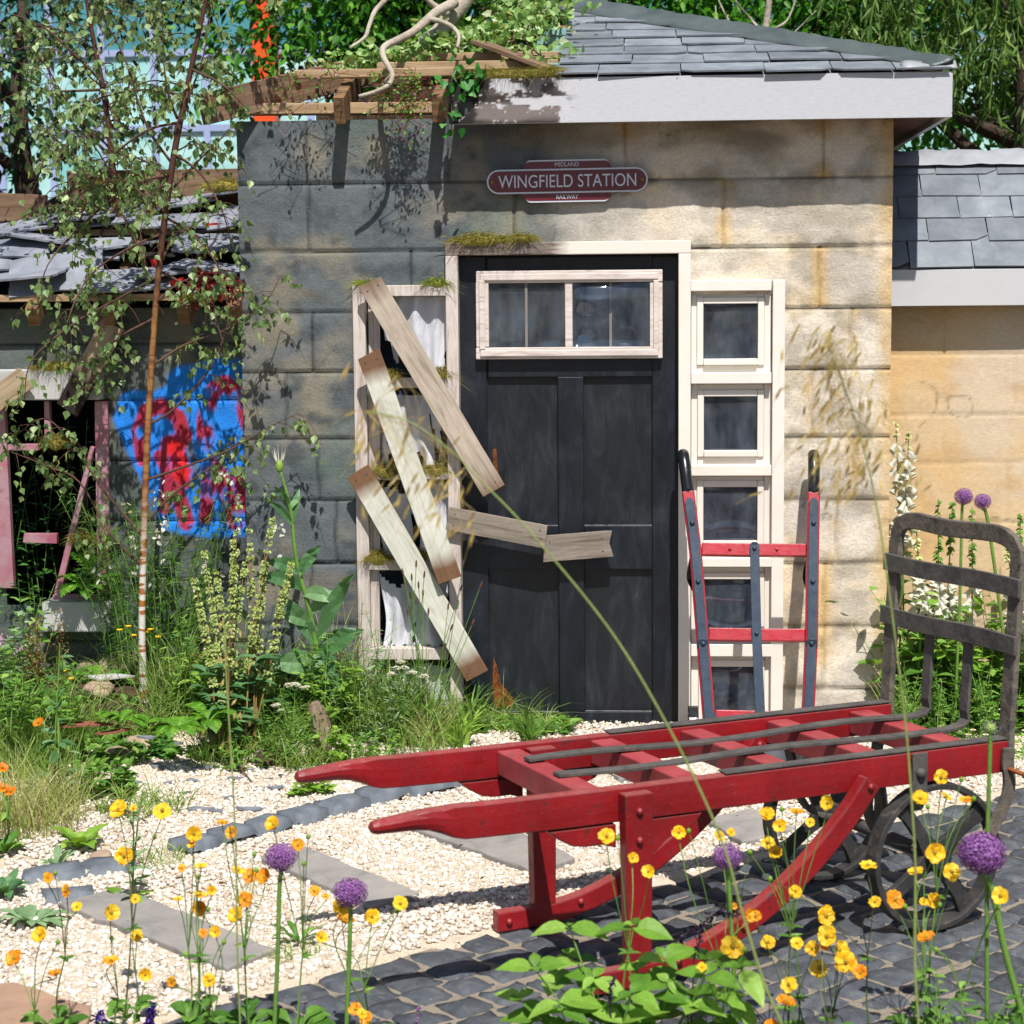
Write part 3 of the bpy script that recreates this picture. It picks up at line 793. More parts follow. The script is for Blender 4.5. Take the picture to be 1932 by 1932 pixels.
# fascia : vertical board 25 mm thick, char on the left end
def fascia(name, x0, x1, z0, z1, Y, colfn, parent, th=0.025):
    xs = np.linspace(x0, x1, int((x1-x0)/0.006)); zs = np.linspace(z0, z1, 34)
    X, Z = np.meshgrid(xs, zs, indexing='ij'); I = np.arange(X.size).reshape(X.shape)
    F = np.stack([I[:-1, :-1], I[1:, :-1], I[1:, 1:], I[:-1, 1:]], -1).reshape(-1, 4)
    C = colfn(X, Z); mb = MB()
    mb.add(np.stack([X, 0*X+Y, Z], -1).reshape(-1, 3), F, 0, C.reshape(-1, 3))
    e = .0
    mb.add([(x0, Y, z0), (x1, Y, z0), (x1, Y+th, z0), (x0, Y+th, z0), (x0, Y, z1), (x1, Y, z1), (x1, Y+th, z1), (x0, Y+th, z1)], [b for b in BOXF if b != (0,1,5,4)], 0, (.5, .5, .5))
    return mb.build(name, M['burnt'], parent, smooth=False)
FX0 = Q(846, 190, -.2)[0]
def fcol(X, Z):
    u = X - FX0
    t = sstep(.41, .53, u + .14*(fbm(X*9, Z*9, 71)-.5))
    wh = np.broadcast_to(L3('#b9babf'), X.shape+(3,)).copy()
    br = L3('#3a322f') + (L3('#766c69')-L3('#3a322f'))*sstep(.35, .65, fbm(X*3, Z*20, 73))[..., None]
    pk = sstep(.525, .54, fbm(X*7+3, Z*17, 75, 5))
    br = br + (L3('#bdbcc0')-br)*pk[..., None]
    ch = sstep(.47, .56, fbm(X*7, Z*9, 77)+.28*sstep(.14, .0, u))
    br = br + (L3('#141313')-br)*(ch*.9)[..., None]
    ck = np.exp(-((Z-(EZ1-.085-.03*(fbm(X*9, Z*0, 78)-.5)))/0.003)**2)*sstep(.18, .10, u)
    br = br*(1-.9*ck)[..., None]
    sp = (fbm(X*80, Z*80, 79, 2) > .80)
    br = np.where(sp[..., None], L3('#b9a9a6'), br)
    nail = (vnoise(X*60, Z*60, 80) > .987)
    wh = np.where(nail[..., None], L3('#5a5a5a'), wh)
    return br + (wh-br)*t[..., None]
fascia('front_fascia', FX0, EX1, EZ0, EZ1, EYF, fcol, hut)
mb = MB()
mb.box((EX1-.022, EYF+.0255, EZ0), (EX1, EYF+2*HALF, EZ1)); mb.build('side_fascia', M['white'], hut)
mb = MB(); mb.box((WX1+.003, EYF+.03, EZ0+.02), (EX1-.0225, EYF+2*HALF-.03, EZ0+.035)); mb.build('soffit', M['soffit'], hut)
mb = MB(); mb.box((FX0+.01, EYF+.028, EZ0+.05), (EX1-.025, -.01, EZ0+.065)); mb.build('soffit', M['soffit'], hut)

# slates on the right half (one part: the slate cladding)
def clip(poly, a, b, c):              # keep a*x+b*y+c >= 0
    out = []
    for i in range(len(poly)):
        p, q = poly[i], poly[(i+1) % len(poly)]
        dp, dq = a*p[0]+b*p[1]+c, a*q[0]+b*q[1]+c
        if dp >= 0: out.append(p)
        if dp*dq < 0:
            t = dp/(dp-dq); out.append((p[0]+(q[0]-p[0])*t, p[1]+(q[1]-p[1])*t))
    return out
def slates(mb, fo, fu, fv, fn, rows, width, xa, xb, clips=(), th=0.007, gap=0.004, lift=0.010, over=1.6, jit=0.006, loss=0.0):
    """rows: list of v (slope distance of each lower edge); slates overlap upwards"""
    for r in range(len(rows)-1):
        v0 = rows[r]; ex = rows[r+1]-v0
        x = xa - rng.uniform(0, 1)*width*(0.5 if r % 2 else 1.0)
        while x < xb:
            w = width*rng.uniform(.8, 1.15)
            p = [(x+gap/2, v0+rng.normal(0, jit)), (x+w-gap/2, v0+rng.normal(0, jit)), (x+w-gap/2+rng.normal(0, .002), v0+ex*over), (x+gap/2+rng.normal(0, .002), v0+ex*over)]
            k = rng.uniform(0.02, .05)          # one knocked-off corner now and then
            if rng.random() < .25: p = [(p[0][0]+k, p[0][1]), p[1], p[2], p[3], (p[0][0], p[0][1]+k*.6)]
            elif rng.random() < .25: p = [p[0], (p[1][0]-k, p[1][1]), (p[1][0], p[1][1]+k*.6), p[2], p[3]]
            p = clip(clip(p, 1, 0, -xa), -1, 0, xb)
            for c in clips: p = clip(p, *c) if len(p) > 2 else p
            x += w
            if len(p) < 3 or rng.random() < loss: continue
            p = np.array(p); lz = lift*rng.uniform(.6, 1.5) ; tl = rng.normal(0, .006)
            h = lambda q: lz*(1-(q[:, 1]-v0)/(ex*over)) + 0.004 + tl*(q[:, 0]-p[:, 0].mean())
            a = fo + p[:, :1]*fu + p[:, 1:]*fv + h(p)[:, None]*fn
            b = a + fn*th; n = len(p)
            mb.add(np.concatenate([a, b]), [tuple(range(n))[::-1], tuple(range(n, 2*n))] + [(i, (i+1) % n, n+(i+1) % n, n+i) for i in range(n)])
CUT = Q(1058, 100, .1)[0]
fv = nrm(A(0, 1, SL)); fn = nrm(A(0, -SL, 1)); LS = HALF*math.hypot(1, SL)
mb = MB(); rows = list(np.linspace(-.014, LS*.93, 9))
slates(mb, A(0, EYF, EZ1), A(1, 0, 0), fv, fn, rows, .29, CUT, EX1, clips=[(-1, -HALF/LS, EX1-.02)], lift=.012)
mb.build('roof_slates', M['slate'], hut)
mb = MB()                              # boarding below the slates, and the right slope
b0, b1 = A(CUT, EYF+.01, EZ1-.004), A(EX1-.01, EYF+.01, EZ1-.004); ap = A(RC, APY, APZ-.012)
cz = A(CUT, EYF+(EX1-CUT), roofz(EYF+EX1-CUT)-.012)
mb.add([b0, b1, cz], [(0, 1, 2)]); mb.add([b1, A(EX1-.01, EYF+2*HALF-.01, EZ1-.004), ap], [(0, 1, 2)])
mb.add([A(EX1-.01, EYF+2*HALF-.01, EZ1-.004), A(RC, EYF+2*HALF-.01, EZ1-.004), ap], [(0, 1, 2)])
mb.build('roof_boarding', M['slatedk'], hut)
# membrane over the hip
def hip(t, off, h):                   # t: 0 at eave corner, 1 apex
    c = A(EX1, EYF, EZ1)*(1-t) + A(RC, APY, APZ)*t
    d = A(-1, -1, 0)/math.sqrt(2) if off > 0 else A(1, 1, 0)/math.sqrt(2)
    p = c + A(-1, 0, 0)*off if off >= 0 else c + A(0, 1, 0)*(-off)
    return p + A(0, 0, h)
ts = np.linspace(-.004, 1.0, 70); os_ = np.array([-.16, -.08, 0, .045, .09, .15, .21])
T_, O_ = np.meshgrid(ts, os_, indexing='ij')
V_ = np.array([[hip(t, o*(1 if o < 0 else min(1, .45+t*.75)) + .003*math.sin(t*37+o*20), .046 - .022*abs(o)/.2 + .0018*math.sin(t*61+o*9)+.0022*rng.normal() + (.012 if o == 0 else 0)) for o in os_] for t in ts])
I = np.arange(T_.size).reshape(T_.shape)
mb = MB(); mb.add(V_.reshape(-1, 3), np.stack([I[:-1, :-1], I[1:, :-1], I[1:, 1:], I[:-1, 1:]], -1).reshape(-1, 4))
o = mb.build('hip_membrane', M['lead'], hut, smooth=True); s_ = o.modifiers.new('thick', 'SOLIDIFY'); s_.thickness = .006
mb = MB()                             # folded pale lead end over the corner
pts = np.array([[(EX1-.20+.215*i/10, EYF-.012-.006*math.sin(i*1.3)+(.0 if j < 2 else .03*(j-1)), EZ1+.006+.003*math.sin(i*.9)+(.008 if j == 1 else .014*j)) for j in range(4)] for i in range(11)])
I = np.arange(44).reshape(11, 4); mb.add(pts.reshape(-1, 3), np.stack([I[:-1, :-1], I[1:, :-1], I[1:, 1:], I[:-1, 1:]], -1).reshape(-1, 4))
o = mb.build('lead_fold', M['leadlt'], hut, smooth=True); s_ = o.modifiers.new('thick', 'SOLIDIFY'); s_.thickness = .006

# exposed timbers of the ruined half
def board(name, a, b, w, h, mat, parent, side=(0, 0, 1), bev=.003, **kw):
    """a straight timber from a to b as an own rotated object so that its grain follows it"""
    a, b = A(*a), A(*b); c = (a+b)/2; d = nrm(b-a); L = np.linalg.norm(b-a)
    s = nrm(np.asarray(side, float)-d*np.dot(side, d)); y = np.cross(s, d)
    mb = MB(); mb.box((-L/2, -w/2, -h/2), (L/2, w/2, h/2))
    o = mb.build(name, mat, None, bevel=bev, origin=(0, 0, 0))
    off = OFF[parent.name] if parent is not None else A(0, 0, 0)
    o.matrix_world = Matrix(((d[0], y[0], s[0], c[0]-off[0]), (d[1], y[1], s[1], c[1]-off[1]), (d[2], y[2], s[2], c[2]-off[2]), (0, 0, 0, 1)))
    if parent is not None: o.parent = parent
    OFF[o.name] = c
    return o
board('wall_plate', Q(456, 207, .035), Q(838, 204, .035), .09, .045, M['timber'], hut)
hc = A(EX0+.02, EYF+.02, EZ0+.075)
board('hip_rafter', hc, hc + (A(RC-.05, APY-.05, APZ-.06)-hc)*.42, .055, .125, M['timberdk'], hut)
for i, xp in enumerate((641, 826)):
    x = Q(xp, 190, -.15)[0]; y1 = EYF + (x-EX0)
    board('rafter', (x, EYF+.03, EZ1-.115), (x, y1-.03, roofz(y1)-.115), .045, .11, M['timbery'], hut)
for xp in (935, 1040):
    x = Q(xp, 160, 0)[0]; y1 = min(EYF + (x-EX0), APY)
    board('rafter', (x, EYF+.04, EZ1-.115), (x, y1-.03, roofz(y1)-.115), .045, .11, M['timbery'], hut)
def zrow(py, px=900):                 # roof-slope y seen at photo row py
    n = A(0, -SL, 1); return on_plane(px, py, (0, EYF, EZ1), n)
for (xa, ya, xb, yb, h) in ((556, 141, 857, 142, .034), (712, 127, 1054, 126, .036), (735, 110, 1054, 109, .032)):
    Yb = {.034: .0, .036: .10, .032: .26}[h]; pa, pb = Q(xa, ya, Yb), Q(xb, yb, Yb); pb[2] = pa[2]
    board('roof_batten', pa, pb, .05, h, M['timber'], hut)
for (xa, xb, py) in ((1005, 1075, 57), (1012, 1075, 73), (1038, 1075, 89), (1027, 1075, 123)):
    pa, pb = zrow(py, xa), zrow(py, xb); pb[1:] = pa[1:]
    board('roof_batten', pa+A(0, 0, -.012), pb+A(0, 0, -.012), .05, .035, M['turq'], hut)
board('broken_board', zrow(108, 905)+A(0, .0, .06), zrow(130, 1090)+A(-.1, 0, .0), .10, .02, M['timberdk'], hut)
board('broken_board', Q(912, 92, .75), Q(972, 74, .65), .03, .09, M['timberdk'], hut)
board('broken_board', Q(800, 96, .4), Q(870, 86, .5), .03, .05, M['timberdk'], hut)
mb = MB()                              # roofing felt still lying under the burnt half
q0, q1 = zrow(112, 700), zrow(30, 1060)
def rp(x, y, dz): return A(x, y, roofz(y)+dz)
mb.add([rp(EX0+.55, EYF+.50, -.13), rp(CUT, EYF+.42, -.13), rp(CUT, APY-.1, -.13), rp(RC-.1, APY-.1, -.13)], [(0, 1, 2, 3)])
mb.build('roof_underlay', M['soil'], hut)

# ---- door frame, door, windows
def film(r, Y, name, parent, sd, k=.6):      # slack plastic film in place of glass
    a = Q(r[0], (r[1]+r[3])/2, Y); b = Q(r[2], (r[1]+r[3])/2, Y); z1 = Q((r[0]+r[2])/2, r[1], Y)[2]; z0 = Q((r[0]+r[2])/2, r[3], Y)[2]
    X, Z = np.meshgrid(np.linspace(a[0], b[0], 40), np.linspace(z0, z1, 40), indexing='ij')
    u, v = (X-a[0])/(b[0]-a[0]), (Z-z0)/(z1-z0); e = np.minimum(np.minimum(u, 1-u), np.minimum(v, 1-v))
    h = (fbm(X*6+sd*3.7, Z*6+sd*1.9, 600+sd, 1)-.5)*.014*k
    if sd in (2, 3): h = h + .006*np.exp(-((v-.17-.12*np.sin(u*3.1)*(1 if sd == 2 else -1))/.05)**2)
    if sd == 8: h = h + .020*np.exp(-((u-.25)**2/.06+(v-.75)**2/.05)) - .014*np.exp(-((u-.15)**2/.03+(v-.1)**2/.02)) - .010*np.exp(-((u-.7)**2/.02+(v-.1)**2/.02))
    h = h*sstep(0, .08, e); I = np.arange(X.size).reshape(X.shape)
    mb = MB(); mb.add(np.stack([X, Y-h, Z], -1).reshape(-1, 3), np.stack([I[:-1, :-1], I[1:, :-1], I[1:, 1:], I[:-1, 1:]], -1).reshape(-1, 4)); return mb.build(name, M['pane'], parent, smooth=True)
def pbox(mb, x0, y0, x1, y1, Y, depth, mi=0):     # box whose front face (at Y) spans the photo rectangle
    a = Q((x0+x1)/2, y0, Y); b = Q((x0+x1)/2, y1, Y); l = Q(x0, (y0+y1)/2, Y)[0]; r = Q(x1, (y0+y1)/2, Y)[0]
    return mb.box((l, Y, b[2]), (r, Y+depth, a[2]), mi)
def part(name, rects, mat, parent, bev=.003, **kw):
    mb = MB()
    for r in rects: pbox(mb, *r)
    return mb.build(name, mat, parent, bevel=bev, **kw)
fr_l, fr_r = Q(845, 900, -.03)[0], Q(1303, 900, -.03)[0]
frin_l, frin_r = Q(868, 900, -.03)[0], Q(1280, 900, -.03)[0]
fz1, fz0 = Q(1070, 456, -.03)[2], Q(1070, 480, -.03)[2]
dfr = None
mb = MB(); mb.box((fr_l, -.035, fz0), (fr_r, .06, fz1))
def headcol():
    t = NT('door_head_paint'); v = t.coord('Object'); sx = t.n('SeparateXYZ'); t.l(v, sx.inputs[0])
    n = t.noise(t.coord('Object', (2, 8, 20)), 5, 6); q = t.n('MapRange'); q.inputs[1].default_value = -.03; q.inputs[2].default_value = .05
    t.l(t.math('ADD', sx.outputs[0], t.math('MULTIPLY', t.math('SUBTRACT', n, .5), .12)), q.inputs[0])
    c = t.mix(q.outputs[0], t.ramp(n, [(.3, '#4d423d'), (.7, '#8b7d75')]), '#d9d1c6'); t.bump(n, .3, .002); return t.done(c, .6, .3)
M['doorhead'] = headcol()
head = mb.build('door_frame', M['doorhead'], hut, bevel=.003)
mb = MB(); mb.box((fr_l, -.034, -.05), (frin_l, .06, fz0-.0005)); mb.build('frame_jamb', M['frameold'], hut, bevel=.003)
mb = MB(); mb.box((frin_r, -.034, -.05), (fr_r, .06, fz0-.0005)); mb.build('frame_jamb', M['cream'], hut, bevel=.003)
DY = .055
door = None
mb = MB(); mb.box((frin_l-.01, DY, -.03), (frin_r+.01, DY+.045, fz0+.01), 1)

def dr(x0, y0, x1, y1): pbox(mb, x0, y0, x1, y1, DY-.022, .0215)
# stiles, rails and muntins standing proud of the flat panels
for r in ((869, 484, 920, 1380), (1231, 484, 1279, 1380), (1054, 711, 1102, 1342)): dr(*r)
for r in ((920.3, 484, 1230.7, 711), (920.3, 992, 1053.7, 1074), (1102.3, 992, 1230.7, 1074), (920.3, 1343, 1230.7, 1380)): dr(*r)
door = mb.build('door', [M['door'], M['doorp']], hut, bevel=.003)
mb = MB()
for r in ((924, 716, 928, 986), (1047, 716, 1051, 986)): pass
tx = (898, 509, 1250, 677)
mb = MB()
for (a, b, c, d) in ((898, 510, 1250, 533), (898, 655, 1250, 677), (898, 533.2, 922, 654.8), (1226, 533.2, 1250, 654.8)):
    pbox(mb, a, b, c, d, DY-.055, .0325)
for (a, b, c, d) in ((906, 516, 1242, 528), (906, 660, 1242, 672), (904, 528.2, 915, 659.8), (1233, 528.2, 1243, 659.8)):
    pbox(mb, a, b, c, d, DY-.063, .0075)
pbox(mb, 1066, 533.2, 1080, 654.8, DY-.051, .028)
tf = mb.build('transom_frame', wood('transom_paint', ['#9d8d86', '#cbbcb4', '#d8cdc6', '#b3a29a'], 'x', 4, .7, .35), door, bevel=.003)
for i_, (a, b) in enumerate(((922, 1066), (1080, 1226))): film((a, 533.3, b, 654.7), DY-.036, 'transom_glass', door, 7+i_, .9 if i_ else .5)
mb = MB(); pbox(mb, 923, 534, 1225, 654, DY-.0235, .001); mb.build('transom_back', M['board'], door)
mb = MB()
for x in (993, 1152): pbox(mb, x-2.5, 534, x+2.5, 654, DY-.042, .004)
mb.build('glazing_bar', surf('bar_grey', ['#6d6a66', '#827e79'], 8, .7, .2), door)
mb = MB()
for (a, b, c) in ((921, 1053, 990.5), (1103, 1230, 990), (924, 1054, 1341.5), (1105, 1230, 1340.5)): pbox(mb, a, c, b, c+1.6, DY-.0232, .001)
mb.build('panel_edge_glint', surf('edge_glint', ['#5b5d60', '#85868a', '#3a3c40'], 30, .7, 0), door)  # pale strips paint the light caught along each panel's lower edge
# rust marks low on the left panels
mb = MB()
for pts in ([(931, 1240), (936, 1252), (946, 1290), (962, 1310), (972, 1322), (966, 1334), (934, 1336), (929, 1300)], [(930, 848), (936, 846), (938, 872), (941, 900), (931, 884)]):
    P = [Q(x, y, DY-.0006) for x, y in pts]; n = len(P)
    mb.add(P, [tuple(range(n))])
mb.build('rust_stain', M['ruststain'], door)

# right-hand window of five lights
win = None
mb = MB()
RY = -.030
for r in ((1456, 528, 1479, 1400),): pbox(mb, *r, RY, .06)
pbox(mb, 1303.6, 528, 1455.7, 549, RY-.002, .06)
rails = [(703, 724), (878, 898), (1053, 1070), (1216, 1239)]
for a, b in rails: pbox(mb, 1304, a, 1455.7, b, RY-.004, .06)
win = mb.build('side_window', M['cream'], hut, bevel=.003)
lights = [(1327, 573, 1430, 677), (1328, 748, 1429, 850), (1327, 919, 1429, 1021), (1328, 1093, 1430, 1190), (1330, 1258, 1430, 1350)]
tops = [549] + [b for a, b in rails]; bots = [a for a, b in rails] + [1372]
for i, (x0, y0, x1, y1) in enumerate(lights):
    mb = MB(); t, b = tops[i]+.3, bots[i]-.3
    # stepped casing: outer board, then moulded casement
    for k, (g, Y) in enumerate(((22, RY+.036), (12, RY+.020))):
        X0, X1, Y0, Y1 = x0-g, x1+g, max(t, y0-g-2), min(b, y1+g-2)
        h = 10 if k == 0 else 12
        if k == 0:
            X0, X1, Y0, Y1 = 1304, 1455.5, t, b
            pbox(mb, X0, Y0, x0-12, Y1, Y, .03); pbox(mb, x1+12, Y0, X1, Y1, Y, .03)
            pbox(mb, x0-11.8, Y0, x1+11.8, y0-12, Y, .03); pbox(mb, x0-11.8, y1+12, x1+11.8, Y1, Y, .03)
        else:
            pbox(mb, x0-12, y0-12, x0, y1+12, Y+.006, .03); pbox(mb, x1, y0-12, x1+12, y1+12, Y+.006, .03)
            pbox(mb, x0+.2, y0-12, x1-.2, y0, Y+.006, .03); pbox(mb, x0+.2, y1, x1-.2, y1+12, Y-.004, .03)
    mb.build('casement', M['cream'], win, bevel=.003)
    film((x0-1, y0-1, x1+1, y1+1), RY+.044, 'pane', win, i)
mb = MB(); pbox(mb, 1300, 540, 1460, 1372, .065, .02); mb.build('back_board', M['board'], win)

# left-hand window: broken, with torn cloth
mb = MB()
pbox(mb, 671.5, 538, 695, 1380, RY, .06)
for a, b in ((538, 559), (713, 732), (893, 905), (1057, 1076), (1223, 1245)): pbox(mb, 695.3, a, 844.5, b, RY-.003, .06)
bw = mb.build('broken_window', M['frameold'], hut, bevel=.003)
lt = [(559, 713), (732, 893), (905, 1057), (1076, 1223), (1245, 1370)]
mb = MB()
for a, b in lt: pbox(mb, 695.5, a+.5, 716, b-.5, RY+.03, .02)
mb.build('casement', M['frameold'], bw)
mb = MB(); pbox(mb, 690, 545, 850, 1376, .14, .02); mb.build('back_board', M['board'], bw)
for i, (a, b) in enumerate(lt):
    n, m = 46, 24
    z1 = Q(770, a, .03)[2]; z0 = Q(770, b, .03)[2]; x0 = Q(718, 800, .03)[0]; x1 = Q(846, 800, .03)[0]
    u, v = np.meshgrid(np.linspace(0, 1, n), np.linspace(0, 1, m), indexing='ij')
    ph = rng.uniform(0, 6)
    fold = .012*np.sin(u*24+ph+2*np.sin(v*3)) + .010*np.sin(u*11+ph*2+v*1.5) + .006*(fbm(u*9, v*9, 90+i)-.5)
    X = x0+(x1-x0)*u + .012*np.sin(v*5+u*4+ph); Z = z1-(z1-z0)*v*(1-.05*np.sin(u*19+ph)**2); Y = .025 + fold
    I = np.arange(X.size).reshape(X.shape); F = np.stack([I[:-1, :-1], I[1:, :-1], I[1:, 1:], I[:-1, 1:]], -1).reshape(-1, 4)
    cu, cv = u[:-1, :-1].reshape(-1), v[:-1, :-1].reshape(-1)
    if i == 0: k = ((cu > .62) & (cv < .98)) | ((cu > .1) & (cv < .84-.22*np.abs(np.sin(cu*15))))
    elif i == 1: k = (cu > .06) & (cu < .74) & (cv > .08) & (cv < .97-.2*np.sin(cu*9)**2) | (cu > .72) & (cv < .55+.3*np.sin(cu*40)) | (cu < .15) & (cv > .5)
    elif i == 2: k = (cu < .42) & (cv > .05+.3*cu) | (cu > .52) & (cv > .03)
    elif i == 3: k = (cv > .03+.15*np.abs(np.sin(cu*7))) & (cu < .9) | (cu > .3) & (cv < .7)
    else: k = (cv > .02+.3*np.abs(cu-.65)) & (cv < .97)
    hole = fbm(cu*6+i, cv*5, 97) > .74
    mb = MB(); mb.add(np.stack([X, Y, Z], -1).reshape(-1, 3), F[k & ~hole])
    mb.build('torn_curtain', M['cloth'], bw, smooth=True)
# ------------------------------------------------------------------ ruined left annexe
YL = .12
annL = thing('ruined_annexe', 'low ruined annexe with broken slates and pink window left of the hut', 'annexe', (-2.1, YL, 0))
LX0, LX1 = -3.6, WX0-.004
wx0, wx1 = Q(4, 900, YL)[0], Q(192, 900, YL)[0]
wz1, wz0 = Q(100, 740, YL)[2], Q(140, 1140, YL)[2]
def thick_poly(P, X, Z, w):
    d = np.full(X.shape, 9.0)
    for i in range(len(P)-1):
        a, b = P[i], P[i+1]; ab = b-a; t = np.clip(((X-a[0])*ab[0]+(Z-a[1])*ab[1])/(ab@ab), 0, 1)
        d = np.minimum(d, np.hypot(X-a[0]-t*ab[0], Z-a[1]-t*ab[1]))
    return sstep(w, w*.72, d)
def gp(pts): return np.array([Q(x, y, YL)[[0, 2]] for x, y in pts])
def graffcol(X, Z, ci, jd, jv):
    a = fbm(X*5, Z*5, 141); b = fbm(X*9, Z*12, 147); c3 = fbm(X*3, Z*4, 153)
    g = np.broadcast_to(L3('#5a615e'), X.shape+(3,)).copy()
    g = g + (L3('#6a6a5c')-g)*sstep(.5, .75, a)[..., None]
    g = g + (L3('#3a4142')-g)*(.85*sstep(.5, .75, b))[..., None]
    g = g + (L3('#4c5c50')-g)*(.6*sstep(.5, .72, c3))[..., None]
    j = np.exp(-(jd/.005)**2) + .8*np.exp(-(jv/.005)**2)
    g = g*(1-.5*np.clip(j, 0, 1))[..., None]
    Xn, Zn = X + .012*(fbm(X*13, Z*13, 161)-.5), Z + .02*(fbm(X*13, Z*13, 163)-.5)
    bl = np.zeros(X.shape)
    for st, w in (([(345, 720), (400, 705), (470, 705)], .075), ([(250, 765), (300, 770), (350, 740)], .075), ([(245, 790), (262, 830), (285, 880), (305, 930), (330, 975), (400, 985), (470, 980)], .080),
                  ([(300, 800), (330, 900), (350, 960)], .10), ([(390, 760), (420, 880), (430, 960)], .12), ([(460, 720), (465, 980)], .07)):
        bl = np.maximum(bl, thick_poly(gp(st), Xn, Zn, w))
    rd = np.zeros(X.shape)
    for st, w in (([(270, 868), (262, 815), (275, 778), (305, 766), (335, 785), (348, 820)], .038), ([(348, 820), (335, 850), (305, 862), (330, 910), (352, 985)], .040),
                  ([(325, 840), (345, 900)], .060), ([(318, 870), (310, 960)], .03),
                  ([(392, 870), (386, 800), (395, 745), (425, 722), (455, 745), (468, 800)], .042), ([(392, 870), (420, 905), (445, 985)], .042), ([(396, 905), (388, 975)], .035), ([(450, 900), (468, 960)], .03)):
        rd = np.maximum(rd, thick_poly(gp(st), Xn, Zn, w))
    br = thick_poly(gp([(330, 845), (342, 890)]), Xn, Zn, .045)
    sp = .85+.3*fbm(X*30, Z*30, 165)
    rd = rd*sstep(.26, .38, fbm(X*11+2, Z*8, 167)); g = g + (L3('#1480e4')*sp[..., None]-g)*(bl*.95)[..., None]
    g = g + (L3('#a81c2a')*sp[..., None]-g)*(rd*.95)[..., None]
    g = g + (L3('#d81a1c')-g)*(br*.9)[..., None]
    return g*(1-.35*np.clip(np.exp(-(jd/.005)**2), 0, 1))[..., None]
CL = [1.62, 1.38, 1.12, .86, .60, .33, .08]
JL = [[-1.9], [-2.05, -1.55], [-1.75], [-1.45], [-1.7], [-1.5], [-1.65], [-1.4]]
mb = stone_wall(LX0, LX1, -.06, 1.80, CL, JL, graffcol, YL, holes=[(wx0, wx1, wz0, wz1)], amp=.006, seed=23)
mb.build('front_wall', M['graff'], annL, smooth=True)
mb = MB()
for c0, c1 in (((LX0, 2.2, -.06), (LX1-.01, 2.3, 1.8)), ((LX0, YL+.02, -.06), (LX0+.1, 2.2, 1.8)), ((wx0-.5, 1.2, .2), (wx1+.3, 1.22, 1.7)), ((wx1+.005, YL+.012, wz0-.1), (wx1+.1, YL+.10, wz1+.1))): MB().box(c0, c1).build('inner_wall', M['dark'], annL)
mb = MB(); pbox(mb, -20, 697, 190, 755, YL-.055, .14); mb.build('lintel', M['grey'], annL, bevel=.006)
mb = MB(); pbox(mb, 79, 1136, 208, 1193, YL-.10, .16); mb.build('sill', M['grey'], annL, bevel=.008)
pw = None
mb = MB()
def qb(mb, pts, Y, th):              # free quadrilateral bar from photo corners
    P = [Q(x, y, Y) for x, y in pts]; mb.hexa(P[::1], [p + A(0, th, 0) for p in P])
pw = MB()
qb(pw, [(178, 757), (203, 757), (208, 1120), (184, 1120)], YL-.02, .05)
pw = pw.build('window_frame', M['pink'], annL, bevel=.003)
for pts, Y in (([(-12, 757), (8, 757), (26, 1110), (-8, 1110)], YL-.02), ([(83, 757), (92, 757), (97, 838), (84, 838)], YL), ([(10, 838), (72, 838), (72, 850), (10, 850)], YL),
               ([(170, 842), (178, 845), (112, 1130), (99, 1130)], YL-.01), ([(45, 1007), (107, 1007), (107, 1026), (43, 1024)], YL-.01), ([(100, 1122), (184, 1122), (184, 1136), (96, 1136)], YL-.02)):
    m2 = MB(); qb(m2, pts, Y, .035); m2.build('glazing_bar', M['pink'], pw, bevel=.002)
# roof: slipping slates on a 38 degree slope
REZ, REY = Q(200, 566, YL-.16)[2], YL-.16
RGZ = Q(290, 372, .75)[2]; slp = (RGZ-REZ)/(.75-REY)
fv2 = nrm(A(0, 1, slp)); fn2 = nrm(A(0, -slp, 1)); LS2 = math.hypot(.75-REY, RGZ-REZ)
mb = MB()
def loose(px, py, w, h, ang, tilt, mat=0):
    tilt = tilt*1.3+rng.normal(0, .10); ang = ang+rng.normal(0, .08); c = on_plane(px, py, (0, REY, REZ), (0, -slp, 1)) + fn2*(.02+.05*abs(tilt))
    ca, sa = math.cos(ang), math.sin(ang); ex = A(1, 0, 0)*ca + fv2*sa; ey = -A(1, 0, 0)*sa + fv2*ca
    nn_ = nrm(fn2 + ey*tilt + ex*rng.normal(0, .08)); ey = np.cross(nn_, ex); ex = np.cross(ey, nn_)
    n = 26; out = []
    for k in range(4):
        a, b = [(-w/2, -h/2), (w/2, -h/2), (w/2, h/2), (-w/2, h/2)][k], [(w/2, -h/2), (w/2, h/2), (-w/2, h/2), (-w/2, -h/2)][k]
        for t in np.linspace(0, 1, 7)[:-1]: out.append((a[0]+(b[0]-a[0])*t+rng.normal(0, .006), a[1]+(b[1]-a[1])*t+rng.normal(0, .006)))
    mb.poly(out, c, ex, ey, nn_, .009)
for q in ((20, 478, .42, .20, -.05, .1), (30, 535, .46, .22, -.12, .15), (110, 530, .40, .22, .12, -.25), (160, 480, .40, .2, .05, .1), (205, 420, .36, .2, -.15, .05), (150, 430, .34, .18, .1, .35),
          (250, 540, .34, .22, .2, .2), (330, 525, .34, .2, .16, .3), (395, 470, .30, .2, .12, .1), (260, 480, .30, .2, -.25, .4), (330, 430, .32, .2, -.05, .1), (410, 425, .28, .19, .1, .05), (395, 520, .3, .2, -.2, .2),
          (440, 385, .26, .18, .5, .4),  (360, 392, .26, .16, .05, .05), (90, 465, .34, .2, -.25, .3), (40, 440, .34, .18, .1, .1), (-60, 500, .4, .25, .1, .1), (-120, 470, .4, .25, .0, .1), (-150, 540, .5, .25, .1, .1)):
    loose(*q)
mb.build('roof_slates', M['slatedk'], annL)
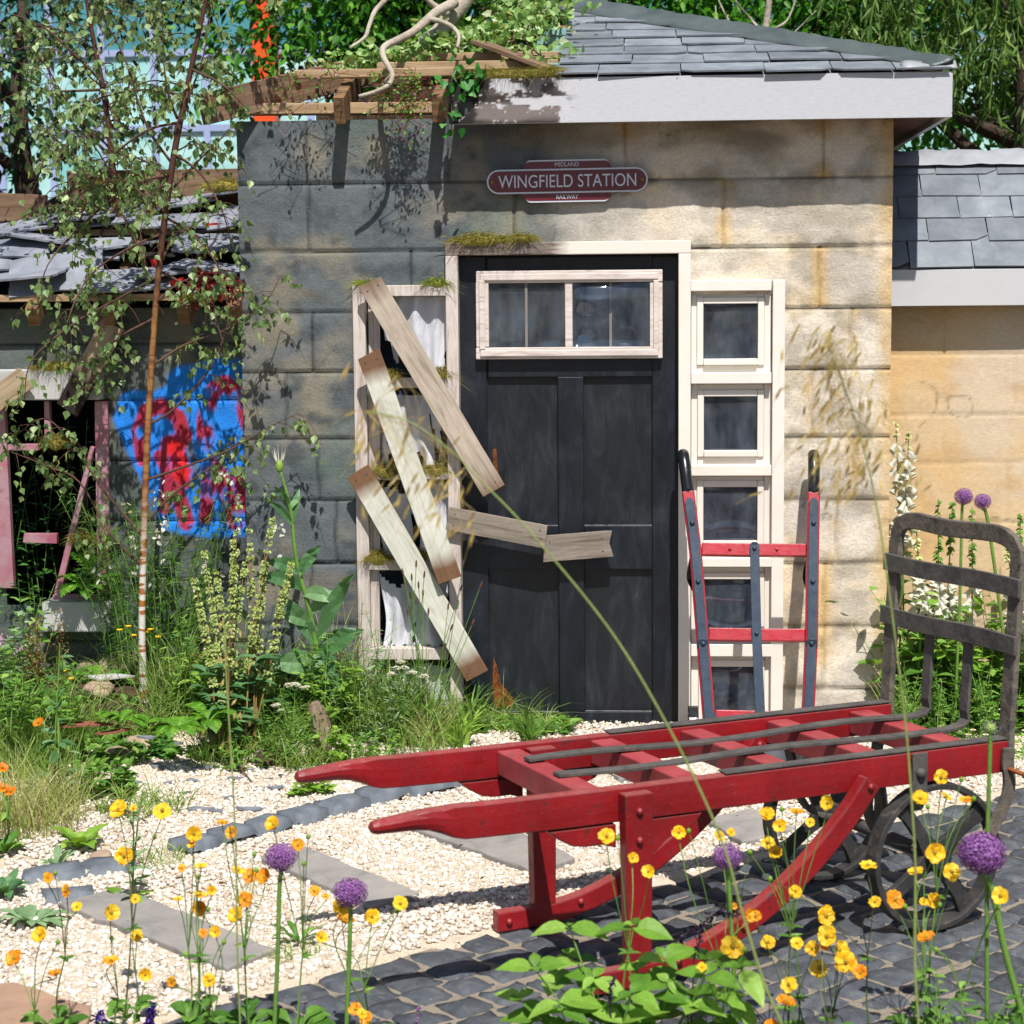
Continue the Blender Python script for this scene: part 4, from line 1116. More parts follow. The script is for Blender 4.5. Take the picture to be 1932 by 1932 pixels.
def rl(px, py, dz=0.0): return on_plane(px, py, (0, REY, REZ), (0, -slp, 1)) + fn2*dz
board('ridge_board', Q(128, 356, .72), Q(452, 352, .72), .03, .16, M['timberdk'], annL)
board('ridge_board', Q(-80, 402, .70), Q(88, 410, .70), .03, .20, M['timberdk'], annL)
for y in (372, 428, 550):
    a, b = rl(-60 if y > 400 else 130, y+6), rl(455, y); b[1:] = a[1:]
    board('roof_batten', a-fn2*.02, b-fn2*.02, .045, .03, M['timber'], annL)
for x in (60, 203, 345, 440):
    a = rl(x, 572); x0 = a[0]
    board('rafter', (x0, REY-.02, REZ-.07), (x0, .72, RGZ-.08), .05, .085, M['timbery'], annL)
mb = MB()
mb.add([A(LX0, REY+.1, REZ+.0)-fn2*.04, A(LX1-.02, REY+.1, REZ)-fn2*.04, A(LX1-.02, .75, RGZ)-fn2*.05, A(LX0, .75, RGZ)-fn2*.05], [(0, 1, 2, 3)])
mb.build('roof_underlay', M['dark'], annL)
for q_, y_ in (([(320, 530), (346, 523), (340, 536), (322, 540)], YL-.16), ([(283, 490), (296, 488), (296, 500), (288, 505)], .0), ([(386, 422), (412, 420), (412, 424), (386, 426)], .3)):
    mb = MB(); qb(mb, q_, y_, .004); mb.build('red_strip', M['redstrip'], annL)

# ------------------------------------------------------------------ sound right annexe
YR = .30
annR = thing('slated_annexe', 'low tan annexe with neat slate roof right of the hut', 'annexe', (2.4, YR, 0))
def tancol(X, Z, ci, jd, jv):
    a = fbm(X*4, Z*4, 241); b = fbm(X*8, Z*10, 247); c3 = fbm(X*2.5, Z*3, 253)
    w = np.broadcast_to(L3('#cdb28c'), X.shape+(3,)).copy()
    w = w + (L3('#d0a76c')-w)*(.6*sstep(.45, .72, a))[..., None]
    w = w + (L3('#cbb9a2')-w)*(.75*sstep(.52, .72, c3))[..., None]
    w = w + (L3('#bd9a70')-w)*(.45*sstep(.55, .75, b))[..., None]
    cr = np.abs(fbm(X*3+.3*Z, Z*3, 261, 3)-.5); w = w*(1-.4*1.1*np.exp(-(cr/.006)**2)*sstep(.5, .6, fbm(X*4, Z*4, 263)))[..., None]
    j = np.exp(-(jd/.004)**2)+.5*np.exp(-(jv/.004)**2)
    return w*(1-.25*np.clip(j, 0, 1))[..., None]
CR = [Q(1800, y, YR)[2] for y in (668, 782, 873, 985, 1095, 1205)]
JR = [[Q(x, 700, YR)[0] for x in q] for q in ((1782,), (1914, 2080), (1783, 2000), (1905,), (1800,), (1890,), (1780,))]
mb = stone_wall(WX1-.02, 4.2, -.06, 1.92, CR, JR, tancol, YR, amp=.003, seed=63, smoothw=.0, gs=.35)
mb.build('front_wall', M['wallc2'], annR, smooth=True)
REZ3, REY3 = Q(1800, 512, YR-.12)[2], YR-.12
zf1, zf0 = Q(1800, 508, YR-.115)[2], Q(1800, 577, YR-.115)[2]
mb = MB(); mb.box((WX1+.003, YR-.115, zf0), (4.2, YR-.09, zf1)); mb.build('fascia', M['white'], annR, bevel=.002)
run = .50; s3 = (Q(1800, 309, REY3+run)[2]-REZ3)/run
fv3 = nrm(A(0, 1, s3)); fn3 = nrm(A(0, -s3, 1))
rows = [0]+[0]*5
rows = [np.dot(on_plane(1810, y, (0, REY3, REZ3), (0, -s3, 1))-A(0, REY3, REZ3), fv3) for y in (507, 459, 416, 375, 334, 302)]
mb = MB(); slates(mb, A(0, REY3, REZ3), A(1, 0, 0), fv3, fn3, rows, .245, WX1+.004, 4.2, lift=.007, over=1.35, jit=.0025)
mb.build('roof_slates', M['slate'], annR)
LS3 = rows[-1]
mb = MB(); mb.add([A(WX1+.004, REY3+.01, REZ3-.004), A(4.2, REY3+.01, REZ3-.004), A(4.2, REY3, REZ3)+fv3*LS3-fn3*.006, A(WX1+.004, REY3, REZ3)+fv3*LS3-fn3*.006], [(0, 1, 2, 3)])
pk = A(0, REY3, REZ3)+fv3*LS3
mb.add([A(WX1+.004, pk[1], pk[2]-.01), A(4.2, pk[1], pk[2]-.01), A(4.2, pk[1]+1.0, pk[2]-.9), A(WX1+.004, pk[1]+1.0, pk[2]-.9)], [(0, 1, 2, 3)])
mb.build('roof_boarding', M['slatedk'], annR)
za, zb = Q(1800, 311, pk[1]-.06)[2], Q(1800, 283, pk[1]+.03)[2]
mb = MB()
n = 60; xs = np.linspace(WX1+.004, 4.2, n)
prof = [(pk[1]-.075, za), (pk[1]-.04, za+.035), (pk[1]-.01, zb-.02), (pk[1]+.02, zb), (pk[1]+.05, zb-.015), (pk[1]+.10, zb-.07)]
V_ = np.array([[(x, py, pz+rng.normal(0, .0022)) for py, pz in prof] for x in xs]); I = np.arange(n*6).reshape(n, 6)
mb.add(V_.reshape(-1, 3), np.stack([I[:-1, :-1], I[1:, :-1], I[1:, 1:], I[:-1, 1:]], -1).reshape(-1, 4))
mb.build('ridge_flashing', M['leadlt'], annR, smooth=True)
mb = MB(); mb.box((WX1+.01, 1.6, -.06), (4.2, 1.7, 1.6)); mb.box((4.1, YR+.01, -.06), (4.2, 1.6, 1.9)); mb.build('rear_wall', M['dark'], annR)

# ------------------------------------------------------------------ station sign
SY = -.028
sign = thing('station_sign', 'maroon station sign in white lettering on the wall above the door', 'sign', Q(1070, 379, SY))
sc_ = Q(1070, 341, SY); sl = Q(919, 342, SY); sr = Q(1223, 336, SY)
ex = nrm(sr-sl); ez = np.cross(ex, A(0, 1, 0)); upm = (Q(1070, 318, SY)-Q(1070, 364, SY)); hh = np.linalg.norm(upm)/2; hl = np.linalg.norm(sr-sl)/2
def tab(x0, x1, z0, z1, r, n=8):     # rounded on the z1 side only
    s_ = 1 if z1 > z0 else -1
    out = [(x0, z0), (x1, z0)]
    for t in np.linspace(0, 90, n): out.append((x1-r+r*math.cos(rad(t)), z1-s_*abs(z1-z0)*.85*(1-math.sin(rad(t)))))
    for t in np.linspace(90, 180, n): out.append((x0+r+r*math.cos(rad(t)), z1-s_*abs(z1-z0)*.85*(1-math.sin(rad(t)))))
    return out
def caps(hl, hh, n=14):
    a = np.linspace(-math.pi/2, math.pi/2, n)
    return [(hl-hh+hh*math.cos(t), hh*math.sin(t)) for t in a] + [(-hl+hh-hh*math.cos(t), -hh*math.sin(t)) for t in a]
def rrect(x0, x1, z0, z1, r, n=7):
    out = []
    for cx, cz, a0 in ((x1-r, z1-r, 0), (x0+r, z1-r, 90), (x0+r, z0+r, 180), (x1-r, z0+r, 270)):
        for t in np.linspace(0, 90, n): out.append((cx+r*math.cos(rad(a0+t)), cz+r*math.sin(rad(a0+t))))
    return out
tw = np.linalg.norm(Q(1157, 301, SY)-Q(985, 305, SY))/2; th_ = hh + (Q(1070, 301, SY)-Q(1070, 318, SY))[2]
def plate(mb, pts, f, th): mb.poly(pts, sc_ + A(0, f, 0), ex, ez, A(0, 1, 0), th)
mb = MB(); plate(mb, tab(-tw, tw, 0, th_, .036), .003, .005); plate(mb, tab(-tw, tw, -.0005, -th_, .036), .003, .005); plate(mb, caps(hl, hh), .0, .0028); mb.build('white_edge', M['signwhite'], sign)
e = .0065
mb = MB(); plate(mb, tab(-tw+e, tw-e, hh+.0005, th_-e, .030), .0018, .0006); plate(mb, tab(-tw+e, tw-e, -hh-.0005, -th_+e, .030), .0018, .0006); plate(mb, caps(hl-e, hh-e), -.0010, .0006)
mb.build('maroon_plate', M['maroon'], sign)
DG = None
def lettering(name, txt, cx, cz, height, width, parent, mat, f):
    cu = bpy.data.curves.new(name, 'FONT'); cu.body = txt; cu.size = 1.0; cu.align_x = 'CENTER'; cu.align_y = 'CENTER'; cu.resolution_u = 6
    to = bpy.data.objects.new(name, cu); COL.objects.link(to)
    dg = bpy.context.evaluated_depsgraph_get(); me = bpy.data.meshes.new_from_object(to.evaluated_get(dg))
    V = np.array([v.co[:] for v in me.vertices]); F = [tuple(p.vertices) for p in me.polygons]
    bpy.data.objects.remove(to); bpy.data.curves.remove(cu); bpy.data.meshes.remove(me)
    lo, hi = V.min(0), V.max(0); c = (lo+hi)/2
    u = (V[:, 0]-c[0])/(hi[0]-lo[0])*width + cx; w = (V[:, 1]-c[1])/(hi[1]-lo[1])*height + cz
    P = sc_ + A(0, f, 0) + u[:, None]*ex + w[:, None]*ez
    m2 = MB(); m2.add(P, F); return m2.build(name, mat, parent)
kx = 1/453*.99
lettering('lettering', 'WINGFIELD STATION', 0, 0, .052, .566, sign, M['signwhite'], -.0018)
lettering('lettering', 'MIDLAND', 0, hh+(th_-hh)*.5-.001, .0165, .098, sign, M['signwhite'], .0010)
lettering('lettering', 'RAILWAY', 0, -hh-(th_-hh)*.5+.003, .0165, .090, sign, M['signwhite'], .0010)
for s_ in (-1, 1):
    mb = MB(); mb.ball(sc_ + ex*s_*(hl-.022) + A(0, -.001, 0), .0065, sq=(1, .4, 1)); mb.build('screw', M['brass'], sign, smooth=True)

# ------------------------------------------------------------------ planks nailed over the broken window
def plank(label, c4, Y, mat, th=.020, tilt=0.0):
    P = [Q(x, y, Y) for x, y in c4]              # two corners at one end, two at the other
    a = (P[0]+P[1])/2; b = (P[2]+P[3])/2; w = (np.linalg.norm(P[0]-P[1])+np.linalg.norm(P[2]-P[3]))/2
    a = a + A(0, tilt, 0); b = b - A(0, tilt, 0)
    d = nrm(b-a); L = np.linalg.norm(b-a); y = nrm(A(0, 1, 0)-d*d[1]); s = np.cross(d, y)
    n = 30; mb = MB(); xs = np.linspace(-L/2, L/2, n)
    tw_ = rng.normal(0, .0015, n); e0, e1 = rng.normal(0, .006, 2)
    lo, hi = [], []
    V = []
    for i, x in enumerate(xs):
        ww = w/2*(1+rng.normal(0, .006)); sk = (e0 if i == 0 else e1 if i == n-1 else 0)
        for dy in (-th/2, th/2):
            V += [(x-sk, dy, -ww), (x, dy+.0008*math.sin(x*9), 0), (x+sk, dy, ww)]
    V = np.array(V); f = []
    for i in range(n-1):
        o, p = i*6, (i+1)*6
        f += [(o, o+1, p+1, p), (o+1, o+2, p+2, p+1), (o+3, p+3, p+4, o+4), (o+4, p+4, p+5, o+5), (o, p, p+3, o+3), (o+2, o+5, p+5, p+2)]
    f += [(0, 3, 4, 1), (1, 4, 5, 2), (6*n-6, 6*n-5, 6*n-2, 6*n-3), (6*n-5, 6*n-4, 6*n-1, 6*n-2)]
    mb.add(V, f); o = mb.build('plank', mat, None, bevel=.0015, origin=(0, 0, 0)); c = (a+b)/2
    o.matrix_world = Matrix(((d[0], y[0], s[0], c[0]), (d[1], y[1], s[1], c[1]), (d[2], y[2], s[2], c[2]), (0, 0, 0, 1)))
    OFF[o.name] = c; tag(o, label, 'plank', 'old planks nailed across windows')
    for k in (-1, 1):
        for q in (-.25, .25):
            m2 = MB(); m2.ball(A(k*(L/2-.03), -th/2-.0006, q*w), .0035, sq=(1, .4, 1)); nb = m2.build('nail', M['iron'], None, smooth=True, origin=(0, 0, 0)); nb.parent = o
    return o
plank('longest plank, brown at both ends, nailed from window top across the door edge', [(677, 542), (717, 521), (952, 914), (912, 938)], -.085, M['plank'])
plank('pale greenish plank with brown ends, middle one of three over the window', [(673, 674), (718, 661), (869, 1088), (829, 1101)], -.115, M['plankg'])
plank('pale greenish plank reaching lowest, its foot over the black door near the grass', [(655, 899), (695, 877), (920, 1264), (881, 1286)], -.080, M['plankg'])
plank('short scorched plank nailed level from the window post onto the door', [(841, 997), (848, 958), (1035, 990), (1026, 1036)], -.060, M['plankd'])
plank('broken off plank end hanging across the middle rail of the black door', [(1023, 1059), (1027, 1012), (1150, 1000), (1150, 1051)], -.020, M['plankd'])
def scorched():
    t = NT('scorched_plank'); v = t.coord('Object', (1, 14, 14)); v0 = t.coord('Object'); sx = t.n('SeparateXYZ'); t.l(v0, sx.inputs[0])
    n = t.noise(v, 2.4, 7, .65, 1); q = t.n('MapRange'); q.inputs[1].default_value = -.03; q.inputs[2].default_value = .07
    t.l(t.math('ADD', sx.outputs[0], t.math('MULTIPLY', t.math('SUBTRACT', t.noise(v0, 9, 4), .5), .16)), q.inputs[0])
    c = t.mix(q.outputs[0], t.ramp(n, [(.3, '#7d6a50'), (.6, '#a4937a'), (.8, '#8f7c62')]), t.ramp(n, [(.3, '#171412'), (.8, '#3a3028')]))
    t.bump(n, .5, .003); return t.done(c, .85, .2)
M['scorch'] = scorched()
plank('half burnt plank leaning across the lintel of the ruined annexe', [(190, 603), (237, 622), (147, 775), (107, 772)], YL-.09, M['scorch'])
plank('charred plank end at the left edge in front of the pale lintel', [(58, 697), (42, 728), (-120, 850), (-100, 800)], YL-.09, M['scorch'])

# ------------------------------------------------------------------ glass building and trees behind
BY = 22.0
gb = thing('glass_building', 'turquoise glass office facade with lavender mullions and orange column behind the trees', 'building', (0, BY, 0))
def bx(px, py): return Q(px, py, BY)
pw_ = (bx(393, 100)-bx(295, 100))[0]; ph_ = (bx(300, 100)-bx(300, 243))[2]; x00 = bx(197, 243)[0]; z00 = bx(300, 243)[2]
def glz(name, c, r, s=.5):
    t = NT(name); v = t.coord('Object', (.3, .3, .5)); n = t.noise(v, 1.1, 3, .5, .8)
    cc = t.ramp(n, [(.38, c), (.48, r), (.62, c)]); return t.done(cc, .12, s)
gA = glz('pale_reflection_glass', '#b2d9d5', '#93c4c2'); gB = glz('dark_reflection_glass', '#3f7d88', '#4f8f98'); gC = glz('mid_reflection_glass', '#7fbcb8', '#b4dcd8')  # reflections are painted in as paler and darker panel colours
mbs = [MB(), MB(), MB()]
NX0, NX1 = -6, 21
for i in range(NX0, NX1):
    for j in range(-4, 5):
        X0, Z0 = x00+i*pw_, z00+j*ph_
        if Z0+ph_ < 0: continue
        k = 1 if j >= 1 else (2 if (i*7+j*3) % 5 == 0 else 0)
        vis = (-3 <= i <= 3 or 14 <= i <= 18) and -1 <= j <= 2
        if vis:
            m2 = MB(); m2.add([(X0, BY, max(0, Z0)), (X0+pw_, BY, max(0, Z0)), (X0+pw_, BY, Z0+ph_), (X0, BY, Z0+ph_)], [(0, 1, 2, 3)]); m2.build('glass_panel', (gA, gB, gC)[k], gb); continue
        mbs[k].add([(X0, BY, max(0, Z0)), (X0+pw_, BY, max(0, Z0)), (X0+pw_, BY, Z0+ph_), (X0, BY, Z0+ph_)], [(0, 1, 2, 3)])
for m_, mt in zip(mbs, (gA, gB, gC)): tag(m_.build('glass_panel', mt, gb), None, None, kind='stuff')
mul = surf('lavender_metal', ['#97a3c8', '#a2aed2'], 1, .45, 0, 20, .001, spec=.4)
for i in range(NX0, NX1+1): MB().box((x00+i*pw_-.05, BY-.06, 0), (x00+i*pw_+.05, BY+.02, z00+5*ph_)).build('mullion', mul, gb)
for j in range(-3, 6): MB().box((x00+NX0*pw_, BY-.05, z00+j*ph_-.05), (x00+NX1*pw_, BY-.005, z00+j*ph_+.05)).build('transom', mul, gb)
a, b = bx(487, 60), bx(527, 60); mb = MB(); mb.box((a[0], BY-.5, 0), (b[0], BY-.08, z00+5.2*ph_)); mb.build('orange_column', surf('orange_cladding', ['#e04a18', '#e85520'], 1, .5, 0), gb)
mb = MB(); mb.box((x00+NX0*pw_, BY+.05, 0), (x00+NX1*pw_, BY+8, z00+5*ph_)); mb.build('building_core', M['board'], gb)

def limbs(mb, base, top, r0, n, spread):
    base, top = A(*base), A(*top)
    p = catmull([base, base+(top-base)*.35+rng.normal(0, .12, 3)*A(1, 1, 0), base+(top-base)*.7+rng.normal(0, .18, 3)*A(1, 1, 0), top], 5)
    mb.tube(p, np.linspace(r0, r0*.25, len(p)), 8)
    for i in range(n):
        k = int(len(p)*rng.uniform(.3, .85)); q = p[k]; a = rng.uniform(0, 6.28); L = spread*rng.uniform(.5, 1)
        e = q + A(math.cos(a)*L, math.sin(a)*L, L*rng.uniform(.1, .7)); m_ = (q+e)/2 + A(0, 0, .15*L)
        mb.tube([q, m_, e], [r0*.35, r0*.22, r0*.06], 6)
def tree(name, label, base, H, mat, clumps, N, leaf, seed, droop=.2, r0=.14, prof=(.1, .9, 1, .6, 0), flat=.5):
    """clumps: (dx,dy,z,rx,ry,rz) lobes that carry leaf sprays; leaves sit mainly in the outer shell of each small spray"""
    global rng
    keep = rng; rng = np.random.default_rng(seed)
    t = thing(name, label, 'tree', base)
    mb = MB(); limbs(mb, base, (base[0], base[1], H), r0, 12, max(c[3] for c in clumps)); mb.build('trunk', M['bark'], t, smooth=True)
    mb = MB()
    w = np.array([c[3]*c[5] for c in clumps]); w = w/w.sum()
    for c, ww in zip(clumps, w):
        ns = max(4, int(N*ww/38))
        d = nrm(rng.normal(0, 1, (ns, 3))); rr = rng.uniform(.35, 1, ns)**.6
        S = d*rr[:, None]*A(c[3], c[4], c[5]) + A(base[0]+c[0], base[1]+c[1], c[2])
        m = 38; sp = rng.normal(0, 1, (ns, m, 3))*leaf*2.3*A(1.2, 1.2, .6)
        B = (S[:, None]+sp).reshape(-1, 3); k = len(B)
        D = nrm(np.repeat(d, m, 0)*.6 + rng.normal(0, .8, (k, 3)) + A(0, 0, -.25)); Nn = nrm(rng.normal(0, flat, (k, 3)) + A(0, -.35, 1))
        mb.leaves(B, D, Nn, leaf*rng.uniform(.7, 1.25, k), leaf*rng.uniform(.4, .6, k), prof, droop, .2)
    mb.build('crown', mat, t)
    rng = keep; return t
def at(px, Y): return Q(px, 100, Y)[0]
tree('background_tree', 'dark shaded tree behind the birches at the top left', (at(60, 5.5), 5.5, 0), 4.2, M['shadeleaf'], [(-.35, 0, 3.2, .42, .6, 1.2), (.45, .2, 4.0, .75, .6, .5), (.28, -.1, 3.05, .22, .3, .22), (-1.2, 0, 3.0, .8, .7, 1.2), (-.6, .3, 4.5, 1.2, .9, .7), (1.1, .2, 4.35, .6, .5, .45)], 5200, .085, 11)
tree('background_tree', 'dark green tree overhanging the orange column', (at(640, 7.0), 7.0, 0), 4.6, M['shadeleaf'], [(-.04, 0, 3.70, .17, .3, .22), (.30, 0, 3.7, .5, .6, .65), (.8, .2, 4.3, 1.0, .8, .8)], 6000, .085, 12)
tree('background_tree', 'bright leafy tree behind the dead branch on the roof', (at(800, 6.0), 6.0, 0), 4.9, M['robinia'], [(-.9, -.2, 3.6, .9, .6, .6), (-.2, -.2, 4.1, 1.2, .8, .9), (.9, .1, 3.9, 1.2, .8, .8), (0, .3, 4.8, 1.5, 1, .8)], 9000, .085, 13)
tree('background_tree', 'bright leafy tree above the hip of the slate roof', (at(1280, 6.6), 6.6, 0), 4.9, M['robinia'], [(-.8, 0, 3.9, 1.2, .8, .8), (.5, -.1, 3.8, 1.2, .8, .8), (1.6, 0, 3.6, 1.2, .8, .8), (.4, .3, 4.8, 1.8, 1, .8)], 11000, .085, 14)
tree('background_tree', 'green tree left of the hanging willow', (at(1560, 5.8), 5.8, 0), 4.6, M['robinia'], [(-.4, 0, 3.4, .9, .7, .8), (.4, .1, 3.2, .8, .7, .9), (.1, .2, 4.2, 1.3, .9, .9)], 7000, .08, 15)
# willow: hanging strings of narrow leaves
wt = thing('willow_tree', 'weeping willow with hanging leaf strings above the right annexe', 'tree', (at(1930, 4.6), 4.6, 0))
mb = MB(); limbs(mb, (at(1930, 4.6), 4.6, 0), (at(1930, 4.6), 4.6, 4.8), .16, 14, 1.5); mb.build('trunk', M['bark'], wt, smooth=True)
mb = MB(); lm = MB()
for i in range(430):
    px = rng.uniform(1590, 2300); Y = rng.uniform(3.9, 5.6)
    bot = np.interp(px, [1590, 1650, 1720, 1770, 1800, 1840, 1875, 1932, 2300], [80, 120, 120, 145, 235, 150, 260, 290, 300])
    b = Q(px, rng.uniform(-260, bot-30), Y); L = rng.uniform(.25, .75)
    bt = Q(px, bot, Y)[2]; L = min(L, max(.08, b[2]-bt))
    sw = rng.normal(0, .10, 2); t = np.linspace(0, 1, 7)
    P = b + np.stack([sw[0]*t, sw[1]*t, -L*t**1.1], 1); mb.tube(P, .0025, 4)
    k = int(L*75); u = rng.uniform(0, 1, k); C = b + np.stack([sw[0]*u, sw[1]*u, -L*u**1.1], 1)
    D = nrm(rng.normal(0, .5, (k, 3))+A(0, 0, -.75)); lm.leaves(C, D, rng.normal(0, 1, (k, 3)), rng.uniform(.07, .12, k), rng.uniform(.014, .022, k), (.1, 1, .8, .4, 0), .1, .2)
mb.build('twig', M['stem'], wt); lm.build('crown', M['willow'], wt)
# bare twiggy shrub behind the hip
sh = thing('bare_shrub', 'nearly leafless grey shrub standing behind the slate roof', 'shrub', (at(1438, 3.2), 3.2, 0))
mb = MB(); x0 = at(1438, 3.2)
trunk = np.array([(x0-.05, 3.2, 0), (x0, 3.2, 1.5), Q(1436, 130, 3.2), Q(1444, 60, 3.2), Q(1452, -10, 3.2), Q(1455, -120, 3.2)])
mb.tube(catmull(trunk, 5), np.linspace(.035, .012, 26), 8)
for q in ([(1440, 62), (1415, 35), (1390, 5), (1370, -40)], [(1440, 90), (1400, 80), (1365, 20), (1352, -10)], [(1440, 90), (1478, 75), (1500, 60), (1540, 20)], [(1437, 125), (1380, 105), (1355, 60), (1350, 10)], [(1438, 110), (1475, 112), (1492, 95)], [(1444, 60), (1470, 50), (1490, 30), (1510, -30)]):
    mb.tube(catmull([Q(x, y, 3.2+rng.normal(0, .08)) for x, y in q], 4), np.linspace(.011, .003, 4*(len(q)-1)+1), 5)
mb.build('stem', M['deadwood'], sh, smooth=True)
# ------------------------------------------------------------------ platform trolley
CA = A(.532, -3.157, 0); CB = A(1.377, -2.698, 0); CU = nrm(CB-CA); CN = A(-CU[1], CU[0], 0)
CT = .58
def cw(s, t, z): return CA + CU*s + CN*t + A(0, 0, z)
cart = thing('platform_trolley', 'old red wooden railway platform trolley with iron back rest on the setts', 'trolley', cw(.3, .29, 0))
def cbox(mb, s0, s1, t0, t1, z0, z1, mi=0):
    lo = [cw(s0, t0, z0), cw(s1, t0, z0), cw(s1, t1, z0), cw(s0, t1, z0)]; hi = [p+A(0, 0, z1-z0) for p in lo]
    mb.hexa(lo, hi, mi); return mb
def side_rail(t):
    ss = np.array([-.742, -.736, -.72, -.66, -.62, -.585, -.55, -.52, -.49, -.44, -.2, .4, 1.215])
    top = np.array([.512, .522, .526, .533, .537, .539, .540, .540, .540, .538, .536, .534, .534])
    bot = np.array([.502, .492, .488, .487, .486, .482, .470, .456, .449, .447, .442, .440, .438])
    w = np.array([.008, .016, .019, .021, .022, .023, .024, .024, .024, .024, .024, .024, .024])
    rd_ = np.array([.5, .5, .5, .48, .45, .4, .3, .2, .12, .1, .1, .1, .1])
    V = []; k = 12
    for s, a, b, ww, r in zip(ss, top, bot, w, rd_):
        h = (a-b)/2; c = (a+b)/2
        for j in range(k):       # super-ellipse section: round at the handle, square along the frame
            an = 2*math.pi*(j+.5)/k; e = 2.0 if r > .44 else (3.2 if r > .25 else 9.0)
            cx, sx_ = math.cos(an), math.sin(an); q = (abs(cx)**e+abs(sx_)**e)**(-1/e)
            V.append(cw(s, t + ww*cx*q, c + h*sx_*q))
    m = len(ss); f = [(i*k+j, i*k+(j+1) % k, (i+1)*k+(j+1) % k, (i+1)*k+j) for i in range(m-1) for j in range(k)] + [tuple(range(k))[::-1], tuple((m-1)*k+j for j in range(k))]
    mb = MB(); mb.add(V, f); return mb
for t in (0, CT): side_rail(t).build('side_rail', M['red'], cart, bevel=.002)
for s in (-.145, .155, .455, .755, 1.055):       # cross members between the rails
    mb = MB(); cbox(mb, s, s+.072, .025, CT-.025, .455, .524); mb.build('cross_bar', M['reddull'], cart, bevel=.004)
for t, z in ((.0, .5375), (CT, .5375)):          # iron capping of the rails
    mb = MB(); s0 = .27 if t == 0 else .22
    cbox(mb, s0, 1.215, t-.021, t+.021, z-.002, z+.003); mb.build('iron_strap', M['iron'], cart, bevel=.001)
lean = lambda z: 1.215 + .06*(z-.53)
def flat(pts, w, h, side, mb=None):
    mb = mb or MB(); return mb.sweep(pts, [(-w/2, -h/2), (w/2, -h/2), (w/2, h/2), (-w/2, h/2)], side)
for t in (.195, .385):                            # straps over the bars that turn up as back rest
    P = [cw(s, t+.003*math.sin(s*5+t*9), .531 + .006*math.sin(s*7+t*20)) for s in np.linspace(-.13, 1.17, 24)]
    P += [cw(1.205, t, .536), cw(1.222, t, .552)] + [cw(lean(z), t, z) for z in np.linspace(.58, .81, 5)]
    flat(P, .040, .010, CN).build('iron_strap', M['iron'], cart, bevel=.0015)
P = [cw(1.216, -.005, z) for z in (.45, .50)] + [cw(lean(z), -.005, z) for z in np.linspace(.56, 1.03, 8)]
P += [cw(lean(1.05)+.002, .0, 1.07), cw(lean(1.07), .02, 1.098), cw(lean(1.1), .055, 1.112)]
P += [cw(lean(1.11), t, 1.114+.004*math.sin(t*14)) for t in np.linspace(.1, CT-.1, 6)]
P += [cw(lean(1.1), CT-.055, 1.112), cw(lean(1.07), CT-.02, 1.098), cw(lean(1.05), CT, 1.07)]
P += [cw(lean(z), CT+.005, z) for z in np.linspace(1.03, .56, 8)] + [cw(1.216, CT+.005, z) for z in (.50, .45)]
P = np.array(P); sd = np.tile(CU, (len(P), 1))
mb = MB(); mb.sweep(P, [(-.010, -.026), (.010, -.026), (.010, .026), (-.010, .026)], sd); mb.build('back_hoop', M['ironrust'], cart, bevel=.004)
for z in (.81, .975):
    P = [cw(lean(z)-.016, t, z+.003*math.sin(t*11)) for t in np.linspace(-.04, CT+.04, 10)]
    flat(P, .012, .054, CU).build('back_bar', M['iron'], cart, bevel=.002)
for t, sg in ((0, -1), (CT, -1)):
    o = -.046 if t == 0 else .046
    # leg
    mb = MB(); t0, t1 = (t-.066, t-.0255) if t == 0 else (t-.066, t-.0255)
    lo = [cw(-.046, t0, .0), cw(.020, t0, .0), cw(.020, t1, .0), cw(-.046, t1, .0)]; hi = [cw(-.058, t0, .525), cw(.026, t0, .525), cw(.026, t1, .525), cw(-.058, t1, .525)]
    mb.hexa(lo, hi); mb.build('leg', M['red'], cart, bevel=.004)
    # cheek pieces under the rail
    ck = [(-.255, .4395), (-.225, .415), (-.19, .395), (-.15, .388), (-.10, .388), (-.0605, .375), (-.0605, .4395)]
    ck2 = [(.0285, .4395), (.0285, .335), (.06, .352), (.085, .375), (.115, .392), (.15, .40), (.175, .41), (.20, .4395)]
    for c in (ck, ck2):
        mb = MB(); mb.poly([(s, z) for s, z in c], cw(0, t-.020, 0), CU, A(0, 0, 1), CN, .040); mb.build('cheek', M['red'], cart, bevel=.003)
    # curved skid from the foot up to the rail
    P = catmull([cw(s, t-.046, z) for s, z in ((-.165, .031), (-.05, .033), (.06, .042), (.165, .068), (.29, .118), (.41, .185), (.53, .275), (.64, .382), (.715, .475))], 4)
    pr = np.array([[(-.021, -.030), (.021, -.030), (.021, .030), (-.021, .030)]]*len(P), float)
    mb = MB(); mb.sweep(P, pr, CN); mb.build('skid', M['red'], cart, bevel=.006)
    for s, z in ((-.016, .478), (-.016, .40), (.705, .462), (-.13, .03), (.10, .058), (.30, .125)):
        tt = t-.068 if s < .05 and z > .2 else t-.068
        mb = MB(); mb.ball(cw(s, tt+(.001 if s < .2 else .0005), z), .011, sq=(1, 1, 1)); mb.build('bolt', M['red'] if s > -.2 else M['iron'], cart, smooth=True)
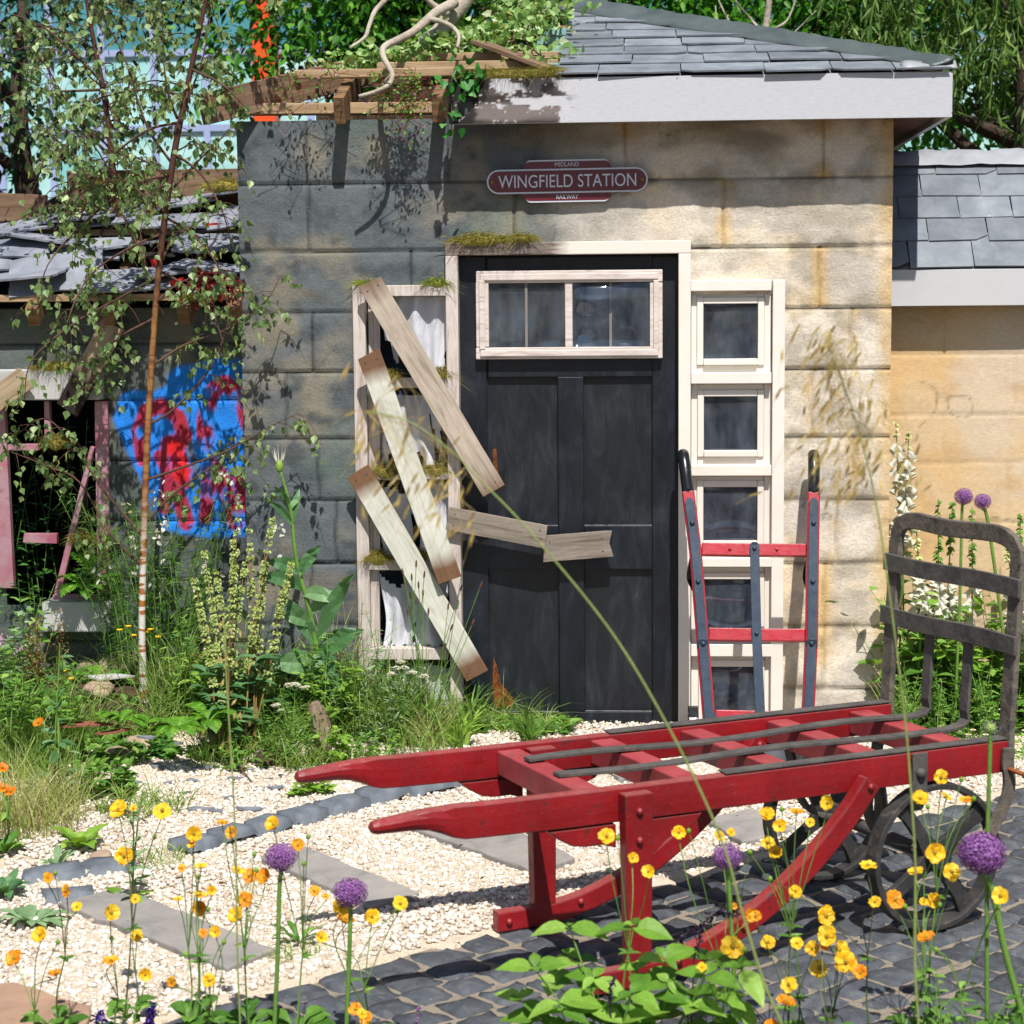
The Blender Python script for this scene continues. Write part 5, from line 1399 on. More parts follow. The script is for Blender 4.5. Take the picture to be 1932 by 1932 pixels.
# wheels, axle and irons
def wheel(t):
    c = cw(.968, t, .218); R = .214
    th = np.linspace(0, 2*math.pi, 49)[:-1]
    P = c + np.cos(th)[:, None]*CU*(R-.008) + np.sin(th)[:, None]*A(0, 0, 1)*(R-.008)
    mb = MB(); mb.sweep(P, [(-.026, -.009), (.026, -.009), (.026, .009), (-.026, .009)], CN, closed=True)
    w = mb.build('wheel', M['wheel'], cart, smooth=False, bevel=.003)
    for k in range(4):
        a = 2*math.pi*k/4 + .62; d = math.cos(a)*CU + math.sin(a)*A(0, 0, 1); s_ = np.cross(CN, d)
        mb = MB(); L = R-.012
        pr = [[(-.010, -h), (.010, -h), (.010, h), (-.010, h)] for h in (.030, .019, .020, .032)]
        mb.sweep([c+d*.02, c+d*L*.4, c+d*L*.75, c+d*L], np.array(pr), CN); mb.build('spoke', M['wheel'], w, bevel=.002)
    mb = MB(); mb.tube([c-CN*.045, c-CN*.040, c+CN*.040, c+CN*.045], [.030, .036, .036, .030], 18); mb.build('hub', M['wheel'], w, bevel=.003)
wheel(.0); wheel(CT-.03)
mb = MB(); mb.tube([cw(.968, .046, .218), cw(.968, CT-.076, .218)], .021, 14); mb.build('axle', M['iron'], cart, smooth=True)
for t, sg in ((-.034, 1), (CT+.034, -1)):
    flat([cw(.892, t, z) for z in (.532, .50, .44, .40)] + [cw(.897, t+sg*.03, .36)], .05, .009, CU).build('axle_bracket', M['iron'], cart, bevel=.002)
    mb = MB(); mb.ball(cw(.892, t-sg*.006, .475), .016, sq=(1, 1, 1)); mb.build('bolt', M['iron'], cart, smooth=True)
    tt = .085 if sg == 1 else CT-.11
    P = catmull([cw(.80, tt-sg*.03, .445), cw(.80, tt, .38), cw(.815, tt, .31), cw(.87, tt, .245), cw(.965, tt, .218)], 4)
    flat(P, .042, .012, CN).build('axle_bracket', M['iron'], cart, bevel=.002)
    P = catmull([cw(1.20, t, .515), cw(1.198, t, .47), cw(1.205, t, .42), cw(1.198, t, .37), cw(1.165, t, .31), cw(1.13, t, .265), cw(1.06, t+sg*.03, .235), cw(1.0, t+sg*.06, .22)], 4)
    flat(P, .036, .012, CU*.3+A(0, 0, .1)+CN*0).build('scroll_iron', M['ironrust'], cart, bevel=.002) if False else None
    mb = MB(); pr = [(-.006, -.02), (.006, -.02), (.006, .02), (-.006, .02)]
    mb.sweep(P, pr, CN); mb.build('scroll_iron', M['ironrust'], cart, bevel=.002)
mb = MB(); mb.tube([cw(1.196, -.03, .455), cw(1.222, -.085, .444)], .007, 10); mb.ball(cw(1.223, -.088, .4435), .013); mb.build('pin', M['rust'], cart, smooth=True)

# ------------------------------------------------------------------ sack truck leaning on the side window
truck = thing('sack_truck', 'red sack truck with navy iron straps leaning against the side window', 'sack truck', (.98, -.45, 0))
TP0, TP1 = A(0, -.52, 0), A(0, -.115, 1.17); TD = nrm(TP1-TP0); TNn = A(0, -TD[2], TD[1])   # TNn faces the viewer
def tq(px, py): return on_plane(px, py, TP0, TNn)
for k, pts in enumerate((((1298, 928), (1312, 1040), (1325, 1200), (1337, 1350), (1343, 1420)), ((1535, 930), (1533, 1040), (1531, 1200), (1525, 1330), (1521, 1420)))):
    P = np.array([tq(*p) for p in pts]); P[-1] = P[-2]+nrm(P[-2]-P[-3])*.10
    mb = MB(); mb.sweep(P, [(-.025, -.023), (.025, -.023), (.025, .023), (-.025, .023)], A(1, 0, 0)); mb.build('side_rail', M['redgloss'], truck, bevel=.005)
    top = P[0]; d = nrm(P[0]-P[1])
    H = catmull([top-d*.005, top+d*.05, top+d*.10+A(0, .004, 0), top+d*.135+A(0, .014, 0), top+d*.155+A(0, .030, -.002), top+d*.163+A(0, .048, -.008)], 4)
    mb = MB(); mb.tube(H, [.0235]+[.0245]*(len(H)-3)+[.024, .017], 14); mb.build('handle', M['blackgl'], truck, smooth=True)
    ys = (950, 1040, 1200, 1350, 1400)
    S = np.array([np.array([np.interp(y, [p[1] for p in pts], P[:, i]) for i in range(3)]) for y in ys]) + TNn*.027
    d0 = nrm(S[0]-S[1])
    mb = MB(); mb.sweep(np.concatenate([[S[0]+d0*.018], S]), np.array([[(-w, -.004), (w, -.004), (w, .004), (-w, .004)] for w in (.006, .0185, .0185, .0185, .0185, .0185)]), A(1, 0, 0))
    st_ = mb.build('iron_strap', M['navy'], truck, bevel=.0015)
    for y in (990, 1100, 1217):
        c = np.array([np.interp(y, [p[1] for p in pts], P[:, i]) for i in range(3)]) + TNn*.033
        mb = MB(); mb.ball(c, .0105); mb.build('rivet', M['navy'], st_, smooth=True)
    mb = MB(); c = np.array([np.interp(1214, [p[1] for p in pts], P[:, i]) for i in range(3)]) + TNn*.034
    mb.hexa([c+A(-.021, 0, -.02), c+A(.021, 0, -.02), c+A(.021, .006, -.02), c+A(-.021, .006, -.02)], [c+A(-.021, 0, .012), c+A(.021, 0, .012), c+A(.021, .006, .012), c+A(-.021, .006, .012)])
    mb.build('strap_joint', M['navy'], st_, bevel=.001)
    # rear foot iron
    c = np.array([np.interp(1040, [p[1] for p in pts], P[:, i]) for i in range(3)]); sx_ = -1 if k == 0 else -1
    c2 = np.array([np.interp(1120, [p[1] for p in pts], P[:, i]) for i in range(3)])
    flat(catmull([c-TNn*.024, c-TNn*.075+A(-.012, 0, -.05), c-TNn*.085+A(-.015, 0, -.10), c2-TNn*.024], 4), .035, .008, A(1, 0, 0)).build('foot_iron', M['blackgl'], truck, bevel=.002)
def trail(y, k):
    pts = (((1298, 928), (1312, 1040), (1325, 1200), (1337, 1350)), ((1535, 930), (1533, 1040), (1531, 1200), (1525, 1330)))[k]
    return tq(np.interp(y, [p[1] for p in pts], [p[0] for p in pts]), y)
for y in (1037, 1197, 1352):
    a, b = trail(y, 0), trail(y, 1); b[2] = a[2]-.004; a = a+A(.026, 0, 0); b = b-A(.026, 0, 0)
    mb = MB(); mb.sweep([a, (a+b)/2+A(0, 0, -.001), b], [(-.017, -.026), (.017, -.026), (.017, .026), (-.017, .026)], TNn); mb.build('cross_bar', M['redgloss'], truck, bevel=.004)
    for f in (.27, .72):
        if y == 1037:
            mb = MB(); mb.ball(a+(b-a)*f+TNn*.018, .007); mb.build('bolt', M['redgloss'], truck, smooth=True)
P = np.array([tq(1423, 1030), tq(1427, 1200), tq(1434, 1350), tq(1437, 1410)])+TNn*.022
mb = MB(); mb.sweep(np.concatenate([[P[0]+A(0, 0, .012)], P]), np.array([[(-w, -.0045), (w, -.0045), (w, .0045), (-w, .0045)] for w in (.008, .019, .019, .019, .019)]), A(1, 0, 0)); st_ = mb.build('centre_strap', M['navy'], truck, bevel=.0015)
for y, x in ((1037, 1423), (1197, 1427)):
    mb = MB(); mb.ball(tq(x, y)+TNn*.029, .009); mb.build('rivet', M['navy'], st_, smooth=True)
for x in (.745, 1.275):
    c = A(x, -.56, .10); th = np.linspace(0, 2*math.pi, 33)[:-1]
    mb = MB(); mb.sweep(c+np.stack([0*th, np.cos(th)*.088, np.sin(th)*.088], 1), [(-.02, -.012), (.02, -.012), (.02, .012), (-.02, .012)], A(1, 0, 0), closed=True); w = mb.build('wheel', M['blackgl'], truck, bevel=.003)
    mb = MB(); mb.tube([c-A(.024, 0, 0), c+A(.024, 0, 0)], .022, 14); mb.build('hub', M['blackgl'], w, smooth=False)
    for k in range(4):
        a = k*math.pi/2+.4; d = A(0, math.cos(a), math.sin(a))
        mb = MB(); mb.sweep([c+d*.015, c+d*.08], [(-.008, -.012), (.008, -.012), (.008, .012), (-.008, .012)], A(1, 0, 0)); mb.build('spoke', M['blackgl'], w)
mb = MB(); mb.tube([A(.745, -.56, .10), A(1.275, -.56, .10)], .012, 10); mb.build('axle', M['iron'], truck, smooth=True)
mb = MB(); mb.box((.80, -.70, .008), (1.22, -.50, .016)); mb.build('toe_plate', M['navy'], truck, bevel=.002)
mb = MB()
for x in (.82, 1.2): mb.hexa([A(x-.018, -.535, .012), A(x+.018, -.535, .012), A(x+.018, -.525, .012), A(x-.018, -.525, .012)], [A(x-.018, -.49, .16), A(x+.018, -.49, .16), A(x+.018, -.48, .16), A(x-.018, -.48, .16)])
mb.build('toe_bracket', M['navy'], truck)
# ------------------------------------------------------------------ birches
def birch(name, label, trunk, radii, branches, nrand, leafn, box, Y, seed, loc, tw=1.0):
    global rng
    keep = rng; rng = np.random.default_rng(seed)
    t = thing(name, label, 'tree', loc)
    T = catmull(trunk, 6); rr = np.interp(np.linspace(0, 1, len(T)), np.linspace(0, 1, len(radii)), radii)
    mb = MB(); mb.tube(T, rr, 10); mb.build('trunk', M['birchbark'], t, smooth=True)
    bm = MB(); lines = []
    for b in branches:
        P = catmull(b, 5); r0 = .0065*tw; bm.tube(P, np.linspace(r0, .0015, len(P)), 6); lines.append(P)
    for i in range(nrand):
        k = int(len(T)*rng.uniform(.30, .97)); q = T[k]; a = rng.uniform(0, 6.28); L = rng.uniform(.25, .62)*tw*(.55 if math.cos(a) > .2 else 1)
        d = A(math.cos(a), math.sin(a)*.62, 0); up = rng.uniform(.2, 1.0)
        P = np.array([q + d*L*u + A(0, 0, up*L*u - .75*L*u**2.3) + rng.normal(0, .008, 3) for u in np.linspace(0, 1, 6)])
        P = catmull(P, 3); P[:, 1] = np.minimum(P[:, 1], Y[1]); bm.tube(P, np.linspace(rr[k]*.34, .0012, len(P)), 5); lines.append(P)
    # hanging twigs
    tips = []
    for P in lines:
        L = np.linalg.norm(np.diff(P, axis=0), axis=1).sum()
        for i in range(int(3+L*15)):
            q = P[int(len(P)*rng.uniform(.2, .999))]; a = rng.uniform(0, 6.28); l = rng.uniform(.08, .24)
            d = A(math.cos(a), math.sin(a)*.7, rng.uniform(-.2, .5))
            W_ = np.array([q + d*l*u*.8 + A(0, 0, -l*.75*u*u) for u in np.linspace(0, 1, 5)]); W_[:, 1] = np.minimum(W_[:, 1], Y[1])
            bm.tube(W_, np.linspace(.0016, .0007, 5), 4, caps=False); tips.append(W_)
    bm.build('branch', M['twig'], t, smooth=True)
    tips = np.array(tips); lm = MB(); cm = MB()
    n = leafn; k = rng.integers(0, len(tips), n); u = rng.uniform(.15, 1.0, n); i0 = np.minimum((u*4).astype(int), 3); fr = u*4-i0
    C = tips[k, i0]*(1-fr)[:, None]+tips[k, i0+1]*fr[:, None] + rng.normal(0, .010, (n, 3)); C[:, 1] = np.minimum(C[:, 1], Y[1])
    dtr = np.abs(C[:, 0]-np.interp(C[:, 2], T[:, 2], T[:, 0])); C = C[(dtr > .045) | (rng.random(n) < .25)]; n = len(C)
    D = nrm(rng.normal(0, .55, (n, 3))+A(0, -.1, -1.0)); N_ = nrm(rng.normal(0, .8, (n, 3))+A(0, -1, .3))
    s = rng.uniform(.022, .040, n)
    for j in range(0, n, 4000): lm.leaves(C[j:j+4000], D[j:j+4000], N_[j:j+4000], s[j:j+4000], s[j:j+4000]*.82, (.05, .85, 1.0, .62, .28, 0), .05, .22)
    lm.build('crown', M['birch'], t)
    m = n//14; k = rng.integers(0, len(tips), m); C = tips[k, rng.integers(1, 5, m)]
    for c in C: cm.tube([c, c+A(rng.normal(0, .003), 0, -.012), c+A(rng.normal(0, .004), 0, -.028)], [.0022, .0034, .0018], 5)
    tag(cm.build('catkin', M['catkin'], t), None, None, kind='stuff')
    rng = keep; return t
def BP(pts, Y, dy=0.0, sx=.27346): return [Q(x*sx, y*sx, Y + dy*i) for i, (x, y) in enumerate(pts)]
YB = -.30
tr1 = [Q(276, 1375, YB), Q(268, 1200, YB), Q(272, 1000, YB), Q(277, 850, YB), Q(285, 700, YB), Q(296, 550, YB), Q(310, 420, YB), Q(327, 300, YB), Q(346, 200, YB), Q(368, 95, YB), Q(388, 0, YB), Q(398, -110, YB), Q(404, -230, YB)]
tr1[0][2] = .04
br1 = [BP([(1180, 1120), (1040, 920), (950, 700), (890, 480), (800, 280), (700, 110), (610, 0)], YB, -.02), BP([(1200, 1290), (1330, 1150), (1500, 980), (1600, 900)], YB, .03), BP([(1225, 820), (1170, 680), (1130, 430), (1120, 60)], YB, -.03),
       BP([(1240, 880), (1310, 650), (1400, 400), (1470, 0)], YB, .01), BP([(1010, 1830), (880, 1550), (760, 1300), (640, 1130), (560, 900)], YB, -.03), BP([(1110, 1800), (1200, 1650), (1320, 1560), (1500, 1480), (1620, 1530)], YB, .04),
       [Q(x, y, YB+.03*i) for i, (x, y) in enumerate([(283, 800), (330, 770), (400, 690), (430, 610), (452, 560)])], [Q(x, y, YB+.035*i) for i, (x, y) in enumerate([(278, 905), (350, 880), (430, 850), (500, 810), (560, 780)])],
       [Q(x, y, YB+.035*i) for i, (x, y) in enumerate([(276, 985), (330, 930), (400, 880), (440, 840), (470, 835)])], [Q(x, y, YB-.02*i) for i, (x, y) in enumerate([(272, 1015), (200, 930), (130, 830), (80, 790), (20, 830)])],
       [Q(x, y, YB-.02*i) for i, (x, y) in enumerate([(270, 1070), (210, 1010), (150, 910), (90, 880), (15, 850)])], [Q(x, y, YB+.04*i) for i, (x, y) in enumerate([(287, 690), (350, 650), (430, 620), (500, 570), (530, 520)])]]
for q in ([(340, 230), (270, 250), (190, 320), (150, 420), (140, 500)], [(322, 330), (250, 350), (160, 420), (90, 500), (75, 580)], [(308, 440), (240, 470), (170, 520), (130, 600), (125, 680)], [(300, 520), (230, 560), (140, 610), (60, 680), (45, 760)], [(292, 600), (220, 640), (180, 690), (160, 740)],
          [(330, 290), (380, 330), (420, 400), (440, 480)], [(312, 410), (360, 440), (410, 500), (435, 580)], [(300, 510), (350, 540), (400, 590), (425, 660)], [(360, 130), (420, 160), (470, 210)], [(350, 180), (260, 170), (150, 200), (60, 270)]):
    br1.append([Q(x, y, YB+rng.normal(-.02, .05)*k_) for k_, (x, y) in enumerate(q)])
birch('birch_tree', 'front slender birch with peeling white and orange trunk beside the graffiti', tr1, [.017, .0145, .014, .0135, .013, .0125, .013, .0132, .012, .010, .007, .005, .003], br1, 18, 2500, None, (-1, -.07), 21, tr1[0])
YB2 = .50
tr2 = [Q(262, 1330, YB2), Q(262, 1000, YB2), Q(262, 730, YB2), Q(243, 560, YB2), Q(222, 383, YB2), Q(213, 315, YB2), Q(204, 232, YB2), Q(191, 150, YB2), Q(175, 68, YB2), Q(164, 5, YB2), Q(152, -90, YB2), Q(146, -200, YB2)]
tr2[0][2] = .0; tr2[0][0] = tr2[1][0] = tr2[2][0] = tr2[3][0]-.02
br2 = [BP([(770, 1220), (600, 1130), (450, 1020), (300, 890), (100, 790), (-60, 840)], YB2, -.10), BP([(740, 1060), (620, 930), (560, 830), (460, 700), (380, 560), (300, 430), (180, 330)], YB2, -.05), BP([(700, 560), (560, 420), (330, 210), (150, 120), (-40, 70)], YB2, -.04),
       BP([(690, 620), (420, 630), (190, 625), (0, 690)], YB2, -.05), BP([(780, 870), (870, 740), (890, 560), (885, 480)], YB2, -.02), BP([(760, 1250), (520, 1420), (330, 1620), (250, 1900), (180, 2100)], YB2, -.05), BP([(800, 1400), (690, 1650), (720, 1932), (770, 2200)], YB2, -.06), BP([(720, 640), (800, 860), (790, 960)], YB2, -.02)]
birch('birch_tree', 'rear birch with bare orange stem and drooping leafy branches at the left', tr2, [.017, .016, .015, .0145, .014, .013, .0125, .012, .010, .008, .006, .004], br2, 34, 1800, None, (-1.2, .62), 22, tr2[0], 1.12)

# ------------------------------------------------------------------ roof growth
def thing1(mb, name, mat, label, cat, group=None, **kw):
    return tag(mb.build(name, mat, **kw), label, cat, group)
db = thing('dead_branch', 'pale dead branch fallen over the burnt roof edge', 'branch', Q(800, 100, .2))
def bl(pts, Ys): return catmull([Q(x, y, Y) for (x, y), Y in zip(pts, Ys)], 5)
C6 = lambda pts: [(452.8+x*.27346, y*.27346) for x, y in pts]
mb = MB()
m1 = bl([(930, -120), (880, -10), (855, 25), (828, 60), (800, 82)], [.55, .5, .45, .4, .38]); mb.tube(m1, np.linspace(.045, .032, len(m1)), 10)
m2 = bl(C6([(1480, 20), (1370, 75), (1300, 130), (1200, 215), (1100, 270), (1000, 320), (985, 380), (1020, 450), (1050, 510), (1030, 580), (940, 630), (820, 665)]), [.4, .3, .2, .1, .0, -.1, -.15, -.2, -.24, -.27, -.30, -.32]); mb.tube(m2, np.interp(np.linspace(0, 1, len(m2)), [0, .3, .6, 1], [.024, .017, .012, .007]), 8)
m3 = bl(C6([(1010, -60), (1000, 0), (930, 80), (890, 180), (860, 260), (760, 330)]), [.4, .35, .3, .25, .2, .15]); mb.tube(m3, np.linspace(.014, .007, len(m3)), 7)
m4 = bl(C6([(1300, 130), (1390, 150), (1470, 190), (1510, 250), (1500, 330)]), [.2, .15, .1, .06, .02]); mb.tube(m4, np.linspace(.012, .007, len(m4)), 7)
m5 = bl(C6([(1430, 100), (1340, 40), (1280, -20)]), [.35, .3, .28]); mb.tube(m5, np.linspace(.018, .012, len(m5)), 7)
m6 = bl(C6([(1030, 580), (1000, 560), (1040, 520)]), [-.27, -.28, -.30]); mb.tube(m6, np.linspace(.006, .003, len(m6)), 5)
mb.build('limb', M['deadwood'], db, smooth=True)
def moss(label, c, sx, sy, sz, n, mat='moss', L=.022):
    c = A(*c); th = rng.uniform(0, 6.28, n); r = np.sqrt(rng.random(n))
    B = c + np.stack([np.cos(th)*r*sx, np.sin(th)*r*sy, (1-r**2)*sz*rng.uniform(.3, 1, n)], 1)
    D = nrm(np.stack([np.cos(th)*r, np.sin(th)*r-.2, .5+0*r], 1)+rng.normal(0, .6, (n, 3)))
    nz = 1+.5*(fbm(ICO3_V[:, 0]*3+c[0]*9, ICO3_V[:, 1]*3+ICO3_V[:, 2]*2+c[2]*7, 301)-.5); mb = MB(); mb.add(ICO3_V*nz[:, None]*A(sx*.78, sy*.7, sz*.55)+c, ICO3_F)
    k_ = rng.random(n) < .25; B = B + rng.normal(0, .012, (n, 3))*A(sx/.08, .5, .5)*k_[:, None]; mb.blades(B, D, L*1.25*rng.uniform(.5, 1.6, n)*np.where(k_, 1.6, 1), .0030, .9, 3)
    return thing1(mb, 'moss_clump', M[mat], label, 'moss')
moss('tuft of moss and dry grass in a strip on the charred fascia', Q(945, 143, -.17), .16, .035, .03, 900)
moss('mossy tuft next to the cut end of the slates', Q(1035, 140, -.17), .075, .04, .03, 500)
moss('long strip of yellow moss above the door frame head', Q(905, 455, -.03), .12, .03, .035, 800)
moss('clump of yellow moss over the middle of the door frame head', Q(985, 452, -.03), .05, .03, .025, 400)
moss('small green moss pad on top corner of the broken window', Q(690, 538, -.02), .035, .025, .018, 260, 'mossgr')
moss('bright green moss heap on the broken window head beside the door', Q(825, 537, -.02), .05, .028, .028, 420, 'mossgr')
moss('mossy tuft on the first rail of the broken window behind the long plank', Q(832, 712, -.02), .04, .03, .05, 420)
moss('mossy tuft between the two upper planks', Q(738, 713, -.02), .03, .03, .04, 360)
moss('shaggy moss on the second rail of the broken window, left half', Q(730, 894, -.02), .07, .03, .05, 600)
moss('shaggy moss on the second rail of the broken window, right half', Q(820, 892, -.02), .06, .03, .04, 500)
moss('hanging moss on the third rail of the broken window at the stile', Q(712, 1058, -.02), .055, .03, .05, 600)
moss('small mossy tuft on the third rail hidden between planks', Q(792, 1052, -.02), .04, .03, .04, 300)
moss('brown moss on the lintel of the ruined annexe beneath the burnt plank', Q(110, 697, YL-.03), .11, .04, .035, 800)
moss('mossy clump on the broken pink glazing bar', Q(105, 838, YL), .04, .04, .05, 420)
moss('mossy clump on the lower pink glazing bar', Q(152, 1020, YL-.01), .04, .04, .05, 420)
moss('dry moss on the ridge board end by the hut wall', Q(425, 355, .6), .1, .05, .05, 500)
moss('dry moss at the ridge board of the ruined annexe, left end', Q(195, 350, .68), .10, .05, .03, 500)
moss('moss on the slipped slates near the ruined eaves', Q(165, 545, .1), .07, .05, .03, 400)
moss('moss between the middle slates of the ruined roof', Q(375, 560, -.02), .06, .04, .04, 400, 'mossgr')
def leafcloud(mb, C, S, n, L, W, up=(0, -.4, 1), prof=(.3, 1, .95, .6, 0), mi=0, droop=.2, spread=.9):
    C = np.asarray(C); k = rng.integers(0, len(C), n); B = C[k] + rng.normal(0, 1, (n, 3))*A(*S)
    D = nrm(rng.normal(0, 1, (n, 3))+A(0, -.3, -.1)); N_ = nrm(rng.normal(0, spread, (n, 3))+A(*up))
    mb.leaves(B, D, N_, L*rng.uniform(.6, 1.3, n), W*rng.uniform(.6, 1.3, n), prof, droop, .15, mi=mi)
ivp = (.75, .85, 1.0, .55, .42, .0)
iv = thing('ivy_plant', 'pale variegated ivy heaped over the ruined roof', 'ivy', Q(800, 110, .1))
mb = MB()
pts = []
for x, y, Y in ((660, 118, .12), (700, 112, .14), (730, 106, .16), (770, 96, .22), (820, 88, .30), (870, 78, .35), (905, 70, .4), (940, 55, .5), (975, 40, .6), (1010, 22, .7), (1030, 35, .55), (1045, 8, .8), (985, 70, .35), (1020, 105, .1), (920, 95, .3), (1000, -10, .8), (960, 10, .7), (850, 60, .5)): pts.append(Q(x, y, Y))
leafcloud(mb, pts, (.080, .05, .028), 1250, .036, .034, prof=ivp); mb.build('foliage', M['ivy'], iv)
mb = MB()
for i in range(0, len(pts)-1):
    a, b = pts[i], pts[i+1]; mb.tube([a, (a+b)/2+rng.normal(0, .03, 3), b], .003, 5)
mb.build('stem', M['twig'], iv)
for lab, (x, y, Y), n in (('dark green ivy tuft growing out over the charred fascia', (885, 142, -.2), 130), ('ivy hanging beside the end of the charred fascia', (852, 200, -.22), 70)):
    t = thing('ivy_plant', lab, 'ivy', Q(x, y, Y)); mb = MB(); c = Q(x, y, Y)
    pp = [c, c+A(.02, 0, -.04), c+A(-.03, 0, .02), c+A(.05, 0, .0)] if n > 100 else [c+A(0, 0, .1-i*.05) for i in range(5)]
    leafcloud(mb, pp, (.026, .018, .022), n*3//10, .036, .034, up=(0, -1, .6), prof=ivp); mb.build('foliage', M['ivydk'], t)
    mb = MB(); mb.tube([pp[0]+A(0, .06, .03)] + list(pp), .0025, 5); mb.build('stem', M['twig'], t)
# red-stemmed herb robert trailing over the wall plate
for lab, pts, n in (('red stemmed trailing herb hanging from the wall plate under the dead branch', [(740, 160), (770, 175), (800, 150), (755, 190), (730, 165), (790, 190), (770, 140), (715, 140)], 420), ('wiry reddish trailer on the hip rafter', [(560, 135), (540, 160), (590, 130), (620, 120), (650, 115)], 220)):
    t = thing('trailing_herb', lab, 'plant', Q(*pts[0], -.15)); mb = MB(); lm = MB(); fm = MB()
    for i in range(42 if n > 300 else 18):
        x, y = pts[rng.integers(len(pts))]; a = Q(x+rng.normal(0, 14), y+rng.normal(0, 6), -.14+rng.normal(0, .03)); L = rng.uniform(.05, .20)
        P = np.array([a + A(rng.normal(0, .05), -.04, .02)*u + A(0, 0, -L*u**1.6) + rng.normal(0, .006, 3) for u in np.linspace(0, 1, 6)])
        mb.tube(P, .0012, 4)
        k = int(n/60)+2; q = P[rng.integers(1, 6, k)]; lm.leaves(q+rng.normal(0, .008, (k, 3)), rng.normal(0, 1, (k, 3)), rng.normal(0, .7, (k, 3))+A(0, -1, .5), .016, .011, mi=0)
        if rng.random() < .3: fm.leaves(np.repeat(P[-1:], 5, 0), nrm(rng.normal(0, 1, (5, 3))+A(0, -1, 0)), A(0, -1, .3), .008, .006)
    mb.build('stem', M['redleaf'], t); lm.build('foliage', M['leafgr'], t); fm.build('flower', M['pinkfl'], t)
t = thing('trailing_herb', 'red and green weeds in the corner of the ruined roof against the hut', 'plant', Q(405, 540, -.03)); mb = MB(); lm = MB()
for i in range(40):
    a = Q(rng.uniform(375, 452), rng.uniform(520, 560), -.03+rng.normal(0, .03)); P = np.array([a+A(rng.normal(0, .04)*u, -.03*u, .04*u-.12*u*u*rng.random()) for u in np.linspace(0, 1, 5)]); mb.tube(P, .0012, 4)
    lm.leaves(P[rng.integers(1, 5, 8)]+rng.normal(0, .01, (8, 3)), rng.normal(0, 1, (8, 3)), rng.normal(0, .7, (8, 3))+A(0, -1, .5), .022, .014)
mb.build('stem', M['redleaf'], t); lm.build('foliage', M['redleaf'], t)
t = thing('trailing_herb', 'blue-green ferny tuft on the timber end of the ruined eaves', 'plant', Q(185, 550, .0)); lm = MB()
leafcloud(lm, [Q(150, 560, -.03), Q(175, 548, 0), Q(205, 545, 0), Q(235, 548, 0)], (.03, .03, .02), 260, .035, .008, (0, -1, .6)); lm.build('foliage', M['silver'], t)
# ------------------------------------------------------------------ planted bed in front of the walls
def GM(px, py):
    z = 0.0
    for _ in range(4):
        p = G(px, py, z); z = float(mound(A(p[0]), A(p[1]))[0])
    return p
def base_at(px, Y):
    x = Q(px, 1350, Y)[0]; return A(x, Y, float(mound(A(x), A(Y))[0]))
def plant(name, label, cat, base, group=None): return thing(name, label, cat, base, group)
def tuft(label, base, n, L, spread, mat='grass', w=.006, droop=.7, name='grass_tuft', cat='grass', stems=None, up=1.0):
    mb = MB(); th = rng.uniform(0, 6.28, n); r = np.sqrt(rng.random(n))*spread
    B = A(*base) + np.stack([np.cos(th)*r, np.sin(th)*r, 0*r], 1)
    a = rng.uniform(0, 6.28, n); lean_ = rng.uniform(.05, .55, n)/up
    D = np.stack([np.cos(a)*lean_, np.sin(a)*lean_, 0*a+1], 1)
    Ls = L*rng.uniform(.45, 1.1, n); mb.blades(B, D, Ls, w*rng.uniform(.6, 1.3, n), droop*rng.uniform(.3, 1.3, n))
    return thing1(mb, name, M[mat], label, cat, base=None)
def rosette(label, base, n, L, W, mat, name='rosette_plant', cat='plant', up=.7, wave=.012, tilt=.3):
    mb = MB(); a = np.arange(n)*2.4+rng.uniform(0, 6); e = rng.uniform(tilt, tilt+up, n)
    D = np.stack([np.cos(a), np.sin(a), e], 1); N_ = np.stack([-np.cos(a)*e, -np.sin(a)*e, 0*a+1], 1)
    mb.leaves(A(*base)+nrm(D)*.01, D, N_, L*rng.uniform(.6, 1.1, n), W*rng.uniform(.7, 1.1, n), (.25, .5, .85, 1, .95, .6, 0), rng.uniform(.25, .6, n), .25, wave)
    return thing1(mb, name, M[mat], label, cat)
def herb(label, base, n, H, spread, per, L, W, mat, name='leafy_plant', cat='plant', stem='stem', lean=.25, prof=(.1, .8, 1, .7, 0), heads=None, sm=.0022, parts=None, topbare=0.0, droop=.25):
    t = plant(name, label, cat, base); sm_ = MB(); lm = MB(); tops = []
    for i in range(n):
        a = rng.uniform(0, 6.28); r = math.sqrt(rng.random())*spread; b = A(*base)+A(math.cos(a)*r, math.sin(a)*r*.7, 0)
        h = H*rng.uniform(.55, 1.05); ln = rng.normal(0, lean, 2)*h
        P = np.array([b + A(ln[0]*u**1.5, ln[1]*.6*u**1.5, h*u) + rng.normal(0, .004, 3)*u for u in np.linspace(0, 1, 6)])
        sm_.tube(P, np.linspace(sm, sm*.5, 6), 5, caps=False); tops.append(P[-1])
        u = rng.uniform(.05, 1.0-topbare, per); k = np.minimum((u*5).astype(int), 4); q = P[k]+(P[k+1]-P[k])*(u*5-k)[:, None]
        an = rng.uniform(0, 6.28, per); D = np.stack([np.cos(an), np.sin(an), rng.uniform(-.1, .8, per)], 1); N_ = np.stack([-np.cos(an)*.5, -np.sin(an)*.5-.2, 0*an+1], 1)
        lm.leaves(q, D, N_+rng.normal(0, .2, (per, 3)), L*rng.uniform(.6, 1.15, per)*(1.1-.5*u), W*rng.uniform(.7, 1.15, per)*(1.1-.5*u), prof, droop, .2, .01)
    sm_.build('stem', M[stem], t); lm.build('foliage', M[mat], t); return t, tops
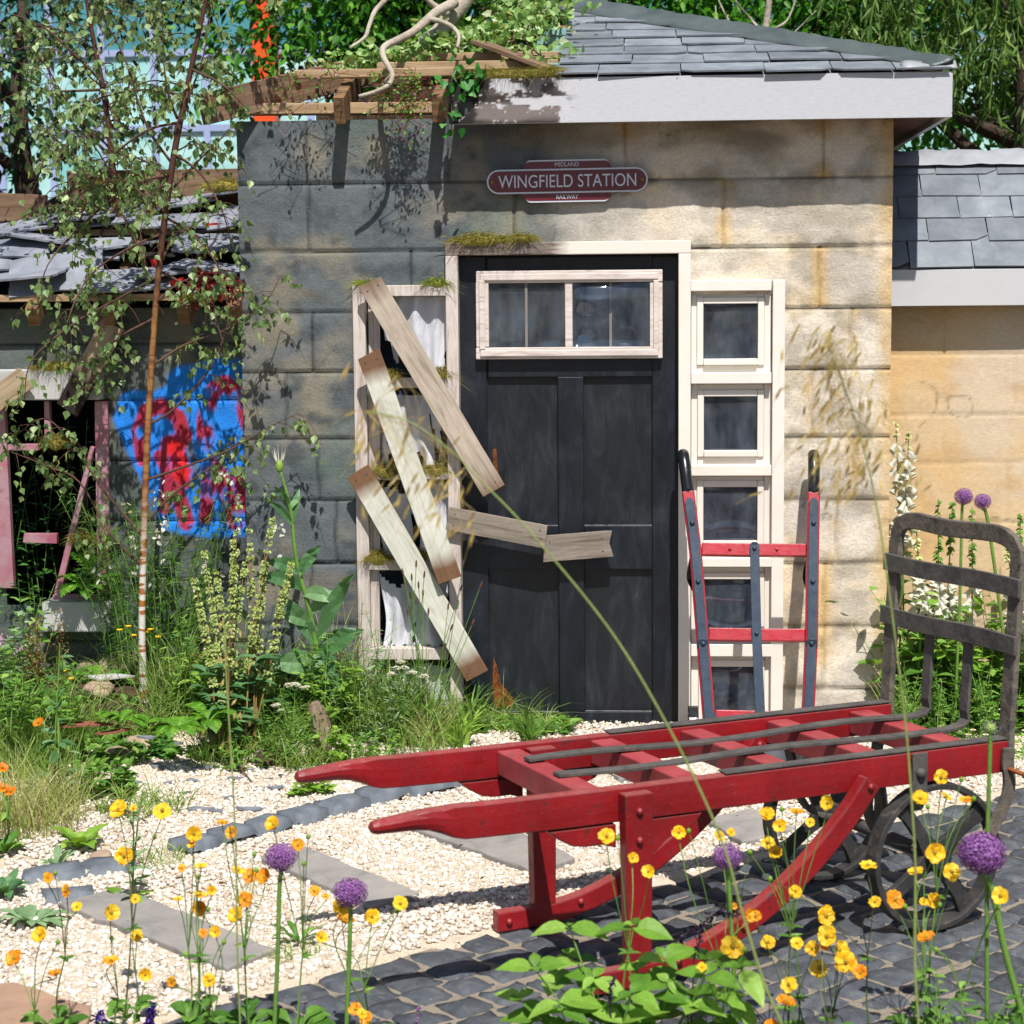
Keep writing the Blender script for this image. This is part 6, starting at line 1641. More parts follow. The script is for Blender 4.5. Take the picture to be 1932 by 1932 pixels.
def fern(label, base, n, L, mat='fern', upw=.9):
    t = plant('fern', label, 'fern', base)
    for i in range(n):
        st = lm = MB()
        a = i*2.4+rng.uniform(-.3, .3); d = A(math.cos(a), math.sin(a)*.8, 0); l = L*rng.uniform(.7, 1.1); e = upw*rng.uniform(.7, 1.2)
        u = np.linspace(0, 1, 16); P = A(*base) + np.outer(u, d)*l*.8 + np.outer(u*e - .75*u**2.2, A(0, 0, 1))*l
        st.tube(P, np.linspace(.002, .0006, 16), 4, caps=False)
        T = nrm(np.gradient(P, axis=0)); S = nrm(np.cross(T, A(0, 0, 1))); k = slice(2, 16); w = l*.26*np.sin(np.linspace(.35, 3.0, 14))
        N_ = nrm(np.cross(S, T))
        for sg in (-1, 1):
            lm.leaves(P[k], S[k]*sg+T[k]*.45, N_[k], w, .013+.03*w, (.6, 1, .9, .6, 0), .15, .1)
            q = P[k]+(S[k]*sg+T[k]*.45)*(w*.5)[:, None]; 
            lm.leaves(q, T[k]+S[k]*sg*.3, N_[k], w*.28, w*.10); lm.leaves(q, -T[k]*.4+S[k]*sg, N_[k], w*.28, w*.10)
        lm.build('frond', M[mat], t)
    return t
def rock(label, c, sx, sy, sz, mat='rock', name='rock', cat='rock', seed=None):
    v = ICO3_V.copy(); n = fbm(v[:, 0]*1.3+9+c[0]*7, v[:, 1]*1.3+v[:, 2]*1.7+c[1]*5, 300, 3)-.5
    v = v*(1+.55*n[:, None]); v[:, 2] = np.clip(v[:, 2], -.6, .75); v = v*A(sx, sy, sz); a = rng.uniform(0, 6.28); ca, sa = math.cos(a), math.sin(a)
    v = np.stack([v[:, 0]*ca-v[:, 1]*sa, v[:, 0]*sa+v[:, 1]*ca, v[:, 2]], 1)+A(*c)
    mb = MB(); mb.add(v, ICO3_F); return thing1(mb, name, M[mat], label, cat, smooth=True)
# stones and rubble
rock('rounded brown rock with a cap of moss under the pale sill', GM(152, 1262)+A(0, .05, .05), .125, .09, .11)
moss('mossy cap lying on the round rock under the pale sill', GM(150, 1262)+A(-.02, .04, .135), .075, .06, .03, 900)
rock('flat tan rock beside the birch foot, right of the mossy one', GM(232, 1270)+A(0, .02, .04), .12, .07, .065)
rock('low reddish rock in front of the mossy rock', GM(185, 1300), .09, .06, .04)
rock('grey rock at the edge of the bed left of the birch', GM(215, 1425), .055, .05, .04)
rock('lumpy concrete rubble rock with pebbles left of the birch foot', GM(262, 1410), .085, .06, .055)
rock('pale rock on the gravel edge beside the long grass', GM(190, 1620), .05, .04, .03)
rock('dark soil covered rock below the teasel', GM(520, 1440), .10, .06, .07, 'soil')
t_ = rock('mound of orange brown moss right of the birch', GM(375, 1300)+A(0, .03, .06), .085, .06, .07, 'soil', 'mossy_mound', 'moss')
moss('orange brown moss on top of the mound right of the birch', GM(375, 1300)+A(0, .03, .10), .10, .07, .045, 1200)
moss('smaller orange moss patch beside the dock stems', GM(415, 1280)+A(0, .05, .10), .06, .05, .035, 600)
def shard(label, p, w, h, ang, mat, grp=None, name='slate_shard', cat='slate'):
    ca, sa = math.cos(ang), math.sin(ang); k = rng.integers(5, 8); an = np.sort(rng.uniform(0, 6.28, k))
    mb = MB(); mb.poly([(math.cos(a)*w/2*rng.uniform(.8, 1.1), math.sin(a)*h/2*rng.uniform(.8, 1.1)) for a in an], A(*p)+A(0, 0, .006), A(ca, sa, rng.normal(0, .06)), A(-sa, ca, rng.normal(0, .06)), A(0, 0, 1), .007)
    return thing1(mb, name, M[mat], label, cat, grp)
for x, y, w in ((300, 1450, .08), (340, 1440, .10), (385, 1452, .09), (420, 1440, .07), (455, 1470, .10), (480, 1455, .08), (500, 1475, .06), (380, 1530, .10), (410, 1535, .08), (470, 1530, .10), (350, 1500, .06), (300, 1415, .12), (275, 1395, .08), (330, 1405, .07), (440, 1508, .07), (520, 1490, .08), (320, 1480, .05), (365, 1475, .06), (250, 1480, .07)):
    shard('thin grey slate shard lying on the gravel before the planted bed', GM(x, y), w, w*.6, rng.uniform(-.5, .5), 'slatedk', 'slate shards on the gravel')
shard('red clay tile piece beside the foot of the birch', GM(160, 1372), .22, .10, .2, 'tile', None, 'tile_piece', 'tile')
shard('second red clay tile piece leaning near the birch foot', GM(212, 1385), .14, .07, .5, 'tile', None, 'tile_piece', 'tile')
shard('pale green tinted slate sheet in the bed beneath the rocks', GM(200, 1295)+A(0, 0, .03), .22, .12, .3, 'grey', None, 'slate_sheet', 'slate')
st = thing('driftwood_stump', 'upright weathered wood post in the weeds left of the red cart handle', 'stump', GM(607, 1440))
mb = MB(); b = GM(607, 1440)
P = [b, b+A(.005, .02, .10), b+A(-.005, .03, .17), b+A(-.03, .04, .22), b+A(-.035, .04, .235)]
mb.sweep(P, np.array([[(-w, -.02), (w*.8, -.025), (w, .02), (-w*.7, .025)] for w in (.038, .036, .034, .028, .015)]), A(1, 0, 0)); mb.build('wood', M['stump'], st, bevel=.006)
tw = GM(455, 1480)
for i, (x, y, x2, y2) in enumerate(((420, 1445, 475, 1480), (180, 1528, 275, 1555), (560, 1478, 600, 1470))):
    mb = MB(); a, b = GM(x, y)+A(0, 0, .012), GM(x2, y2)+A(0, 0, .012); mb.tube([a, (a+b)/2+A(.01, .02, .01), b], [.004, .005, .002], 6)
    thing1(mb, 'fallen_twig', M['twig'], ('brown curled twig on the gravel above the edging setts', 'long brown twig on the gravel beside the green rosette', 'short twig on gravel under the far cart handle')[i], 'twig', smooth=True)

# ground cover as one mass: low leaves and grass that nobody could count
mb = MB(); lm = MB()
n = 7600; x = rng.uniform(-3.0, .25, n); y = rng.uniform(-.62, .08, n); x2 = rng.uniform(-2.6, -1.25, n//2); y2 = rng.uniform(-1.7, -.3, n//2)
x = np.concatenate([x, x2]); y = np.concatenate([y, y2]); k = (fbm(x*3, y*3, 401) > .38) & ((mound(x, y) > .02) | (y > -.22)); k &= ~(((x+1.75)/.40)**2+((y+.16)/.42)**2 < 1) | (rng.random(len(x)) < .10); x, y = x[k], y[k]
z = mound(x, y); n = len(x); a = rng.uniform(0, 6.28, n)
lm.leaves(np.stack([x, y, z+.005], 1), np.stack([np.cos(a), np.sin(a), rng.uniform(.3, 2.2, n)], 1), np.stack([-.5*np.cos(a), -.5*np.sin(a)-.2, 0*a+1], 1), rng.uniform(.03, .085, n), rng.uniform(.018, .042, n), (.1, .8, 1, .7, 0), .3, .2, .012)
tag(lm.build('low_foliage', M['leafgr']), 'low green leaves covering the soil of the planted bed', 'ground cover', kind='stuff')
n = 8200; x = rng.uniform(-3.0, .2, n); y = rng.uniform(-.6, .05, n); k = (fbm(x*3+5, y*3, 403) > .40) & ((((x+1.75)/.36)**2+((y+.16)/.40)**2 > 1) | (rng.random(len(x)) < .15)) & ((mound(x, y) > .03) | (y > -.2)); x, y = x[k], y[k]; n = len(x)
mb.blades(np.stack([x, y, mound(x, y)], 1), rng.normal(0, .3, (n, 3))*A(1, 1, 0)+A(0, 0, 1), rng.uniform(.08, .34, n), .004, rng.uniform(.3, 1, n))
tag(mb.build('bed_grass', M['grass']), 'thin grass growing through the planted bed below the walls', 'grass', kind='stuff')

# dead leaves, twig bits and dirt lying on the gravel
n = 900; x = rng.uniform(-1.9, 2.2, n); y = rng.uniform(-3.4, .0, n); k = (y > edge_y(x)+.03) & (rng.random(n) < .12+.88*sstep(-1.6, -.4, y)*(fbm(x*4, y*4, 431) > .42)); x, y = x[k], y[k]; n = len(x)
mb = MB(); a = rng.uniform(0, 6.28, n); mb.leaves(np.stack([x, y, mound(x, y)+rng.uniform(.012, .022, n)], 1), np.stack([np.cos(a), np.sin(a), rng.normal(0, .15, n)], 1), rng.normal(0, .3, (n, 3))+A(0, 0, 1), rng.uniform(.012, .034, n), rng.uniform(.004, .014, n), (.3, .9, 1, .6, 0), .1, .5, .06)
tag(mb.build('leaf_litter', leafmat('dead_leaf', '#4a3826', '#7a5f3c', '#8f8a4a', .1, .8, .1)), 'small dead leaves and bits scattered over the gravel', 'leaf litter', kind='stuff')

# tall herbs against the wall, left to right
herb('dark leafy plants filling the broken pink window', base_at(85, YL+.35), 26, 1.15, .34, 26, .085, .026, 'leafdk', lean=.15)
herb('leafy weed at the left edge below the pink window', base_at(10, -.2), 12, .48, .16, 16, .075, .035, 'leafgr')
herb('grey-green leafy weed left of the pale sill', base_at(25, -.35), 9, .42, .10, 16, .085, .03, 'silver')
t, tops = herb('rusty brown seeding sorrel beside the pale sill', base_at(72, -.42), 4, .62, .04, 6, .08, .02, 'leafgr', 'sorrel_plant', stem='stembr', lean=.12)
for p in tops:
    k = 120; u = rng.random(k); mb = MB(); mb.leaves(p+np.stack([rng.normal(0, .012, k), rng.normal(0, .012, k), -.22*u], 1), rng.normal(0, 1, (k, 3)), rng.normal(0, 1, (k, 3)), .010, .007); mb.build('seed_head', M['stembr'], t)
t, tops = herb('pink flowered comfrey at the left edge', base_at(10, -.5), 5, .42, .08, 14, .09, .04, 'leafgr', 'comfrey_plant')
for p in tops: MB().leaves(np.repeat(p[None], 9, 0)+rng.normal(0, .01, (9, 3)), nrm(rng.normal(0, .6, (9, 3))+A(0, -.3, -1)), rng.normal(0, 1, (9, 3)), .016, .009).build('flower', M['pinkfl'], t)
fern('light green fern arching over the pale sill', base_at(172, YL-.10)+A(0, 0, .36), 9, .20)
fern('upright fern frond against the right pink post', base_at(178, YL-.04)+A(0, 0, .42), 3, .26, upw=1.6)
fern('fern between the mossy rock and the birch', base_at(190, -.12)+A(0, 0, .0), 7, .20)
fern('bright ferny tansy right of the birch foot', GM(335, 1380), 14, .15)
fern('second bright fern below the orange moss mound', GM(395, 1365), 12, .16)
fern('small fern left of the birch foot', GM(225, 1365), 8, .15)
def feathery(label, base, n, H, spread, mat='leafdk', name='fennel_plant'):
    t = plant(name, label, 'plant', base); st = MB(); lm = MB()
    for i in range(n):
        a = rng.uniform(0, 6.28); r = math.sqrt(rng.random())*spread; b = A(*base)+A(math.cos(a)*r, math.sin(a)*r*.6, 0); h = H*rng.uniform(.6, 1.05)
        P = np.array([b+A(math.cos(a)*.25*u*u*h, math.sin(a)*.2*u*u*h-.05*u, h*u) for u in np.linspace(0, 1, 6)]); st.tube(P, .002, 4, caps=False)
        k = 90; u = rng.uniform(.15, 1, k); i_ = np.minimum((u*5).astype(int), 4); q = P[i_]+(P[i_+1]-P[i_])*(u*5-i_)[:, None]
        lm.blades(q+rng.normal(0, .018, (k, 3)), rng.normal(0, 1, (k, 3))+A(0, -.2, .3), rng.uniform(.025, .06, k), .003, .3, 3)
    st.build('stem', M['stem'], t); lm.build('foliage', M[mat], t); return t
feathery('feathery fennel mass between the birch and the graffiti', base_at(300, -.02), 30, .82, .22, 'leafgr')
feathery('feathery dark fennel behind the birch trunk', base_at(240, .0), 14, .66, .10, 'leafdk')
# white bell flowers under the graffiti
t, tops = herb('white flowering bush in front of the graffiti', base_at(335, -.06), 18, .88, .22, 12, .05, .018, 'leafgr', 'white_flower_bush', 'flowers')
for p in tops:
    mb = MB(); k = 8; q = p+np.stack([rng.normal(0, .018, k), rng.normal(0, .018, k), rng.uniform(-.16, .02, k)], 1); mb.leaves(q, nrm(rng.normal(0, .8, (k, 3))+A(0, -.6, -.2)), rng.normal(0, 1, (k, 3))+A(0, -1, .3), .026, .018, (.3, .8, 1, .8, .2)); mb.build('flower', M['whitefl'], t)
# docks with whorled seed spikes
def dock(label, base, spikes, Y):
    t = plant('dock_plant', label, 'plant', base); st = MB(); sd = MB(); lf = MB()
    for (x, y) in spikes:
        top = Q(x, y, Y+rng.normal(0, .05)); b = A(*base)+rng.normal(0, .02, 3)*A(1, 1, 0)
        P = catmull([b, b+(top-b)*.4+rng.normal(0, .015, 3), top], 8); st.tube(P, np.linspace(.0045, .0015, len(P)), 6)
        H = top[2]-b[2]; 
        for u in np.sort(rng.uniform(.40, 1.0, 32)):
            c = P[min(int(u*(len(P)-1)), len(P)-1)]+(P[min(int(u*(len(P)-1))+1, len(P)-1)]-P[min(int(u*(len(P)-1)), len(P)-1)])*((u*(len(P)-1)) % 1); k = 9; r = .018*(1.15-u)+.006
            a = rng.uniform(0, 6.28, k); sd.leaves(c+np.stack([np.cos(a)*r*.6, np.sin(a)*r*.6, rng.normal(0, .004, k)], 1), np.stack([np.cos(a), np.sin(a), 0*a-.4], 1), np.stack([0*a, 0*a-.4, 0*a+1], 1), .012, .012, (.5, 1, 1, .6, 0), .3, .3)
        k = 5; u = rng.uniform(.05, .45, k); q = b+(top-b)*u[:, None]; a = rng.uniform(0, 6.28, k); lf.leaves(q, np.stack([np.cos(a), np.sin(a)*.7, .5+0*a], 1), A(0, -.2, 1), .13, .035, (.2, .8, 1, .8, .5, 0), .4, .2, .02)
    st.build('stem', M['stembr'], t); sd.build('seed_spike', M['dock'], t); lf.build('foliage', M['teasel'], t)
dock('tall dock with pale green seed spikes left of the hut corner', GM(425, 1400), [(366, 1090), (385, 1040), (400, 1130), (440, 1010), (452, 945), (408, 1075), (465, 1050)], -.42)
dock('dock with reddish stems and seed spikes in front of the hut corner', GM(470, 1410), [(470, 990), (515, 975), (500, 1040), (535, 1110), (490, 1120), (550, 1060)], -.40)
# teasel
tz = plant('teasel', 'tall teasel with spiny white-tipped bud against the grey wall', 'plant', base_at(612, -.30)); b = base_at(612, -.30)
sp = catmull([b, Q(590, 1180, -.3), Q(560, 1060, -.3), Q(548, 960, -.3), Q(528, 885, -.3)], 6)
mb = MB(); mb.tube(sp, np.linspace(.012, .005, len(sp)), 8); mb.build('stem', M['stem'], tz, smooth=True)
lm = MB()
for (x0, y0, x1, y1, w) in ((598, 1215, 676, 1035, .05), (600, 1225, 520, 1090, .05), (600, 1230, 625, 1300, .085), (605, 1240, 690, 1170, .07), (600, 1260, 505, 1245, .08), (600, 1280, 555, 1345, .08), (565, 1080, 500, 1050, .05), (566, 1085, 610, 1010, .04), (572, 1120, 640, 1130, .05), (572, 1110, 480, 1075, .05), (552, 990, 500, 930, .025), (552, 990, 566, 900, .025), (548, 965, 515, 900, .025), (548, 960, 570, 930, .02), (585, 1160, 648, 1095, .045), (590, 1180, 520, 1150, .05), (610, 1300, 660, 1280, .07), (605, 1310, 560, 1400, .07), (612, 1320, 670, 1390, .06)):
    a, e = Q(x0, y0, -.3), Q(x1, y1, -.3+rng.normal(-.05, .05)); L = np.linalg.norm(e-a); lm.leaves(a[None], (e-a)[None]+A(0, 0, .25*L), A(0, -1, .5)[None], L*1.15, w*1.35, (.35, .7, 1, .95, .7, .4, 0), .34, .3, .022)
lm.build('foliage', M['teasel'], tz)
mb = MB(); c = Q(527, 880, -.3); mb.add(ICO_V*A(.016, .016, .028)+c, ICO_F); mb.build('bud', M['leaflt'], tz, smooth=True)
mb = MB(); k = 11; a = np.linspace(0, 6.28, k); mb.blades(np.repeat((c+A(0, 0, .005))[None], k, 0), np.stack([np.cos(a)*.9, np.sin(a)*.9, 0*a+.9], 1), rng.uniform(.05, .085, k), .005, -.5); mb.build('bract', M['whitefl'], tz)
# leafy filler plants with their own look
herb('broad leaved herb right of the birch and below the white flowers', base_at(440, -.32), 7, .34, .10, 12, .11, .045, 'leafgr')
herb('glossy dark leaved herb between the docks and the teasel', base_at(520, -.35), 8, .30, .12, 14, .09, .035, 'leafdk')
herb('light green herb in front of the driftwood post', GM(640, 1450), 7, .17, .06, 12, .075, .035, 'leaflt')
herb('pale leafy seedling under the far cart handle', GM(585, 1500), 9, .07, .08, 10, .055, .03, 'leaflt')
herb('round leaved low herb in front of the birch foot', GM(285, 1420), 8, .05, .10, 10, .06, .045, 'leafdk', prof=(.3, .9, 1, .9, .3))
herb('round leaved low herb right of the birch foot', GM(350, 1430), 12, .06, .16, 10, .06, .042, 'leafgr', prof=(.3, .9, 1, .9, .3))
herb('low yellow-green herb in front of the dock stems', GM(440, 1425), 10, .08, .12, 9, .055, .035, 'leafgr')
herb('narrow leaved weed tangle left of the driftwood post', GM(545, 1440), 18, .28, .12, 22, .05, .010, 'leafgr')
herb('narrow leaved upright weeds between post and broken window', base_at(690, -.35), 18, .34, .12, 24, .055, .011, 'leafgr')
herb('tangled fine weeds below the yarrow', base_at(770, -.40), 24, .26, .14, 24, .05, .009, 'leafgr')
herb('thin silvery weed leaning before the broken window', base_at(720, -.5), 8, .38, .08, 26, .06, .008, 'silver')
# yarrow
def yarrow(label, base, heads, Y):
    t = plant('yarrow', label, 'flower', base); st = MB(); fl = MB(); lf = MB()
    for x, y, r in heads:
        c = Q(x, y, Y); P = catmull([A(*base)+rng.normal(0, .02, 3)*A(1, 1, 0), (A(*base)+c)/2+rng.normal(0, .01, 3), c-A(0, 0, .025)], 5); st.tube(P, .002, 5)
        k = 60; a = rng.uniform(0, 6.28, k); q = np.sqrt(rng.random(k))*r; B = c+np.stack([np.cos(a)*q, np.sin(a)*q, rng.normal(0, .003, k)-.2*q**2/r], 1)
        for b_ in B[:14]: st.tube([c-A(0, 0, .025), b_], .0009, 3, caps=False)
        for j in range(2): an = rng.uniform(0, 6.28, k); fl.leaves(B, np.stack([np.cos(an), np.sin(an), 0*an+.1], 1), A(0, -.2, 1), .010, .010, (.5, 1, 1, .9, .3))
        k = 30; u = rng.uniform(.05, .75, k); b2 = P[(u*(len(P)-1)).astype(int)]; lf.blades(b2, rng.normal(0, 1, (k, 3))+A(0, 0, .4), rng.uniform(.03, .07, k), .004, .3, 3)
    st.build('stem', M['stem'], t); fl.build('flower_head', M['whitefl'], t); lf.build('foliage', M['leafgr'], t)
yarrow('white yarrow with flat flower heads before the broken window', base_at(765, -.42), [(757, 1258, .028), (775, 1268, .022), (742, 1270, .018), (800, 1275, .012), (755, 1248, .014)], -.42)
yarrow('smaller white yarrow left of the driftwood post', base_at(560, -.48), [(556, 1290, .022), (575, 1295, .016), (545, 1292, .010)], -.48)
yarrow('fading grey yarrow heads among the dock stems', base_at(528, -.5), [(520, 1330, .018), (528, 1340, .012)], -.5)
# plantain with thin stems and brown heads
pl = plant('ribwort_plantain', 'thin stemmed plantain with brown seed heads before the broken window', 'plant', base_at(805, -.38)); b = base_at(805, -.38); st = MB(); hd = MB()
for x, y in ((761, 1085), (765, 1105), (777, 1095), (785, 1070), (790, 1110), (800, 1090), (775, 1130), (808, 1160), (785, 1140), (776, 1155), (845, 1150), (873, 1070), (868, 1115), (905, 1110), (890, 1180), (840, 1225), (850, 1190), (770, 1160), (798, 1125)):
    c = Q(x, y, -.38+rng.normal(0, .04)); P = catmull([b+rng.normal(0, .03, 3)*A(1, 1, 0), (b+c)/2+rng.normal(0, .015, 3), c], 5); st.tube(P, .0013, 4)
    d = nrm(P[-1]-P[-3]); MB().tube([c-d*.002, c+d*.008, c+d*.022, c+d*.030], [.002, .0045, .004, .001], 6).build('seed_head', M['brownhd'], pl)
st.build('stem', M['stem'], pl)
tuft('tall thin grass in front of the broken window', base_at(745, -.36), 170, .42, .10, 'grass', .004, .5, up=1.5)
tuft('straw-tipped grass below the white yarrow', base_at(800, -.45), 130, .30, .08, 'grassdry', .004, .6, up=1.3)
tuft('tall green grass between teasel and broken window', base_at(665, -.40), 110, .36, .08, 'grass', .004, .5, up=1.4)
tuft('light green grass mass behind the left edge clumps', GM(70, 1400), 420, .36, .26, 'grass', .0045, .6, up=1.4)
tuft('light grass in front of the dock stems', GM(430, 1440), 170, .24, .15, 'grass', .004, .8, up=1.2)
tuft('light grass beside the driftwood post', GM(570, 1450), 150, .24, .12, 'grass', .004, .8, up=1.2)
tuft('bright grass under the far cart handle tip', GM(640, 1450), 120, .18, .12, 'grass', .004, .8, up=1.2)
tuft('bright grass on the gravel in front of the broken window', GM(790, 1420), 170, .26, .16, 'grass', .004, .7, up=1.3)
herb('light green leafy weeds at the foot of the teasel', base_at(625, -.42), 12, .30, .10, 16, .08, .030, 'leaflt')
herb('light green leafy weeds between docks and birch', base_at(400, -.40), 12, .34, .12, 16, .085, .032, 'leaflt')
tuft('tall loose grass in front of the hut corner', base_at(500, -.30), 120, .62, .10, 'grass', .004, .45, up=1.6)
tuft('tall loose grass between the teasel and the window stile', base_at(640, -.22), 90, .55, .08, 'grassdry', .004, .45, up=1.6)
tuft('tall wispy grass across the lower broken window', base_at(770, -.30), 150, .50, .12, 'grass', .0035, .5, up=1.6)
tuft('loose grass at the door jamb below the lowest plank', base_at(845, -.30), 90, .34, .07, 'grass', .004, .6, up=1.4)
tuft('tall grass in front of the fennel beside the birch', base_at(330, -.38), 120, .50, .12, 'grass', .004, .5, up=1.5)
herb('upright leafy willowherb left of the dock stems', base_at(365, -.36), 7, .52, .08, 26, .08, .018, 'leafgr', lean=.12)
herb('upright leafy willowherb behind the driftwood post', base_at(590, -.40), 8, .40, .08, 24, .075, .017, 'leafgr', lean=.15)
herb('tall weed with narrow leaves at the broken window stile', base_at(700, -.28), 7, .46, .07, 26, .06, .013, 'silver', lean=.15)
herb('weeds spilling over the bed edge onto the gravel', GM(480, 1450), 16, .12, .16, 12, .055, .022, 'leafgr')
herb('weeds on the gravel in front of the yarrow', GM(720, 1440), 14, .13, .14, 12, .05, .018, 'leafgr')
tuft('grass leaning over the foot of the dock stems', base_at(490, -.52), 120, .26, .10, 'grass', .004, .7)
tuft('grass clump on the hut corner beside the teasel stem', base_at(560, -.45), 110, .24, .09, 'grass', .004, .7)
tuft('strap leaved clump on the gravel at the left foot of the door', base_at(868, -.45), 46, .24, .035, 'leaflt', .015, .8, 'strap_leaf_plant', 'plant')
tuft('strap leaved clump in the middle of the door foot', base_at(1000, -.40), 40, .27, .03, 'leafgr', .014, .75, 'strap_leaf_plant', 'plant', up=1.2)
tuft('small strap leaved tuft beside the door jamb', base_at(890, -.20), 24, .28, .025, 'leafgr', .010, .5, 'strap_leaf_plant', 'plant', up=1.4)
# left foreground of the bed
tuft('large clump of pale seeding grass at the left edge', GM(40, 1560), 620, .34, .22, 'grassdry', .0035, .6, up=1.3)
tuft('second pale grass clump behind it at the left edge', GM(55, 1450), 380, .34, .20, 'grass', .0035, .6, up=1.3)
tuft('fresh green grass along the bed edge on the gravel', GM(270, 1530), 200, .17, .16, 'grass', .005, .9)
tuft('wispy grass tuft left of the lone edging setts', GM(300, 1625), 120, .09, .12, 'grass', .003, .7)
tuft('thin grass between the marigolds at the left', GM(120, 1500), 200, .22, .15, 'grass', .004, .8)
herb('parsley leaved weed on the gravel edge behind the rosette', GM(205, 1500), 14, .13, .10, 16, .05, .035, 'leafgr')
rosette('bright green broad leaved rosette at the end of the edging setts', GM(150, 1605), 15, .15, .058, 'leaflt', tilt=.9)
rosette('pale grey-green rosette on the gravel at the lower left', GM(62, 1745), 14, .125, .042, 'silver', tilt=.35)
rosette('leafy rosette cut by the left edge above the pale rosette', GM(12, 1690), 13, .14, .040, 'teasel', tilt=.7)
rosette('yellow-green rosette with long leaves at the left edge', GM(10, 1610), 12, .13, .04, 'leafgr', tilt=.7)
rosette('small silvery rosette between rock and bright rosette', GM(108, 1640), 9, .10, .026, 'silver', tilt=1.0)
t, tops = herb('silvery mullein stem standing on the lower left slab', GM(240, 1705), 2, .36, .02, 16, .075, .022, 'silver', 'mullein', lean=.1, sm=.004)
rosette('pale rosette at the foot of the silvery mullein', GM(238, 1702), 9, .11, .036, 'leaflt', tilt=.15)
t, tops = herb('tall grey stemmed weed at the left before the sill', GM(118, 1530), 3, .62, .03, 11, .10, .03, 'teasel', 'grey_stem_weed', lean=.12, sm=.004, topbare=.05)
herb('yellow-green broad leaves under the left edge weeds', base_at(45, -.5), 12, .18, .16, 12, .09, .05, 'leafgr')
herb('soft green weeds between the sill and the left edge grass', GM(60, 1370), 14, .22, .18, 14, .07, .03, 'leafgr')
herb('leafy tangle under the mossy rock', GM(95, 1330), 10, .12, .14, 12, .05, .022, 'leafgr')
rosette('long leaved rosette in the gravel between the two front alliums', GM(565, 1780), 7, .12, .025, 'leafgr', tilt=.8)
tuft('short grass on gravel between the front alliums', GM(545, 1800), 60, .07, .09, 'grass', .004, .9)
def buttercup(label, base, fl, Y):
    t = plant('buttercup', label, 'flower', base); st = MB(); f = MB()
    for x, y in fl:
        c = Q(x, y, Y); st.tube(catmull([A(*base), (A(*base)+c)/2+rng.normal(0, .01, 3), c], 4), .0012, 4); a = np.arange(5)*1.257+rng.uniform(0, 1)
        MB().leaves(np.repeat(c[None], 5, 0), np.stack([np.cos(a), np.sin(a), 0*a+.35], 1), A(0, -.3, 1), .014, .014, (.4, 1, 1, .8, .2), -.1).build('flower', M['yellow'], t)
    st.build('stem', M['stem'], t)
buttercup('yellow buttercups just right of the birch trunk', base_at(290, -.25), [(284, 1189), (278, 1194), (298, 1203), (270, 1212), (226, 1190), (242, 1183), (252, 1200)], -.25)
buttercup('single yellow buttercup by the mossy rock', base_at(135, -.45), [(134, 1282), (126, 1268)], -.45)

# ---- bed in front of the right annexe
n = 2600; x = rng.uniform(1.62, 3.6, n); y = rng.uniform(-.75, .25, n); k = (fbm(x*4, y*4, 411) > .36) & (y > -.72+.2*fbm(x*3, y*0, 413)); x, y = x[k], y[k]; n = len(x)
mb = MB(); a = rng.uniform(0, 6.28, n)
mb.leaves(np.stack([x, y, 0*x+.004], 1), np.stack([np.cos(a), np.sin(a), rng.uniform(.3, 1.6, n)], 1), A(0, -.2, 1), rng.uniform(.02, .05, n), rng.uniform(.008, .018, n), (.2, .9, 1, .6, 0), .3)
mb.blades(np.stack([x, y, 0*x], 1)+rng.normal(0, .03, (n, 3))*A(1, 1, 0), rng.normal(0, .4, (n, 3))*A(1, 1, 0)+A(0, 0, 1), rng.uniform(.03, .09, n), .003, .6, 3)
tag(mb.build('low_green_cover', M['leaflt']), 'low green ground cover with daisies before the tan annexe', 'ground cover', kind='stuff')
t = thing('daisy_patch', 'white daisies scattered in the low green cover behind the iron back rest', 'flowers', (2.0, -.4, 0))
for i in range(34):
    c = A(rng.uniform(1.68, 2.6), rng.uniform(-.7, -.1), rng.uniform(.05, .11)); k = 10; a = np.arange(k)*.628; dz = MB(); dz.leaves(np.repeat(c[None], k, 0), np.stack([np.cos(a), np.sin(a)-.1, 0*a+.2], 1), A(0, -.5, 1), .013, .006, (.5, 1, 1, .8, .3)); dz.add(ICO1_V*A(.004, .004, .003)+c+A(0, 0, .003), ICO1_F, 1); dz.build('flower', [M['whitefl'], M['yellow']], t)
